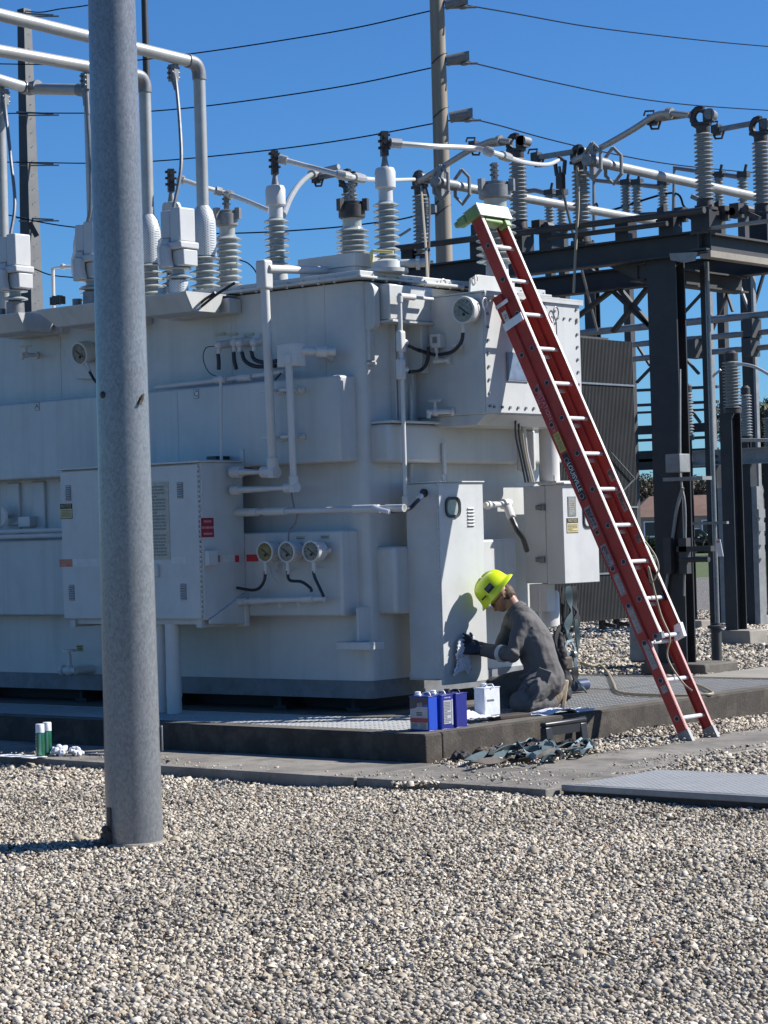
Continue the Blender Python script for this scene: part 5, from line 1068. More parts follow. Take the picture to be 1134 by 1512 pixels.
# ------------------------------------------------------------------ cans, tools and gear round the worker
M['canblue'] = mk('can_blue', (.012, .06, .42), .3, coat=.3); M['cannavy'] = mk('can_navy', (.018, .022, .20), .35, noise=(14, .2)); M['canlabel'] = mk('can_label', (.42, .42, .44), .5, noise=(20, .15)); M['candark'] = mk('can_label_dark', (.07, .055, .07), .5, noise=(20, .2))
M['canred'] = mk('can_label_red', (.33, .05, .045), .5); M['canwhite'] = mk('white_can', (.72, .73, .78), .4, noise=(9, .2), dirt=(14, .4, (.5, .5, .56)))
def can(c, w, d, h, yaw, label, kind, group):
    r = empty('solvent_can', c, label, 'can', group); r.rotation_euler = (0, 0, yaw)
    off = V(c); mb = MB(); mb.box((c[0]-w/2, c[1]-d/2, c[2]+.002), (c[0]+w/2, c[1]+d/2, c[2]+h)); body = {'label': 'canblue', 'navy': 'canblue', 'plain': 'cannavy', 'white': 'canwhite'}[kind]
    mb.build('can_body', M[body], r, bevel=.008)
    x0, x1, y0, y1 = c[0]-w/2-.003, c[0]+w/2+.003, c[1]-d/2-.003, c[1]+d/2+.003
    for z in (c[2]+.0, c[2]+h-.004): mb = MB(); mb.box((x0, y0, z), (x1, y1, z+.006)); mb.build('can_seam', M['cannavy' if kind != 'white' else 'canwhite'], r, bevel=.002)
    mb = MB(); px_, py_ = c[0]-w*.28, c[1]; mb.lathe([(.026, h), (.026, h+.012), (.021, h+.014), (.021, h+.028), (.017, h+.030)], (px_, py_, c[2]), EZ, 16); mb.build('screw_cap', M['white'] if kind != 'plain' else M['black'], r)
    mb = MB(); mb.tube(bez([(c[0]-.01, c[1], c[2]+h+.003), (c[0]+.005, c[1], c[2]+h+.022), (c[0]+.05, c[1], c[2]+h+.024), (c[0]+.065, c[1], c[2]+h+.003)], 5), .006, 6); mb.build('handle', M['white'] if kind != 'plain' else M['black'], r)
    if kind == 'label':
        yf = c[1]-d/2-.0012
        mb = MB(); mb.box((c[0]-w*.46, yf, c[2]+.012), (c[0]+w*.46, yf+.001, c[2]+h*.70)); lb = mb.build('label_panel', M['canlabel'], r)
        mb = MB(); mb.prism([(c[0]-w*.46, yf-.0004, c[2]+h*.7001), (c[0]-w*.46, yf-.0004, c[2]+h*.96), (c[0]+w*.46, yf-.0004, c[2]+h*.96), (c[0]+w*.46, yf-.0004, c[2]+h*.78), (c[0], yf-.0004, c[2]+h*.73), (c[0]-w*.2, yf-.0004, c[2]+h*.66), (c[0]-w*.46, yf-.0004, c[2]+h*.63)], (0, .001, 0)); mb.build('label_top', M['candark'], r)
        mb = MB(); mb.box((c[0]-w*.46, yf-.0012, c[2]+h*.25), (c[0]+w*.46, yf-.0002, c[2]+h*.38)); mb.build('label_band', M['canred'], r)
        mb = scribble(MB(), V((c[0]+.005, yf-.0008, c[2]+h*.50)), EX, EZ, .05, .03, 2, 3); mb.build('label_print', M['candark'], r, smooth=0)
        mb = scribble(MB(), V((c[0]-.04, yf-.0008, c[2]+h*.14)), EX, EZ, .05, .05, 6, 4); scribble(mb, V((c[0]+.035, yf-.0008, c[2]+h*.14)), EX, EZ, .055, .05, 6, 5); mb.build('label_print', M['plategrey'], r, smooth=0)
        mb = MB(); mb.obox((c[0]+.01, yf-.001, c[2]+h*.76), (V((1, 0, .18)), EY, V((-.18, 0, 1))), (.024, .001, .014)); mb.build('label_badge', M['plategrey'], r)
    if kind == 'navy':
        xf = c[0]+w/2+.0012; mb = MB(); mb.box((xf-.001, c[1]-d*.46, c[2]+.01), (xf, c[1]+d*.46, c[2]+h*.98)); mb.build('label_panel', M['cannavy'], r)
        mb = MB(); mb.box((xf+.0002, c[1]-d*.30, c[2]+h*.16), (xf+.001, c[1]+d*.30, c[2]+h*.84)); lb = mb.build('label_text_panel', M['canlabel'], r)
        mb = MB(); mb.box((xf+.0002, c[1]+d*.34, c[2]+h*.12), (xf+.001, c[1]+d*.44, c[2]+h*.86)); mb.build('label_stripe', M['canlabel'], r)
        mb = scribble(MB(), V((xf+.0012, c[1], c[2]+h*.5)), EY, EZ, d*.5, h*.62, 14, 8); mb.build('label_print', M['plategrey'], r, smooth=0)
        mb = scribble(MB(), V((xf+.0004, c[1], c[2]+h*.92)), EY, EZ, d*.5, .014, 1, 3); mb.build('label_print', M['canlabel'], r, smooth=0)
    if kind == 'white':
        xf = c[0]+w/2+.0012; mb = MB(); mb.box((xf-.001, c[1]-d*.42, c[2]+.01), (xf, c[1]+d*.42, c[2]+h*.74)); mb.build('label_panel', mk('paper_label', (.66, .68, .68), .7, noise=(22, .2), dirt=(18, .35, (.5, .53, .52))), r)
        mb = scribble(MB(), V((xf+.0004, c[1]-.02, c[2]+h*.6)), EY, V((0, -.35, 1)), .08, .03, 1, 3); mb.build('handwriting', M['plategrey'], r, smooth=0)
    return r
G3 = 'blue solvent cans on the pad corner'
c = at(633, 1080, z=pz+.004)
can((c.x-.086, c.y+.055, pz+.003), .172, .105, .245, .0, 'blue can with a white, black and red label, nearest the pad corner', 'label', G3)
can((c.x-.070, c.y+.205, pz+.003), .165, .135, .245, -.03, 'blue can with a dark side label, in the middle of the three', 'navy', G3)
can((c.x-.066, c.y+.362, pz+.003), .165, .135, .245, .02, 'plain dark blue can with a black cap, farthest back of the three', 'plain', G3)
c = at(716, 1063, z=pz+.004); can((c.x-.05, c.y+.098, pz+.003), .10, .185, .235, -.04, 'white metal can with a blank pale label standing beside the kneeling worker', 'white', None)
# green spray cans, paper and gloves on the walkway
M['spray'] = mk('spray_can_green', (.012, .12, .055), .3, noise=(40, .35), coat=.3); M['spraylite'] = mk('spray_can_panel', (.22, .48, .33), .35)
GS = 'green spray cans on the walkway'
for k, (u, v, lab) in enumerate(((60, 1118, 'green spray can with white cap, nearer and further left of the pair'), (70.5, 1115, 'green spray can with white cap, standing close behind its twin'))):
    c = at(u, v, z=.0); r = empty('spray_can', c, lab, 'spray can', GS)
    mb = MB(); mb.lathe([(.031, .003), (.033, .006), (.033, .185), (.029, .195)], c, EZ, 24); mb.build('can_body', M['spray'], r)
    mb = MB(); mb.lathe([(.0335, .186), (.0335, .192), (.0325, .193), (.0325, .245), (.030, .249)], c, EZ, 24); mb.build('cap', M['white'], r)
    mb = MB(); a0 = -1.05; P_ = [(math.cos(a0+i*.13), math.sin(a0+i*.13)) for i in range(5)]
    for i in range(4): mb.add([(c.x+.0336*P_[i][0], c.y+.0336*P_[i][1], c.z+.02), (c.x+.0336*P_[i+1][0], c.y+.0336*P_[i+1][1], c.z+.02), (c.x+.0336*P_[i+1][0], c.y+.0336*P_[i+1][1], c.z+.18), (c.x+.0336*P_[i][0], c.y+.0336*P_[i][1], c.z+.18)], [(0, 1, 2, 3)])
    mb.build('label_panel', M['spraylite'], r)
    mb = MB()
    for q in range(7):
        a_ = -2.0; z_ = .03+q*.021; mb.obox((c.x+.0335*math.cos(a_), c.y+.0335*math.sin(a_), c.z+z_), ((-math.sin(a_), math.cos(a_), 0), (math.cos(a_), math.sin(a_), 0), EZ), (.008+.003*(q % 3), .001, .004))
    mb.build('label_print', M['plate'], r, smooth=0)
c = at(22, 1118, z=.0); o = rag('paper_sheet', (c.x+.02, c.y+.02, .004), .46, .15, None, EX, EY, .006, 21, 'rag', n=8, thick=.002); tag(o, 'thin white sheet lying flat on the walkway left of the green spray cans', 'paper')
for k, (u, v, w, h, lab) in enumerate(((88, 1115, .15, .105, 'larger crumpled white rag beside the green spray cans'), (112, 1115, .135, .09, 'smaller crumpled white rag, the one nearer the grey pole'))):
    c = at(u, v, z=0); mb = MB(); rr = random.Random(40+k)
    mb.ball((c.x, c.y, h*.38), h*.42, 16, (1.15, .8, .9))
    for q in range(9): a_ = q*.7+k; mb.ball((c.x+w*.40*math.cos(a_)*rr.uniform(.6, 1.2), c.y+w*.28*math.sin(a_), h*.16+rr.uniform(0, h*.30)), h*rr.uniform(.16, .27), 12)
    o = mb.build('rag', M['rag'], None, smooth=0); r_ = o.modifiers.new('remesh', 'REMESH'); r_.mode = 'VOXEL'; r_.voxel_size = .0055; r_.use_smooth_shade = True
    tx = bpy.data.textures.new('rag_folds', 'CLOUDS'); tx.noise_scale = .035; d = o.modifiers.new('folds', 'DISPLACE'); d.texture = tx; d.strength = .035; d.texture_coords = 'GLOBAL'
    tag(o, lab, 'rag')
# black plastic step against the kerb
a = at(806, 1088, x=.20); b = at(868, 1082, x=.20); ST = empty('step_stool', ((a.x+b.x)/2-.05, (a.y+b.y)/2, -.04), 'low black plastic step stool standing in the gravel against the kerb', 'step stool')
y0, y1, x1, x0 = a.y, b.y, .20, .145; zt = .19
mb = MB(); mb.box((x0, y0, zt-.035), (x1, y1, zt)); mb.build('step_top', M['black'], ST, bevel=.012)
for ya, yb in ((y0+.005, y0+.085), (y1-.085, y1-.005)):
    mb = MB(); mb.prism([(x0, ya, zt-.036), (x1-.002, ya, zt-.036), (x1+.02, ya, -.05), (x0, ya, -.05)], (0, yb-ya, 0)); mb.build('leg', M['black'], ST, bevel=.008)
mb = MB(); mb.box((x1-.03, y0+.0851, zt-.10), (x1-.006, y1-.0851, zt-.0355)); mb.build('apron', M['black'], ST)
# flat tool tray and strap on the kerb edge
c = at(752, 1061, z=pz); mb = MB(); mb.obox((c.x-.0, c.y, pz+.018), (V((.12, 1, 0)), V((1, -.12, 0)), EZ), (.17, .07, .016)); o = mb.build('tool_roll', mk('dark_brown_canvas', (.05, .035, .028), .8, noise=(14, .4)), None, bevel=.008); tag(o, 'flat dark brown tool roll on the kerb edge in front of the worker', 'tool roll')
# harness lying in a heap along the kerb
M['web'] = mk('harness_webbing', (.05, .085, .095), .8, noise=(18, .3)); M['webpale'] = mk('harness_webbing_pale', (.20, .27, .29), .7, noise=(18, .3)); M['pad'] = mk('harness_pad', (.022, .022, .024), .75, noise=(14, .3)); M['padbrown'] = mk('harness_leather', (.065, .048, .035), .7, noise=(14, .3))
def ribbon(name, pts, w, mat, parent, side, t=.006, n=6, twist=0.0):
    P = bez(pts, n); mb = MB(); side = V(side).normalized(); vs = []; k = len(P)
    for i, p in enumerate(P):
        d = (P[min(i+1, k-1)]-P[max(i-1, 0)]).normalized(); s_ = (side-d*side.dot(d)).normalized(); nn = d.cross(s_); a_ = twist*math.sin(i*.45); s2 = s_*math.cos(a_)+nn*math.sin(a_); n2 = d.cross(s2)
        vs += [p+s2*w/2+n2*t/2, p-s2*w/2+n2*t/2, p-s2*w/2-n2*t/2, p+s2*w/2-n2*t/2]
    mb.add(vs, [(i*4+j, i*4+(j+1) % 4, i*4+4+(j+1) % 4, i*4+4+j) for i in range(k-1) for j in range(4)]+[(3, 2, 1, 0), (4*k-4, 4*k-3, 4*k-2, 4*k-1)])
    return mb.build(name, M[mat], parent, smooth=40)
c0 = at(770, 1115, z=-.02); HN = empty('safety_harness', (c0.x, c0.y, -.03), 'heap of dark harness webbing and pads lying in the gravel along the kerb', 'harness')
rr = random.Random(5)
def hp(u, v, z): return at(u, v, z=z)
for pts, w, mt in (([(690, 1123), (720, 1112), (760, 1103), (800, 1106), (840, 1100), (876, 1100)], .05, 'web'), ([(735, 1118), (765, 1100), (790, 1092), (815, 1104), (830, 1112)], .045, 'webpale'), ([(720, 1122), (750, 1112), (775, 1120), (800, 1112), (850, 1108), (868, 1104)], .05, 'web'),
                   ([(742, 1102), (760, 1092), (775, 1108), (790, 1118)], .04, 'webpale'), ([(780, 1098), (800, 1090), (825, 1100), (845, 1095), (860, 1100), (875, 1106)], .05, 'pad'), ([(700, 1126), (740, 1122), (785, 1121), (820, 1108)], .05, 'padbrown'), ([(848, 1102), (862, 1092), (872, 1100), (860, 1110), (845, 1106)], .045, 'webpale'), ([(790, 1110), (812, 1094), (820, 1110), (800, 1120)], .045, 'web'), ([(725, 1115), (735, 1092), (748, 1096), (742, 1110)], .04, 'pad'), ([(752, 1122), (790, 1116), (826, 1113), (862, 1101)], .06, 'padbrown')):
    ribbon('strap', [hp(u, v, .015+.045*rr.random()) for u, v in pts], w, mt, HN, EX+EY*.3, .007, 6, 1.1)
for (u, v), r_, mt in (((680, 1118), .065, 'pad'), ((712, 1114), .075, 'padbrown'), ((724, 1112), .06, 'padbrown'), ((790, 1108), .045, 'pad'), ((866, 1098), .05, 'web')):
    c = hp(u, v, .02); mb = MB(); mb.ball(c, r_, 12, (1.1, 1.3, .75)); o = mb.build('pad', M[mt], HN, smooth=0); tx = bpy.data.textures.new('pad_folds', 'CLOUDS'); tx.noise_scale = .06; s_ = o.modifiers.new('sub', 'SUBSURF'); s_.levels = 2; s_.render_levels = 2; d = o.modifiers.new('folds', 'DISPLACE'); d.texture = tx; d.strength = .06; d.texture_coords = 'GLOBAL'
for u, v in ((735, 1100), (786, 1100), (846, 1098)):
    c = hp(u, v, .05); mb = MB(); mb.tube([c+V((math.cos(t*.5)*.03, math.sin(t*.5)*.035, .012*math.sin(t))) for t in range(14)], .006, 6); mb.build('ring', M['galv'], HN)
# harness and bag hanging from the right-hand cabinet
xh = -.80; hc_ = at(840, 868, x=xh); HH = empty('hanging_harness', (hc_.x, hc_.y, hc_.z), 'dark green and black work harness hanging below the right-hand cabinet behind the worker', 'harness')
H_ = lambda u, v, dx=0: at(u, v, x=xh+dx)
for pts, w, mt, dx in (([(838, 866), (841, 888), (843, 905), (838, 922), (836, 935)], .065, 'web', .05), ([(846, 866), (848, 890), (852, 905), (850, 925)], .075, 'pad', -.02), ([(832, 868), (830, 900), (834, 925), (838, 945)], .03, 'pad', .0), ([(836, 930), (842, 945), (848, 958), (850, 985)], .03, 'webpale', .05), ([(850, 915), (853, 945), (852, 970)], .04, 'web', 0), ([(828, 925), (822, 945), (826, 968), (840, 975), (850, 962)], .05, 'pad', .02), ([(846, 945), (836, 950), (834, 962), (846, 966)], .02, 'webpale', .06), ([(849, 985), (849, 1000), (846, 1010)], .06, 'pad', .0), ([(848, 1002), (858, 1012), (866, 1022)], .02, 'web', .0)):
    ribbon('strap', [H_(u, v, dx) for u, v in pts], w, mt, HH, EY, .012, 6, .5)
mb = MB(); limb(mb, [(H_(826, 940), .05), (H_(823, 965), .075), (H_(828, 1000), .075), (H_(834, 1024, .02), .06)]); o = mb.build('bag', M['pad'], HH, smooth=0); r_ = o.modifiers.new('remesh', 'REMESH'); r_.mode = 'VOXEL'; r_.voxel_size = .012; r_.use_smooth_shade = True
tx = bpy.data.textures.new('bag_folds', 'CLOUDS'); tx.noise_scale = .09; d = o.modifiers.new('folds', 'DISPLACE'); d.texture = tx; d.strength = .06; d.texture_coords = 'GLOBAL'
mb = MB(); mb.box((xh+.02, H_(824, 970).y-.02, H_(824, 990).z), (xh+.085, H_(834, 970).y, H_(834, 968).z)); mb.build('leather_pouch', M['padbrown'], HH, bevel=.02)
mb = MB(); c = H_(847, 966, .07); mb.lathe([(.03, -.02), (.035, 0), (.03, .02)], c, EY, 14); mb.build('buckle', M['galv'], HH)
c = at(856, 1021, z=pz); mb = MB(); mb.cyl((c.x, c.y-.09, pz+.055), (c.x, c.y+.09, pz+.055), .052, 18); mb.cyl((c.x, c.y-.10, pz+.055), (c.x, c.y-.0905, pz+.055), .035, 18); o = mb.build('rope_canister', mk('navy_canister', (.05, .07, .13), .35, noise=(20, .3))); tag(o, 'small navy canister lying on the grating below the hanging harness', 'canister')
# tan hose
pts = [at(857, 978, z=.30), at(872, 983, z=.27), at(886, 982, z=.27)]+[at(u, v, z=pz+.012) for u, v in ((898, 994), (906, 1010), (912, 1021), (935, 1025), (985, 1027), (1030, 1026), (1052, 1024), (1040, 1016), (1020, 1008))]
mb = MB(); mb.tube(bez(pts, 8), .013, 8); tag(mb.build('hose', M['cord']), 'tan hose arching out of the gravel and lying along the grating behind the ladder', 'hose')
# ------------------------------------------------------------------ rigid bus above the low-voltage side
def clampblock(mb, c, s=1.0):
    c = V(c); mb.obox(c, (EX, EY, EZ), (.045*s, .03*s, .085*s))
    for dz in (-.05, 0, .05):
        for dx in (-.03, .03): mb.cyl(c+V((dx*s, -.05*s, dz*s)), c+V((dx*s, .05*s, dz*s)), .014*s, 6)
def bend(p0, c, p1, r, n=7):
    """path p0 - c - p1 with a rounded corner"""
    p0, c, p1 = V(p0), V(c), V(p1); a = c+(p0-c).normalized()*r; b = c+(p1-c).normalized()*r
    return [p0]+[a.lerp(c, t).lerp(c.lerp(b, t), t) for t in [i/n for i in range(n+1)]]+[p1]
GB = 'rigid aluminium bus tubes over the transformer'
def bus_tube(label, path, r, els, base):
    t = empty('bus_tube', base, label, 'bus tube', GB); mb = MB(); mb.tube(path, r, 18); mb.build('tube', M['alu'], t)
    for a, c, b in els:
        a, c, b = V(a), V(c), V(b); mb = MB(); mb.tube(bend(c+(a-c).normalized()*.14, c, c+(b-c).normalized()*.14, .11), r*1.16, 18); mb.build('elbow', M['clampgrey'], t)
    return t
y = 1.75
zc = [at(302, 92, y=y).z, at(219, 112, y=y).z, at(140, 131, y=y).z]
ends = [(0, 22), (0, 75), (0, 122)]; riser_top = 4.46; BUS = []
for k in range(2):
    x = LVX[k]; e = at(ends[k][0], ends[k][1], x=x); c = V((x, y, zc[k])); far = c+(e-c)*1.9; bot = V((x, y, riser_top))
    bus_tube(('topmost bus tube, ending in an elbow above the rightmost meshed bushing', 'middle bus tube, passing behind the grey pole to the second meshed bushing')[k], bend(bot, c, far, .1), .052, [(bot, c, far)], bot); BUS.append((c, e))
x = LVX[2]; c = V((x, y, zc[2])); k3 = at(43, 131, y=y+.02); e = at(0, 118, x=k3.x); far = k3+(e-k3)*1.8; bot = V((x, y, riser_top))
t = bus_tube('lowest bus tube, with a grey coupling in front of the dark steel mast', bend(bot, c, k3, .1)[:-1]+bend(c, k3, far, .05)[1:], .052, [(bot, c, k3)], bot); BUS.append((k3, e))
mb = MB(); mb.tube([k3+EX*.13, k3, k3+(e-k3).normalized()*.08], .063, 18); mb.build('coupling', M['clampgrey'], t)
p = at(6, 352, y=1.5); q = at(-2, 120, y=1.5); mb = MB(); mb.cyl((p.x-.02, 1.5, 3.69), (p.x-.02, 1.5, q.z), .058, 18); mb.build('tube', M['alu'], empty('bus_tube', (p.x, 1.5, 3.69), 'vertical bus tube cut by the left edge of the picture', 'bus tube', GB))
# flexible drops from the bus to the arresters
GJ = 'cable drops from the bus to the arresters'
for k, (pts, lab) in enumerate((([(256, 106), (260, 122), (266, 190), (267, 250), (262, 300)], 'grey cable drop from the topmost bus tube to the rightmost white arrester'), ([(127, 118), (129, 160), (133, 230), (134, 300), (134, 332)], 'cable drop half hidden by the grey pole, to the middle arrester'), ([(6, 142), (9, 170), (16, 235), (22, 300), (24, 360)], 'grey cable drop to the leftmost white arrester'))):
    c, e = BUS[k]; tt = min(range(201), key=lambda i: abs((c+(e-c)*(i/200*1.2)-CAM).cross(ray(*pts[0]).normalized()).length)); top = c+(e-c)*(tt/200*1.2)
    b_ = V((ARX[k]-.04, 1.10, 4.34)); n_ = len(pts); P = []
    for i, (u, v) in enumerate(pts): P.append(at(u, v, y=top.y+(b_.y-top.y)*i/(n_-1)))
    r = empty('cable_drop', b_, lab, 'cable', GJ); P[-1] = b_
    mb = MB(); mb.tube(bez(P, 8), .0155, 8); mb.build('cable', M['clampgrey'], r)
    mb = MB(); clampblock(mb, P[0]-EZ*.01, .85); mb.tube([P[0]-EZ*.08, P[1]-EZ*.05], .022, 10); mb.build('bus_clamp', M['clampgrey'], r)

# ------------------------------------------------------------------ steel switch stand to the right
YF = 9.5
SW = empty('switch_stand', (-4.1, YF+.2, 0), 'dark steel stand of columns and beams carrying the disconnect switches', 'steel stand')
a, b = at(961, 600, y=YF), at(1003, 600, y=YF); xw0, xw1 = a.x, at(1018, 600, y=YF).x-.02
zb0, zb1 = at(1040, 372, y=YF).z, at(1040, 345, y=YF).z
mb = MB(); mb.ibeam(((xw0+b.x)/2, YF+.10, -.02), ((xw0+b.x)/2, YF+.10, zb0-.02), .20, b.x-xw0, .022, .016, (0, 1, 0)); mb.build('column', M['steel'], SW)
mb = MB(); mb.box((xw0-.14, YF-.16, -.08), (xw1+.22, YF+.55, .05)); mb.build('footing', M['curbtop'], SW, bevel=.02)
xe = at(1043, 360, y=YF-.12).x
mb = MB(); mb.ibeam((-13.5, YF-.02, (zb0+zb1)/2), (xe, YF-.02, (zb0+zb1)/2), zb1-zb0+.06, .20, .022, .016); mb.build('beam', M['steel'], SW)
mb = MB(); mb.ibeam((-13.5, YF+2.3, (zb0+zb1)/2), (xe, YF+2.3, (zb0+zb1)/2), zb1-zb0+.06, .20, .022, .016); mb.build('beam', M['steel'], SW)
mb = MB(); mb.ibeam((xe-.11, YF-.12, (zb0+zb1)/2+.01), (xe-.11, YF+6, (zb0+zb1)/2+.01), zb1-zb0, .20, .022, .016); mb.build('beam', M['steel2'], SW)
mb = MB(); mb.ibeam((xw0-.2, YF+.1, zb0-.13), (xw0-.2, YF+2.4, zb0-.13), .20, .2, .02, .014); mb.build('beam', M['steel2'], SW)
mb = MB(); mb.box((xe-.04, YF-.1, zb1+.03), (xe+.9, YF+.02, zb1+.06)); mb.build('galvanised_angle', M['galvbeam'], SW); mb = MB(); mb.box((xe-.10, YF-.1, zb0-.075), (xe+.04, YF+6, zb0-.002)); mb.build('lit_flange', M['footing'], SW)  # paler plate added so the beam's bottom flange looks sunlit
mb = MB(); mb.prism([(xw0+.45, YF+.12, zb0-.02), (xw0-.6, YF+.12, zb0-.02), (xw0-.0, YF+.12, zb0-.32)], (0, .02, 0)); mb.build('gusset_plate', M['steel2'], SW)
mb = MB(); mb.prism([at(988, 374, y=YF-.13), at(1030, 372, y=YF-.13), at(1026, 385, y=YF-.13), at(1010, 388, y=YF-.13), at(990, 384, y=YF-.13)], (0, .01, 0)); mb.build('connection_plate', M['galvbeam'], SW)
mb = MB(); mb.cyl(at(568, 369, y=YF-.3), at(1040, 310, y=YF-.3), .038, 10); mb.build('operating_pipe', M['steel2'], SW)
mb = MB(); mb.cyl(at(810, 352, y=YF-.2), at(985, 330, y=YF-.2), .03, 10); mb.build('operating_pipe', M['steel2'], SW)
for u in (600, 702, 805, 918, 985):
    c = at(u, 352 if u > 700 else 365, y=YF-.1); mb = MB(); mb.box((c.x-.09, YF-.1, zb1+.032), (c.x+.09, YF+.08, zb1+.24)); mb.build('pedestal', M['steel'], SW)
for (a_, b_) in (((862, 388), (960, 482)), ((960, 420), (905, 490)), ((850, 470), (960, 385)), ((905, 415), (960, 480))):
    mb = MB(); mb.bar(at(*a_, y=YF+2.4), at(*b_, y=YF+2.4), .07, .05); mb.build('brace', M['steel2'], SW)
p, q = at(868, 500, y=31), at(884, 500, y=31); mb = MB(); mb.ibeam(((p.x+q.x)/2, 31, -.07), ((p.x+q.x)/2, 31, at(868, 384, y=31).z), .2, q.x-p.x, .02, .014, (0, 1, 0)); mb.build('upright', M['steel'], empty('steel_post', (p.x, 31, -.07), 'distant dark steel post seen between the terminal box and the thick column', 'steel post'))
# conduit, lit edge bar, box and bracket on the column
mb = MB(); p = at(1004, 545, y=YF-.012); q = at(1004, 700, y=YF-.012); mb.bar(p, q, .02); q2 = at(1010, 880, y=YF-.02); mb.tube(bez([q, at(1007, 720, y=YF-.02), at(1012, 760, y=YF-.02), q2], 6), .014, 8); mb.tube(bez([at(1008, 720, y=YF-.03), at(998, 760, y=YF-.03), at(982, 880, y=YF-.03)], 6), .02, 8); mb.build('conduit', M['galvbeam'], SW)  # straight bar imitates the sunlit flange edge; the tubes are conduit
a, b = LB(982, 671, 1004, 697, YF-.22, .215); mb = MB(); mb.box(a, b); bxo = mb.build('switch_box', M['galvbeam'], SW, bevel=.006)
p = at(992, 705, y=YF-.2); mb = MB(); mb.box((p.x-.12, YF-.2, p.z-.04), (p.x+.4, YF-.005, p.z)); mb.build('box_bracket', M['galvbeam'], SW)
for u in (990, 1013): 
    p = at(u, 818, y=YF-.06); mb = MB(); mb.box((p.x-.07, YF-.10, p.z-.22), (p.x+.03, YF-.005, p.z+.18)); mb.build('bracket', M['steel2'], SW)
mb = MB(); p = at(1002, 811, y=YF-.1); mb.box((p.x-.03, YF-.10, p.z-.03), (p.x+.42, YF-.02, p.z+.03)); mb.cyl((p.x, YF-.08, p.z-.12), (p.x+.38, YF-.08, p.z-.12), .03, 10); mb.build('crank_bracket', M['steel2'], SW)
# operating shaft and its conduit, standing free beside the column
OS = empty('operating_shaft', at(1036, 860, y=YF+.9), 'slim vertical operating shaft with pale conduit right of the thick column', 'switch shaft')
xs0 = at(1046, 600, y=YF+.9); 
mb = MB(); mb.bar((xs0.x, YF+.9, .35), (xs0.x, YF+.9, zb0-.03), .09, .06, (0, 1, 0)); mb.build('guide_channel', M['steel'], OS)
mb = MB(); mb.cyl((xs0.x+.07, YF+.84, .42), (xs0.x+.07, YF+.84, zb0), .028, 12); mb.build('shaft', M['galv'], OS)
mb = MB(); mb.cyl((xs0.x+.05, YF+.84, -.05), (xs0.x+.05, YF+.84, .46), .06, 12); mb.lathe([(.1, 0), (.1, .03), (.06, .04)], (xs0.x+.05, YF+.84, .40), EZ, 14); mb.build('bearing', M['steel2'], OS)
mb = MB(); mb.bar((xs0.x-.25, YF+.84, 1.62), (xs0.x+.25, YF+.84, 1.62), .05, .03); mb.build('guide_arm', M['galvbeam'], OS)
mb = MB(); mb.tube(bez([at(1016, 802, y=YF+.7), at(1025, 795, y=YF+.7), at(1040, 800, y=YF+.7)], 6), .02, 8); mb.build('handle', M['steel2'], OS)
mb = MB(); c = at(1062, 809, y=YF+.7); mb.obox(c, (EX+EZ*-.0, EY, EZ-EX*.18), (.035, .003, .10)); tg = mb.build('hanging_tag', M['white'], OS)
scribble(MB(), at(1060, 800, y=YF+.694), EX, EZ, .035, .03, 2, 4).build('tag_print', M['signred'], tg, smooth=0)

# post insulators of the switches
def post_template():
    r = empty('post_insulator', (0, 0, 0))
    mb = MB(); mb.lathe([(.14, 0), (.14, .03), (.10, .04), (.09, .13), (.08, .14)], (0, 0, 0), EZ, 18)
    for a_ in range(0, 360, 90): mb.cyl((.12*math.cos(math.radians(a_+45)), .12*math.sin(math.radians(a_+45)), .0), (.12*math.cos(math.radians(a_+45)), .12*math.sin(math.radians(a_+45)), .055), .016, 6)
    mb.build('base', M['bronze'], r)
    mb = MB(); mb.lathe(sheds(.070, .108, .12, .88, 16), (0, 0, 0), EZ, 22); mb.build('porcelain', M['porcdark'], r)
    mb = MB(); mb.lathe([(.075, .87), (.08, .89), (.08, .95), (.06, .96)], (0, 0, 0), EZ, 16); mb.build('cap', M['bronze'], r)
    mb = MB(); P = []
    for k in range(9): a_ = math.radians(60+k*27); P.append((-.03+.082*math.cos(a_), 0, 1.05+.095*math.sin(a_)))
    mb.tube(P, .042, 8); mb.box((-.12, -.06, .955), (.09, .06, .99)); mb.obox((.07, .0, 1.06), (EX, EY, EZ), (.055, .06, .065)); mb.build('jaw', M['bronze'], r)
    mb = MB(); mb.cyl((.09, -.06, 1.07), (.09, .10, 1.07), .062, 14); mb.build('contact_block', M['clampgrey'], r)
    return r
PT = post_template(); tag(PT, None, 'post insulator', 'post insulators of the disconnect switches')
spots = [(515, 250, 9.5, 'ribbed post insulator mostly hidden behind the middle dark-capped bushing'), (620, 252, 9.5, 'ribbed post insulator with brown ropes hanging from its cap, left of the tan pole'), (763, 197, 9.5, 'ribbed post insulator just right of the ladder top'), (856, 214, 9.5, 'ribbed post insulator with the black ground cable, above the ladder'), (1037, 157, 9.5, 'tallest-standing ribbed post insulator at the corner of the steel stand'), (1122, 172, 11.2, 'ribbed post insulator at the right edge of the picture')]
POSTS = []
for k, (u, v, y_, lab) in enumerate(spots):
    o = PT if k == 0 else copy_tree(PT); top = at(u, v, y=y_); o.location = (top.x, y_, top.z-1.17); o['label'] = lab; POSTS.append(V((top.x, y_, top.z)))
    o.rotation_euler = (0, 0, (.2, -.3, .1, -.2, .3, 0)[k])
for p in POSTS:
    zt_ = zb1+.031
    mb = MB(); mb.box((p.x-.12, p.y-.12, min(zt_, p.z-1.20)), (p.x+.12, p.y+.12, p.z-1.172)); mb.build('pedestal', M['steel'], SW)
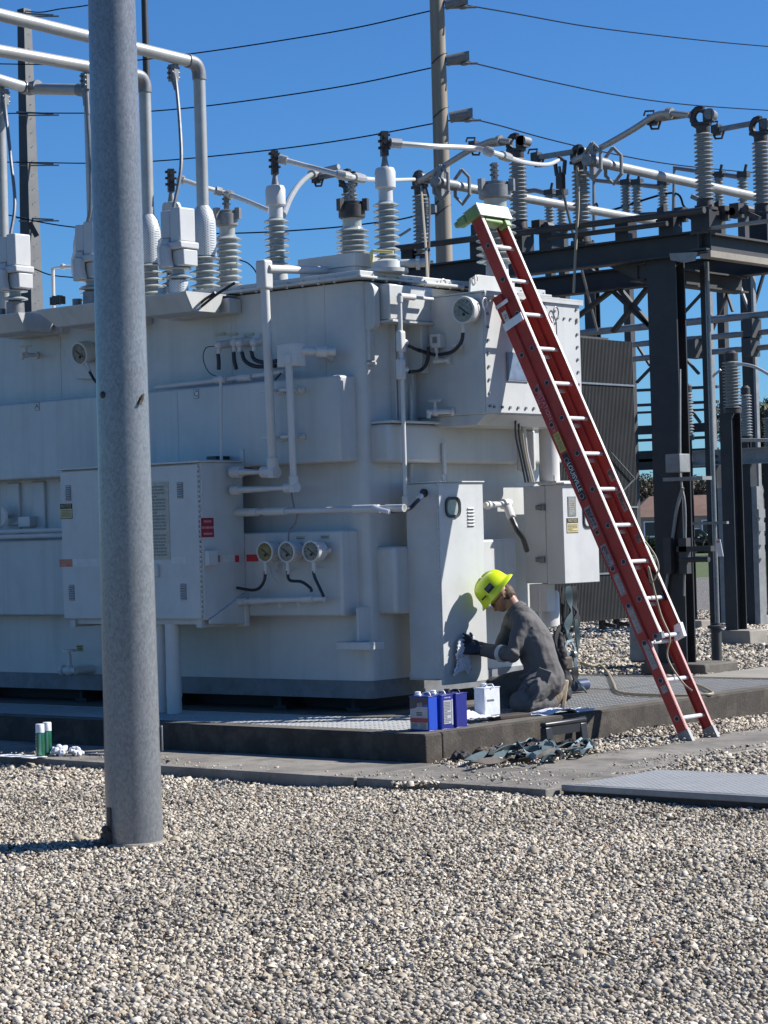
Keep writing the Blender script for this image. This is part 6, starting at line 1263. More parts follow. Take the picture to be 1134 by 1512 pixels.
# switch arms and hardware
def arm(label, a, b, y_, r=.032, fork=True):
    t = empty('disconnect_switch', at(*b, y=y_), label, 'switch', 'open arms of the disconnect switches'); A, B = at(*a, y=y_), at(*b, y=y_)
    mb = MB(); mb.bar(A, B, r*2.1, r*1.7); mb.build('blade', M['clampgrey'], t)
    d = (A-B).normalized(); mb = MB(); mb.obox(A, (d, EY, EZ), (.05, .05, .06)); mb.tube([A+EZ*.05, A-d*.02+EZ*.10, A+d*.10+EZ*.11, A+d*.12+EZ*.06], .012, 6); mb.tube([A+EZ*-.05+d*.04, A-EZ*.10+d*.02, A-EZ*.11-d*.07, A-EZ*.03-d*.1], .014, 6); mb.build('contact_jaw', M['bronze'], t); return t
arm('dark switch arm reaching left from the hidden insulator behind the middle bushing', (468, 263), (508, 255), 9.5)
arm('dark switch arm reaching left from the insulator right of the ladder top', (700, 216), (755, 210), 9.5)
arm('dark switch arm reaching left from the insulator above the ladder', (792, 233), (848, 224), 9.5)
arm('dark switch arm reaching left from the corner insulator', (964, 177), (1026, 168), 9.5)
arm('dark switch arm between the two rightmost insulators', (1058, 192), (1112, 182), 11.2)
# tubular bus on the stand with bolted hexagonal frames
def hexring(mb, c, ax, r, t):
    ax = V(ax).normalized(); a = ax.cross(EZ).normalized(); b = a.cross(ax); P = [V(c)+a*r*.75*math.cos(math.radians(60*k+90))+b*r*1.25*math.sin(math.radians(60*k+90)) for k in range(7)]; mb.tube(P, t, 8)
for k, (a_, b_, y_, lab) in enumerate((((660, 272), (1000, 333), 9.45, 'lower tubular bus running away behind the ladder top'), ((884, 240), (1150, 298), 9.45, 'upper tubular bus running from the insulator above the ladder to the right edge'))):
    A = at(*a_, y=y_); B = at(*b_, x=A.x); t = empty('tubular_bus', A, lab, 'bus tube', 'tubular buses on the switch stand')
    mb = MB(); mb.cyl(A, B, .057, 16); mb.build('tube', M['alu'], t)
    d = (B-A).normalized(); 
    for q in (-.12, .30): mb = MB(); hexring(mb, A+d*q, d, .17, .022); mb.build('hexagonal_frame', M['galvbeam'], t)
    mb = MB(); mb.tube([A-d*.25, A+d*.15], .07, 12); mb.bar(A-d*.12-EZ*.2, A-d*.12+EZ*.2, .06); mb.build('bus_clamp', M['clampgrey'], t)
# jumpers between bushings and switches
def jumper(label, pts, r=.021, mat='cable', joints=()):
    P = bez([at(u, v, y=y_) for u, v, y_ in pts], 8); t = empty('jumper', P[0], label, 'cable', 'aluminium jumpers between bushings and switches')
    mb = MB(); mb.tube(P, r, 10); mb.build('cable', M[mat], t)
    for f in joints:
        i = int(f*(len(P)-3)); mb = MB(); mb.tube(P[i:i+3], r*1.75, 10); mb.build('sleeve', M['alu'], t)
    return t
jumper('jumper from the leftmost slender bushing over a dark-capped one', [(262, 263, 1.95), (300, 276, 2.1), (335, 286, 2.28), (360, 295, 2.2), (398, 311, 2.1)], .022, 'cable', (.0, .42, .55))
jumper('straight jumper from the middle slender bushing to the roped insulator', [(412, 234, 1.95), (460, 247, 2.1), (522, 262, 2.28), (570, 266, 5.5), (612, 265, 9.4)], .023, 'cable', (0., .45, .55))
jumper('jumper from the tall slender bushing over the bushing behind the ladder', [(576, 211, 1.95), (640, 216, 2.3), (700, 219, 2.8), (736, 228, 2.95), (775, 240, 5.5), (808, 243, 8), (826, 236, 9.4)], .023, 'cable', (.02, .45, .55))
jumper('curved white jumper from behind the middle slender bushing up to a switch arm', [(418, 318, 4.5), (430, 290, 6.5), (446, 268, 8.5), (466, 255, 9.4), (500, 246, 9.45)], .034, 'alu', (.75,))
jumper('bowed jumper from the roped insulator up to the insulator by the ladder top', [(618, 268, 9.4), (645, 252, 9.4), (690, 224, 9.4), (720, 210, 9.4), (735, 207, 9.4), (754, 209, 9.4)], .036, 'alu', (.85,))
jumper('bowed jumper from the insulator above the ladder up to the corner insulator', [(846, 238, 9.4), (880, 222, 9.4), (930, 194, 9.4), (965, 172, 9.4), (985, 167, 9.4), (1018, 170, 9.4)], .036, 'alu', (.85,))
# brown ropes and grounding cables hanging down
def rope(label, pts, r, mat, cat='rope', name='rope'):
    mb = MB(); mb.tube(bez([at(u, v, y=y_) for u, v, y_ in pts], 8), r, 6); return tag(mb.build(name, M[mat]), label, cat)
rope('brown rope hanging from the insulator left of the tan pole to the cover', [(622, 275, 9.2), (625, 320, 7.5), (629, 370, 5), (631, 412, 3.3)], .014, 'cord')
rope('second, darker rope beside it, bowed to the right', [(628, 272, 9.2), (634, 300, 8.5), (634, 340, 7), (632, 411, 3.4)], .012, 'padbrown')
rope('grey grounding cable slanting from the ladder-side clamp down to a pipe', [(826, 246, 9.3), (833, 290, 9.5), (846, 345, 10), (862, 410, 11), (882, 488, 13.8)], .017, 'clampgrey', 'cable', 'grounding_cable')
rope('brown rope hanging straight from the insulator above the ladder', [(852, 245, 9.3), (854, 300, 9.2), (851, 350, 9.1), (847, 432, 9.0)], .016, 'cord')
mb = MB(); c = at(827, 243, y=9.3); mb.tube([c+EX*-.05+EZ*-.12, c+EX*-.07+EZ*.03, c+EZ*.08, c+EX*.07+EZ*.03, c+EX*.05-EZ*.12], .025, 8); mb.box((c.x-.04, c.y-.04, c.z-.28), (c.x+.04, c.y+.04, c.z-.1)); tag(mb.build('grounding_clamp', M['bronze']), 'dark grounding clamp hooked on the jumper above the ladder', 'clamp')
# ------------------------------------------------------------------ steelwork farther back on the right
# three long pipes of the bus structure with their columns and braces
PB = empty('pipe_rack', at(1100, 900, y=21.4), 'rack of three long dark horizontal pipes on columns behind the switch stand', 'pipe rack')
for (u0, v0, u1, v1, r) in ((840, 494, 1150, 458, .062), (905, 512, 1150, 484, .05), (938, 530, 1150, 508, .05)):
    p, q = at(u0, v0, y=21), at(u1, v1, y=21); mb = MB(); mb.cyl((p.x-.6, 21, p.z), (q.x+9, 21, q.z), r, 14); mb.build('pipe', M['galvbeam'], PB)
p = at(1110, 500, y=21.25); mb = MB(); mb.ibeam((p.x, 21.25, -.05), (p.x, 21.25, at(1104, 380, y=21.25).z), 2*.05, .075, .012, .012, (0, 1, 0)); mb.build('column', M['steel'], PB)
p2 = at(1046, 500, y=21.25); mb = MB(); mb.ibeam((p2.x, 21.25, -.05), (p2.x, 21.25, at(1048, 380, y=21.25).z), 2*.05, .075, .012, .012, (0, 1, 0)); mb.build('column', M['steel'], PB)
mb = MB(); mb.box((p.x+.04, 21.2, -.05), (p.x+.085, 21.29, 6.3)); mb.build('flange_strip', M['galvbeam'], PB)
mb = MB(); mb.box((p2.x+.04, 21.2, -.05), (p2.x+.085, 21.29, 6.3)); mb.build('flange_strip', M['galvbeam'], PB)
for (a_, b_, mt) in (((1078, 386, ), (1106, 458), 'galvbeam'), ((1134, 383), (1112, 456), 'steel2'), ((1052, 384), (1038, 462), 'steel2'), ((1078, 388), (1010, 462), 'steel2'), ((1008, 525), (1032, 552), 'steel2'), ((940, 565), (968, 536), 'steel2'), ((938, 505), (960, 540), 'steel2'), ((1016, 600), (1034, 624), 'steel2'), ((1060, 392), (1082, 460), 'steel2'), ((1085, 408), (1052, 487), 'steel2')):
    mb = MB(); mb.bar(at(*a_, y=21.35), at(*b_, y=21.35), .055, .04); mb.build('brace', M[mt], PB)
for u, v in ((1106, 485), (1104, 512), (1022, 515)): 
    c = at(u, v, y=20.8); mb = MB(); mb.box((c.x-.09, 20.75, c.z-.16), (c.x+.09, 21.05, c.z+.16)); mb.build('pipe_saddle', M['steel2'], PB)
# dark cross members seen in the gaps left of the thick column
for v, h in ((574, .05), (596, .05), (607, .04), (633, .16), (648, .05), (672, .20), (684, .2)):
    p, q = at(930, v+3, y=22.5), at(1060, v-3, y=22.5); mb = MB(); mb.bar((p.x, 22.5, p.z), (q.x, 22.5, q.z), .08, h); mb.build('cross_member', M['steel'] if h > .1 else M['steel2'], PB)
# second insulator support: I-column with ribbed insulator, footing
def big_post(name_label, u, vt, vb, y_, colw, vbase, s):
    g = empty('insulator_support', at(u, vbase, y=y_), name_label, 'insulator support', 'insulator supports in the yard')
    a, b = at(u-colw, vb+30, y=y_), at(u+colw*.45, vb+30, y=y_); zc0 = at(u, vb, y=y_).z; xm = (a.x+b.x)/2
    mb = MB(); mb.ibeam((xm, y_+.13, -.05), (xm, y_+.13, zc0), .26 if colw > 11 else .11, b.x-a.x, .02, .014, (0, 1, 0)); mb.build('column', M['steel'], g)
    mb = MB(); mb.box((a.x-.08, y_-.10, -.1), (b.x+.25, y_+.40, .12 if y_ < 16 else .07)); mb.build('footing', M['footing'], g, bevel=.02)
    ct = at(u, vt, y=y_); h = ct.z-zc0; xi = at(u, (vt+vb)/2, y=y_).x
    mb = MB(); mb.lathe([(.12*s, 0), (.12*s, .06), (.09*s, .07)], (xi, y_+.1, zc0), EZ, 18); mb.build('fitting', M['bronze'], g); mb = MB(); mb.lathe([(.08*s, h-.05), (.10*s, h-.04), (.1*s, h+.06), (.05*s, h+.1)], (xi, y_+.1, zc0), EZ, 16); mb.build('fitting', M['bronze'], g)
    mb = MB(); mb.lathe(sheds(.085*s, .13*s, .06, h-.04, 15), (xi, y_+.1, zc0), EZ, 22); mb.build('porcelain', M['porcdark'], g)
    return g
g = big_post('steel column with a large ribbed insulator, on a pale footing at the right', 1075, 528, 610, 15.2, 12, 930, 1.0)
mb = MB(); mb.tube(bez([at(u, v, y=15.1) for u, v in ((1085, 538), (1098, 538), (1115, 542), (1134, 552), (1150, 562))], 6), .022, 8); mb.build('jumper', M['cable'], g)
mb = MB(); mb.tube(bez([at(u, v, y=15.3) for u, v in ((1040, 566), (1052, 556), (1064, 546))], 6), .018, 8); mb.build('jumper', M['cable'], g)
big_post('thinner column with a slim ribbed insulator near the right edge', 1097, 578, 650, 20.5, 10, 858, .8)
big_post('ribbed insulator half hidden behind the thick dark column', 1011, 575, 650, 19.0, 6, 900, .75)
big_post('insulator support cut by the right edge of the picture', 1131, 612, 676, 22.5, 7, 850, .75)
# galvanised beam on a pair of posts
GBm = empty('galvanised_frame', at(1100, 850, y=20), 'pale galvanised beam on posts behind the insulator columns', 'steel frame')
p, q = at(1010, 678, y=20), at(1150, 678, y=20); zm = p.z
mb = MB(); mb.ibeam((p.x, 20, zm), (q.x+1, 20, zm), .26, .16, .02, .014); mb.build('beam', M['galvbeam'], GBm)
for u in (1108, 1058):
    c = at(u, 760, y=20.05); mb = MB(); mb.box((c.x-.09, 20, -.05), (c.x+.05, 20.2, zm-.13)); mb.build('post', M['steel'], GBm)
    mb = MB(); mb.box((c.x+.06, 20.0, -.05), (c.x+.16, 20.2, zm-.5)); mb.build('post_cover', M['galvbeam'], GBm)
for k in range(4):
    c = at(1122, 758+k*20, y=20); mb = MB(); mb.box((c.x-.06, 19.9, c.z-.07), (c.x+.04, 20.1, c.z+.07)); mb.build('meter_box', M['galvbeam'], GBm)
for i, u in enumerate((1018, 1050, 1056)):
    c = at(u, 674, y=19.9); mb = MB(); mb.cyl((c.x, 19.9, c.z), (c.x, 19.93, c.z), .03, 8); mb.cyl((c.x, 19.9, c.z-.1), (c.x, 19.93, c.z-.1), .03, 8); mb.build('bolt', M['steel'], GBm)
mb = MB(); p, q = at(1062, 650, y=20.3), at(1150, 650, y=20.3); mb.cyl(p, q, .03, 8); mb.build('pipe', M['alu'], GBm)
# small switch units far back, against the sky
def small_unit(label, us, vt, vb, y_, arch):
    g = empty('small_switch', at(us[0], vb, y=y_), label, 'switch', 'small switch units far behind')
    for u in us:
        a, b = at(u, vt, y=y_), at(u, vb, y=y_); mb = MB(); mb.lathe(sheds(.06, .10, 0, a.z-b.z, 10), (b.x, y_, b.z), EZ, 14); mb.build('porcelain', M['porcdark'], g)
        mb = MB(); mb.box((a.x-.10, y_-.06, a.z), (a.x+.10, y_+.06, a.z+.10)); mb.cyl((a.x+.02, y_, a.z+.08), (a.x+.06, y_, a.z+.22), .025, 6); mb.build('clamp', M['bronze'], g)
    (u0, v0), (u1, v1), (ub, vb2) = arch
    mb = MB(); mb.tube([at(ub, vb2, y=y_), at(u0, v0, y=y_), at(u1, v1, y=y_)], .045, 8); mb.build('pipe_arch', M['galv'], g)
    z0 = at(us[0], vb, y=y_).z
    p, q = at(us[0]-14, vb+3, y=y_), at(us[-1]+14, vb-1, y=y_); mb = MB(); mb.bar(p, q, .12, .12); mb.bar((p.x+.2, y_, -.05), (p.x+.2, y_, p.z), .14); mb.bar((q.x-.2, y_, -.05), (q.x-.2, y_, q.z), .14); mb.build('support_frame', M['steel2'], g)
small_unit('small switch unit with three ribbed insulators under an arched pipe, right of centre', (925, 941, 980), 273, 318, 22, ((877, 266), (975, 276), (878, 345)))
small_unit('small switch unit whose pipe arch stands between the two rightmost insulators', (1062, 1098), 262, 312, 22, ((996, 248), (1098, 262), (995, 330)))
small_unit('small switch unit just right of the ladder-side insulator', (812, 830), 288, 336, 22, ((790, 281), (826, 290), (772, 283)))
rope('thin black wire sagging across the small switch units', [(880, 300, 22), (895, 312, 22), (990, 285, 22), (1010, 305, 22), (1020, 320, 22)], .02, 'wire', 'wire', 'thin_wire')
# open lever hardware on top of the stand
for k, (u, v) in enumerate(((722, 342), (790, 336), (1000, 318), (1062, 316), (1082, 312))):
    c = at(u, v, y=9.7); r_ = random.Random(k); t = empty('switch_lever', c, ('lever linkage beside the insulator right of the ladder top', 'lever linkage left of the insulator above the ladder', 'lever linkage left of the corner insulator', 'slanting rod linkage right of the corner insulator', 'lever linkage at the right edge insulator')[k], 'linkage', 'lever linkages on the switch stand')
    mb = MB(); mb.bar(c-EX*.28-EZ*.04, c+EX*.22+EZ*.02, .035); mb.bar(c+EX*.1, c+EX*.34-EZ*.12 if k != 3 else c-EX*.35+EZ*.24, .05); mb.build('rod', M['galvbeam'] if k == 3 else M['bronze'], t)
    mb = MB(); mb.obox(c+EX*.05, (EX, EY, EZ), (.06, .06, .08)); mb.build('crank', M['bronze'], t)
    mb = MB(); mb.obox(c-EX*.2+EZ*.03, (EX+EZ*.4, EY, EZ), (.05, .04, .09)); mb.build('crank', M['bronze'], t); mb = MB(); mb.cyl(c+EX*.2-EY*.06, c+EX*.2+EY*.06, .045, 8); mb.build('pivot', M['bronze'], t)
# boxes and kerb behind the pad
c = at(960, 960, z=0.15); mb = MB(); mb.box((c.x-.30, c.y, .0), (c.x+.15, c.y+.35, .55)); tag(mb.build('pull_box', M['galvbeam'], bevel=.03), 'grey pull box on the ground behind the ladder foot', 'box')
c = at(1015, 873, z=-.05); mb = MB(); mb.ball((c.x, c.y, .02), .18, 8, (1.3, 1, .6)); o = mb.build('rock', M['steel2'], smooth=0); tag(o, 'dark low lump on the gravel in the gap right of the thick column', 'rock')

# ------------------------------------------------------------------ poles and line wires
def pole_at(u, v, dep): return at(u, v, dep=dep)
# galvanised lighting pole in front
b = at(199, 1246, z=ZG); t = at(166, 0, dep=b.dot(_f)*0+(b-CAM).dot(_f)); wpx = (b-CAM).dot(_f)/F_PX
GP = empty('steel_pole', (b.x, b.y, ZG), 'thick galvanised round pole standing in the gravel at the left foreground', 'pole')
r0_, r1_ = 84*wpx/2, 70*wpx/2; H0 = t.z-ZG
mb = MB(); mb.lathe([(r0_*1.0, -.05), (r0_, .0), (r1_, H0), (r1_*.93, H0*1.25)], (b.x, b.y, ZG), EZ, 64); mb.build('shaft', M['galv'], GP, smooth=40)
mb = MB(); mb.lathe([(r0_*1.02, -.02), (r0_*1.16, .0), (r0_*1.10, .018), (r0_*1.0, .02)], (b.x, b.y, ZG+.0), EZ, 40); mb.build('base_collar', M['footing'], GP)
side = (-CR*.78-CF*.62).normalized(); p = V((b.x, b.y, ZG))+side*r0_
mb = MB(); mb.obox(p+EZ*.13, (side, side.cross(EZ), EZ), (.006, .017, .085)); mb.obox(p+EZ*.05+side*.02, (side, side.cross(EZ), EZ), (.03, .02, .03)); mb.cyl(p+side*.02+EZ*.02, p+side*.02+EZ*.09, .02, 8); mb.ball(p+side*.03+EZ*.10, .022, 8); mb.ball(p+side*.045+EZ*.03, .03, 8); mb.tube(bez([p+side*.03, p+side*.09+EZ*.015, p+side*.13-EZ*.02], 6), .016, 8); mb.build('ground_lug', M['bronze'], GP)
fr = (-CF); 
def on_pole(u, v):
    d = ray(u, v); o2 = V((CAM.x-b.x, CAM.y-b.y)); d2 = V((d.x, d.y)); rr_ = r0_+(r1_-r0_)*max(0, (at(u, v, dep=(b-CAM).dot(_f)).z-ZG)/H0); A = d2.dot(d2); B = 2*o2.dot(d2); C_ = o2.dot(o2)-rr_*rr_
    s_ = (-B-math.sqrt(max(0, B*B-4*A*C_)))/(2*A); return CAM+d*s_
c = on_pole(152, 583); nn = (c-V((b.x, b.y, c.z))).normalized(); mb = MB(); mb.lathe([(.016, -.006), (.02, 0), (.018, .006), (.008, .014)], c, nn, 14); mb.build('bolt', M['bronze'], GP)
c = on_pole(208, 589); nn = (c-V((b.x, b.y, c.z))).normalized(); mb = MB(); tdir = (EZ.cross(nn)*.5+EZ*.86).normalized(); mb.ball(c, .013, 10); mb.tube([c-tdir*.03+nn*.004, c+nn*.008, c+tdir*.022+nn*.006], [.004, .010, .008], 8); mb.tube([c+tdir*.02+nn*.006, c+tdir*.034+nn*.008], [.008, .003], 8); mb.obox(c-tdir*.015+nn*.011, (tdir, nn, tdir.cross(nn)), (.022, .0015, .009)); o = mb.build('moth', mk('moth_brown', (.06, .045, .02), .7, noise=(60, .5))); tag(o, 'small dark brown moth resting on the galvanised pole', 'insect')
c = on_pole(239, 1090); nn = (c-V((b.x, b.y, c.z))).normalized(); mb = MB(); mb.obox(c, (nn, nn.cross(EZ), EZ), (.006, .02, .07)); mb.build('hand_hole_cover', M['galv'], GP, bevel=.005)
# tan line pole with post insulators, right of centre
M['polewood'] = mk('tan_pole', (.30, .25, .19), .75, noise=((9, 9, .6), .3), streak=(.35, (.19, .16, .125)))
DP = 44.0; tp = at(645, 0, dep=DP); bp_ = at(661, 380, dep=DP); WP = empty('line_pole', (tp.x, tp.y, ZG), 'tan line pole with stubby insulators behind the transformer', 'pole')
k = DP/F_PX; mb = MB(); mb.lathe([(15*k*1.25, ZG), (12.3*k, bp_.z), (10.8*k, tp.z), (10.3*k, tp.z+2.5)], (tp.x, tp.y, 0), EZ, 28); mb.build('shaft', M['polewood'], WP)
WR = []
for u, v in ((684, 1), (686, 84), (691, 168)):
    c = at(u, v, dep=DP); axd = (CR*.96+EZ*.18).normalized(); a_ = c-axd*.36
    mb = MB(); mb.tube([a_, c], .105, 14); mb.build('insulator_sleeve', M['clampgrey'], WP); mb = MB(); mb.obox(c+axd*.03, (axd, CF, EZ), (.06, .06, .09)); mb.cyl(c-EZ*.10+axd*.02, c-EZ*.05+axd*.02, .03, 8); mb.tube([c-EZ*.13-CR*.25, c-EZ*.13+CR*.25], [.025, .025], 8); mb.ball(c-EZ*.13, .07, 8, (1.6, 1, .6)); mb.build('wire_clamp', M['clampgrey'], WP); WR.append(c-EZ*.13)
for v in (84, 164, 291, 309):
    c = at(656, v+2, dep=DP-.05); mb = MB(); P = [V((tp.x, tp.y, c.z))+(CR*math.cos(a)+CF*math.sin(a))*12.3*k+EZ*.12*math.cos(a) for a in [math.radians(-150+i*15) for i in range(13)]]; mb.tube(P, .012, 5); mb.build('guy_strap', M['bronze'], WP)
c = at(640, 309, dep=DP-.1); mb = MB(); mb.box((c.x-.2, c.y-.1, c.z-.08), (c.x+.12, c.y+.1, c.z+.06)); mb.bar(c-CR*.02+EZ*.1, c-CR*.02-EZ*.1, .06); mb.build('bracket', M['clampgrey'], WP)
# dark square steel mast at the left
DT = 52.0; tp2 = at(35, 14, dep=DT); bb = at(53, 440, dep=DT); MT = empty('steel_mast', (tp2.x, tp2.y, ZG), 'slim square steel mast with its sunny side coloured paler at the far left', 'mast')
k = DT/F_PX; mb = MB(); 
def ring_(z, h): return [V((tp2.x, tp2.y, z))+EX*sx*h+EY*sy*h for sx, sy in ((-1, -1), (1, -1), (1, 1), (-1, 1))]
vv = ring_(ZG, .24)+ring_(tp2.z, .105); mb.add(vv, [(0, 1, 5, 4), (1, 2, 6, 5), (2, 3, 7, 6), (3, 0, 4, 7), (4, 5, 6, 7)]); mb.build('shaft', M['steel2'], MT)
mb = MB(); q0, q1 = ring_(ZG, .245), ring_(tp2.z, .11); mb.prism([q0[1]+EX*.004, q0[2]+EX*.004, q1[2]+EX*.004, q1[1]+EX*.004], EX*.012); mb.build('lit_face', mk('mast_lit_face', (.15, .152, .15), .6, noise=(4, .2)), MT)  # sunward side given a paler skin in place of sunlight
mb = MB()
for i in range(22): c = V((tp2.x, tp2.y, tp2.z-.6-i*.32)); mb.box((c.x+.125+.006*i, c.y-.01, c.z-.005), (c.x+.14+.006*i, c.y+.005, c.z+.01))
mb.build('step_bolts', M['steel2'], MT)['kind'] = 'stuff'
for v in (240, 166, 322, 20): 
    c = at(47, v, dep=DT-.2); mb = MB(); mb.bar(c-CR*.35+EZ*.02, c+CR*.5-EZ*.05, .035); mb.bar(c-CR*.3-EZ*.06, c+CR*.62-EZ*.08, .03); mb.build('dead_end_bracket', M['clampgrey'], MT)
c = at(45, 335, dep=DT-.3); mb = MB(); mb.bar(c-CR*.02+EZ*.1, c+CR*.14-EZ*.22, .05, .12); mb.build('brace', M['steel2'], MT)
GW = 'overhead line wires against the sky'
def wire(label, pts, d0, d1, r=.014):
    n = len(pts); P = [at(u, v, dep=d0+(d1-d0)*i/(n-1)) for i, (u, v) in enumerate(pts)]; mb = MB(); mb.tube(bez(P, 10), r, 6); o = mb.build('line_wire', M['wire']); tag(o, label, 'wire', GW); return o
wire('topmost wire left of the tan pole', [(-20, 94), (48, 95), (120, 95), (202, 89), (300, 77), (420, 59), (530, 40), (636, 16), (684, 7)], DT, DP)
wire('second wire left of the tan pole, just below the topmost', [(-20, 168), (50, 167), (130, 167), (210, 165), (300, 157), (420, 141), (530, 123), (638, 100), (686, 90)], DT, DP)
wire('third wire left of the tan pole, passing just over the slender bushings', [(-20, 239), (55, 240), (130, 241), (210, 239), (300, 232), (420, 219), (530, 203), (642, 182), (691, 174)], DT, DP)
wire('lowest wire left of the tan pole, dipping behind the bushings', [(-20, 310), (60, 328), (125, 337), (230, 344), (360, 344), (480, 337), (560, 328), (600, 322), (648, 308)], DT, DP, .016)
wire('topmost wire right of the tan pole', [(684, 7), (760, 20), (860, 38), (960, 51), (1060, 62), (1150, 70)], DP, 60)
wire('middle wire right of the tan pole', [(686, 90), (740, 103), (820, 122), (920, 142), (1020, 155), (1150, 164)], DP, 60)
wire('lowest wire right of the tan pole, going behind the corner insulator', [(691, 174), (740, 186), (800, 203), (880, 222), (980, 241), (1080, 252), (1150, 258)], DP, 60)
wire('short wire rising from the top of the dark mast to the upper edge', [(36, 16), (60, 18), (90, 13), (128, 8), (200, -6)], DT, DT-4)
wire('thin wire crossing the lower mast to the left arresters', [(20, 388), (50, 397), (75, 406), (110, 410), (150, 415)], DT, DT-6, .014)
# slim dark mast rising behind the grey pole
p = at(216, 100, dep=60); mb = MB(); mb.lathe([(.15, ZG), (.085, p.z+2.5)], (p.x, p.y, 0), EZ, 12); tag(mb.build('slim_mast', M['steel2']), 'slim dark mast rising above the middle bus tube behind the grey pole', 'mast')
# loose ladder of small eye-bolt wires near the tall bushing
rope('thin pale hooked wire between the tall bushing and the roped insulator', [(568, 358, 9.3), (590, 348, 9.3), (606, 338, 9.3)], .016, 'alu', 'wire', 'hook_wire')
rope('thin black wire bowing from the bushings down to the white conduit', [(354, 384, 2.3), (365, 388, 2.2), (374, 396, 2.0), (379, 404, 1.7)], .006, 'wire', 'wire', 'thin_wire')

# ------------------------------------------------------------------ beyond the yard: lawn trees, houses, a car
def leaf_mat(name, c0, c1):
    m = bpy.data.materials.new(name); m.use_nodes = True; T = m.node_tree; b_ = T.nodes['Principled BSDF']; b_.inputs['Roughness'].default_value = .7
    an_ = T.nodes.new('ShaderNodeAttribute'); an_.attribute_name = 'leaf'; r_ = T.nodes.new('ShaderNodeValToRGB'); r_.color_ramp.elements[0].color = (*c0, 1); r_.color_ramp.elements[1].color = (*c1, 1); T.links.new(an_.outputs['Fac'], r_.inputs[0]); T.links.new(r_.outputs[0], b_.inputs['Base Color']); return m
LM = [leaf_mat('leaves_olive', (.022, .032, .012), (.10, .11, .04)), leaf_mat('leaves_dark', (.014, .024, .010), (.06, .08, .03)), leaf_mat('leaves_brown', (.05, .04, .022), (.15, .12, .07))]
M['bark'] = mk('bark', (.10, .075, .055), .9, noise=(8, .4))
def tree(label, pos, h, w, mt, n, seed, bare=0.0):
    r_ = np.random.default_rng(seed); g = empty('tree', (pos.x, pos.y, ZG-.1), label, 'tree', 'trees beyond the yard')
    nc = 26; C_ = np.stack([r_.normal(0, w*.30, nc), r_.normal(0, w*.30, nc), h*(.38+.55*r_.random(nc)**.8)], 1); shrink = 1-.55*np.clip((C_[:, 2]/h-.55)/.45, 0, 1); C_[:, :2] *= shrink[:, None]
    R_ = w*r_.uniform(.09, .2, nc); idx = r_.integers(0, nc, n); dirs = r_.normal(0, 1, (n, 3)); dirs /= np.linalg.norm(dirs, axis=1)[:, None]
    P = C_[idx]+dirs*(R_[idx]*r_.random(n)**.4)[:, None]; s = r_.uniform(.10, .26, n)
    a = r_.normal(0, 1, (n, 3)); a /= np.linalg.norm(a, axis=1)[:, None]; b2 = np.cross(a, r_.normal(0, 1, (n, 3))); b2 /= np.linalg.norm(b2, axis=1)[:, None]
    vs = np.stack([P-a*s[:, None], P+b2*s[:, None]*.7, P+a*s[:, None]], 1).reshape(-1, 3); 
    me = bpy.data.meshes.new('crown'); me.from_pydata([tuple(q) for q in vs], [], [(3*i, 3*i+1, 3*i+2) for i in range(n)]); at_ = me.attributes.new('leaf', 'FLOAT', 'POINT'); at_.data.foreach_set('value', np.repeat(np.clip(r_.normal(.45, .25, n), 0, 1), 3).astype(np.float32)); me.materials.append(mt); me.update()
    o = bpy.data.objects.new('crown', me); COL.objects.link(o); o.parent = g; o['kind'] = 'stuff'
    mb = MB(); B0 = V((pos.x, pos.y, ZG-.1)); mb.tube([B0, B0+V((.1, 0, h*.25)), B0+V((0, .1, h*.5)), B0+V((.05, 0, h*.8))], [w*.045, w*.035, w*.022, .02], 8)
    for q in range(0, nc, 2): c_ = C_[q]; mb.tube([B0+V((0, 0, h*(.2+.25*r_.random()))), B0+V(c_*.6+np.array((0, 0, h*.15))), B0+V(c_)], [w*.02, w*.012, .015], 5)
    mb.build('trunk', M['bark'], g); return g
def far(u, dep): q = at(u, 770, dep=dep); return V((q.x, q.y, 0))
tree('tallest olive tree at the right edge beyond the grass', far(1150, 130), 8.8, 7.0, LM[0], 9000, 1)
tree('rounded dark tree right of the insulator columns, beyond the road', far(1112, 200), 5.6, 7, LM[1], 6000, 2)
tree('brownish tree seen in the gap right of the thick column', far(1032, 190), 5.4, 7, LM[2], 6000, 3)
tree('low dark tree seen between the two insulator columns', far(1080, 210), 5.2, 7, LM[1], 5000, 4)
tree('brown bare-looking tree left of the thick column', far(952, 190), 5.6, 6, LM[2], 6000, 5)
tree('low tree hidden mostly behind the thick column', far(985, 215), 6, 8, LM[0], 5000, 6)
tree('dark tree behind the radiator, showing at its right edge', far(925, 220), 6.5, 8, LM[1], 4000, 7)
M['roof'] = mk('brown_roof', (.17, .10, .075), .9, noise=(1, .3)); M['housewall'] = mk('house_wall', (.30, .26, .22), .9); M['pane'] = mk('dark_pane', (.03, .035, .04), .1)
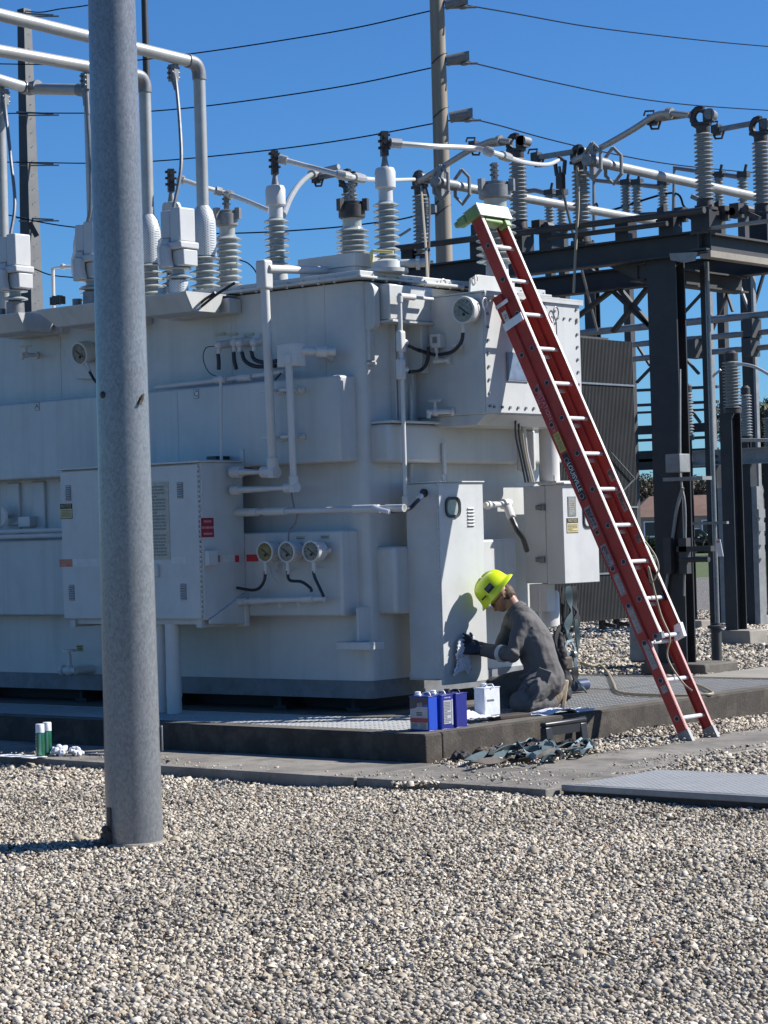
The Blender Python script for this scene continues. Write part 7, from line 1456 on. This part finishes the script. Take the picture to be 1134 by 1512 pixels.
def house(label, u, dep, w, d, hw, hr):
    c = far(u, dep); g = empty('house', (c.x, c.y, ZG-.1), label, 'house', 'houses beyond the road'); A = CR; B = CF; Z0 = ZG-.1
    def P(a, b_, z): return c+A*a+B*b_+EZ*(z-c.z)
    mb = MB(); mb.add([P(-w/2, 0, Z0), P(w/2, 0, Z0), P(w/2, d, Z0), P(-w/2, d, Z0), P(-w/2, 0, hw), P(w/2, 0, hw), P(w/2, d, hw), P(-w/2, d, hw)], [(0,1,5,4),(1,2,6,5),(2,3,7,6),(3,0,4,7)]); mb.build('wall', M['housewall'], g)
    e = .5; mb = MB(); mb.add([P(-w/2-e, -e, hw), P(w/2+e, -e, hw), P(w/2+e, d+e, hw), P(-w/2-e, d+e, hw), P(-w/2+w*.18, d/2, hr), P(w/2-w*.18, d/2, hr)], [(0,1,5,4),(1,2,5),(2,3,4,5),(3,0,4),(3,2,1,0)]); mb.build('roof', M['roof'], g)
    for k_ in range(4):
        x_ = -w*.36+k_*w*.24; mb = MB(); mb.obox(P(x_, -.06, 1.4), (A, B, EZ), (.6, .05, .6)); f_ = mb.build('window', M['white'], g); mb = MB(); mb.obox(P(x_, -.12, 1.4), (A, B, EZ), (.5, .02, .5)); mb.build('pane', M['pane'], f_)
house('low house with a brown hip roof seen right of the thick column', 1026, 170, 9, 8, 2.3, 3.9)
house('low brown-roofed house at the right edge', 1150, 185, 9, 8, 2.3, 3.6)
c = far(1019, 148); CA = empty('parked_car', (c.x, c.y, ZG-.08), 'white parked car on the road seen right of the thick column', 'car'); z = ZG-.08
def carP(a, h_): return V((c.x, c.y, z))+CR*a+EZ*h_
mb = MB(); pr = [(-2.2, .35), (-2.2, .75), (-1.9, .9), (-1.1, .98), (1.2, .98), (2.0, .88), (2.2, .6), (2.15, .35)]; mb.prism([carP(a, h_) for a, h_ in pr], CF*1.75); mb.build('body', M['white'], CA, bevel=.08)
mb = MB(); pr = [(-1.0, .985), (-.5, 1.45), (.7, 1.48), (1.3, .985)]; mb.prism([carP(a, h_)+CF*.12 for a, h_ in pr], CF*1.5); mb.build('cabin', M['pane'], CA, bevel=.05)
mb = MB(); mb.prism([carP(a, h_)+CF*.1 for a, h_ in ((-.5, 1.455), (.7, 1.485), (.6, 1.53), (-.4, 1.51))], CF*1.55); mb.build('roof', M['white'], CA)
for a in (-1.35, 1.4):
    for b_ in (0, 1.6): mb = MB(); mb.cyl(carP(a, .33)+CF*(b_-.05), carP(a, .33)+CF*(b_+.15), .33, 16); w_ = mb.build('wheel', M['rubber'], CA); mb = MB(); mb.cyl(carP(a, .33)+CF*(b_-.07), carP(a, .33)+CF*(b_-.051), .2, 12); mb.build('rim', M['galvbeam'], w_)
# hedge between grass and road
hd = []; r_ = np.random.default_rng(77)
n = 16000; lat = r_.uniform(6, 34, n); dd = 143+r_.normal(0, .5, n); zz = r_.uniform(0, .8, n)*(1+.25*np.sin(lat*1.3))
Pn = np.array([CAM.x, CAM.y, 0])+lat[:, None]*np.array(CR)+dd[:, None]*np.array(CF); Pn[:, 2] = ZG-.1+zz; a = r_.normal(0, 1, (n, 3))*.16; b2 = r_.normal(0, 1, (n, 3))*.13
vs = np.stack([Pn-a, Pn+b2, Pn+a], 1).reshape(-1, 3); me = bpy.data.meshes.new('hedge'); me.from_pydata([tuple(q) for q in vs], [], [(3*i, 3*i+1, 3*i+2) for i in range(n)]); at_ = me.attributes.new('leaf', 'FLOAT', 'POINT'); at_.data.foreach_set('value', np.repeat(np.clip(r_.normal(.4, .25, n), 0, 1), 3).astype(np.float32)); me.materials.append(LM[1]); me.update()
o = bpy.data.objects.new('hedge', me); COL.objects.link(o); tag(o, 'low dark hedge in front of the road beyond the grass', 'hedge', kind='stuff')
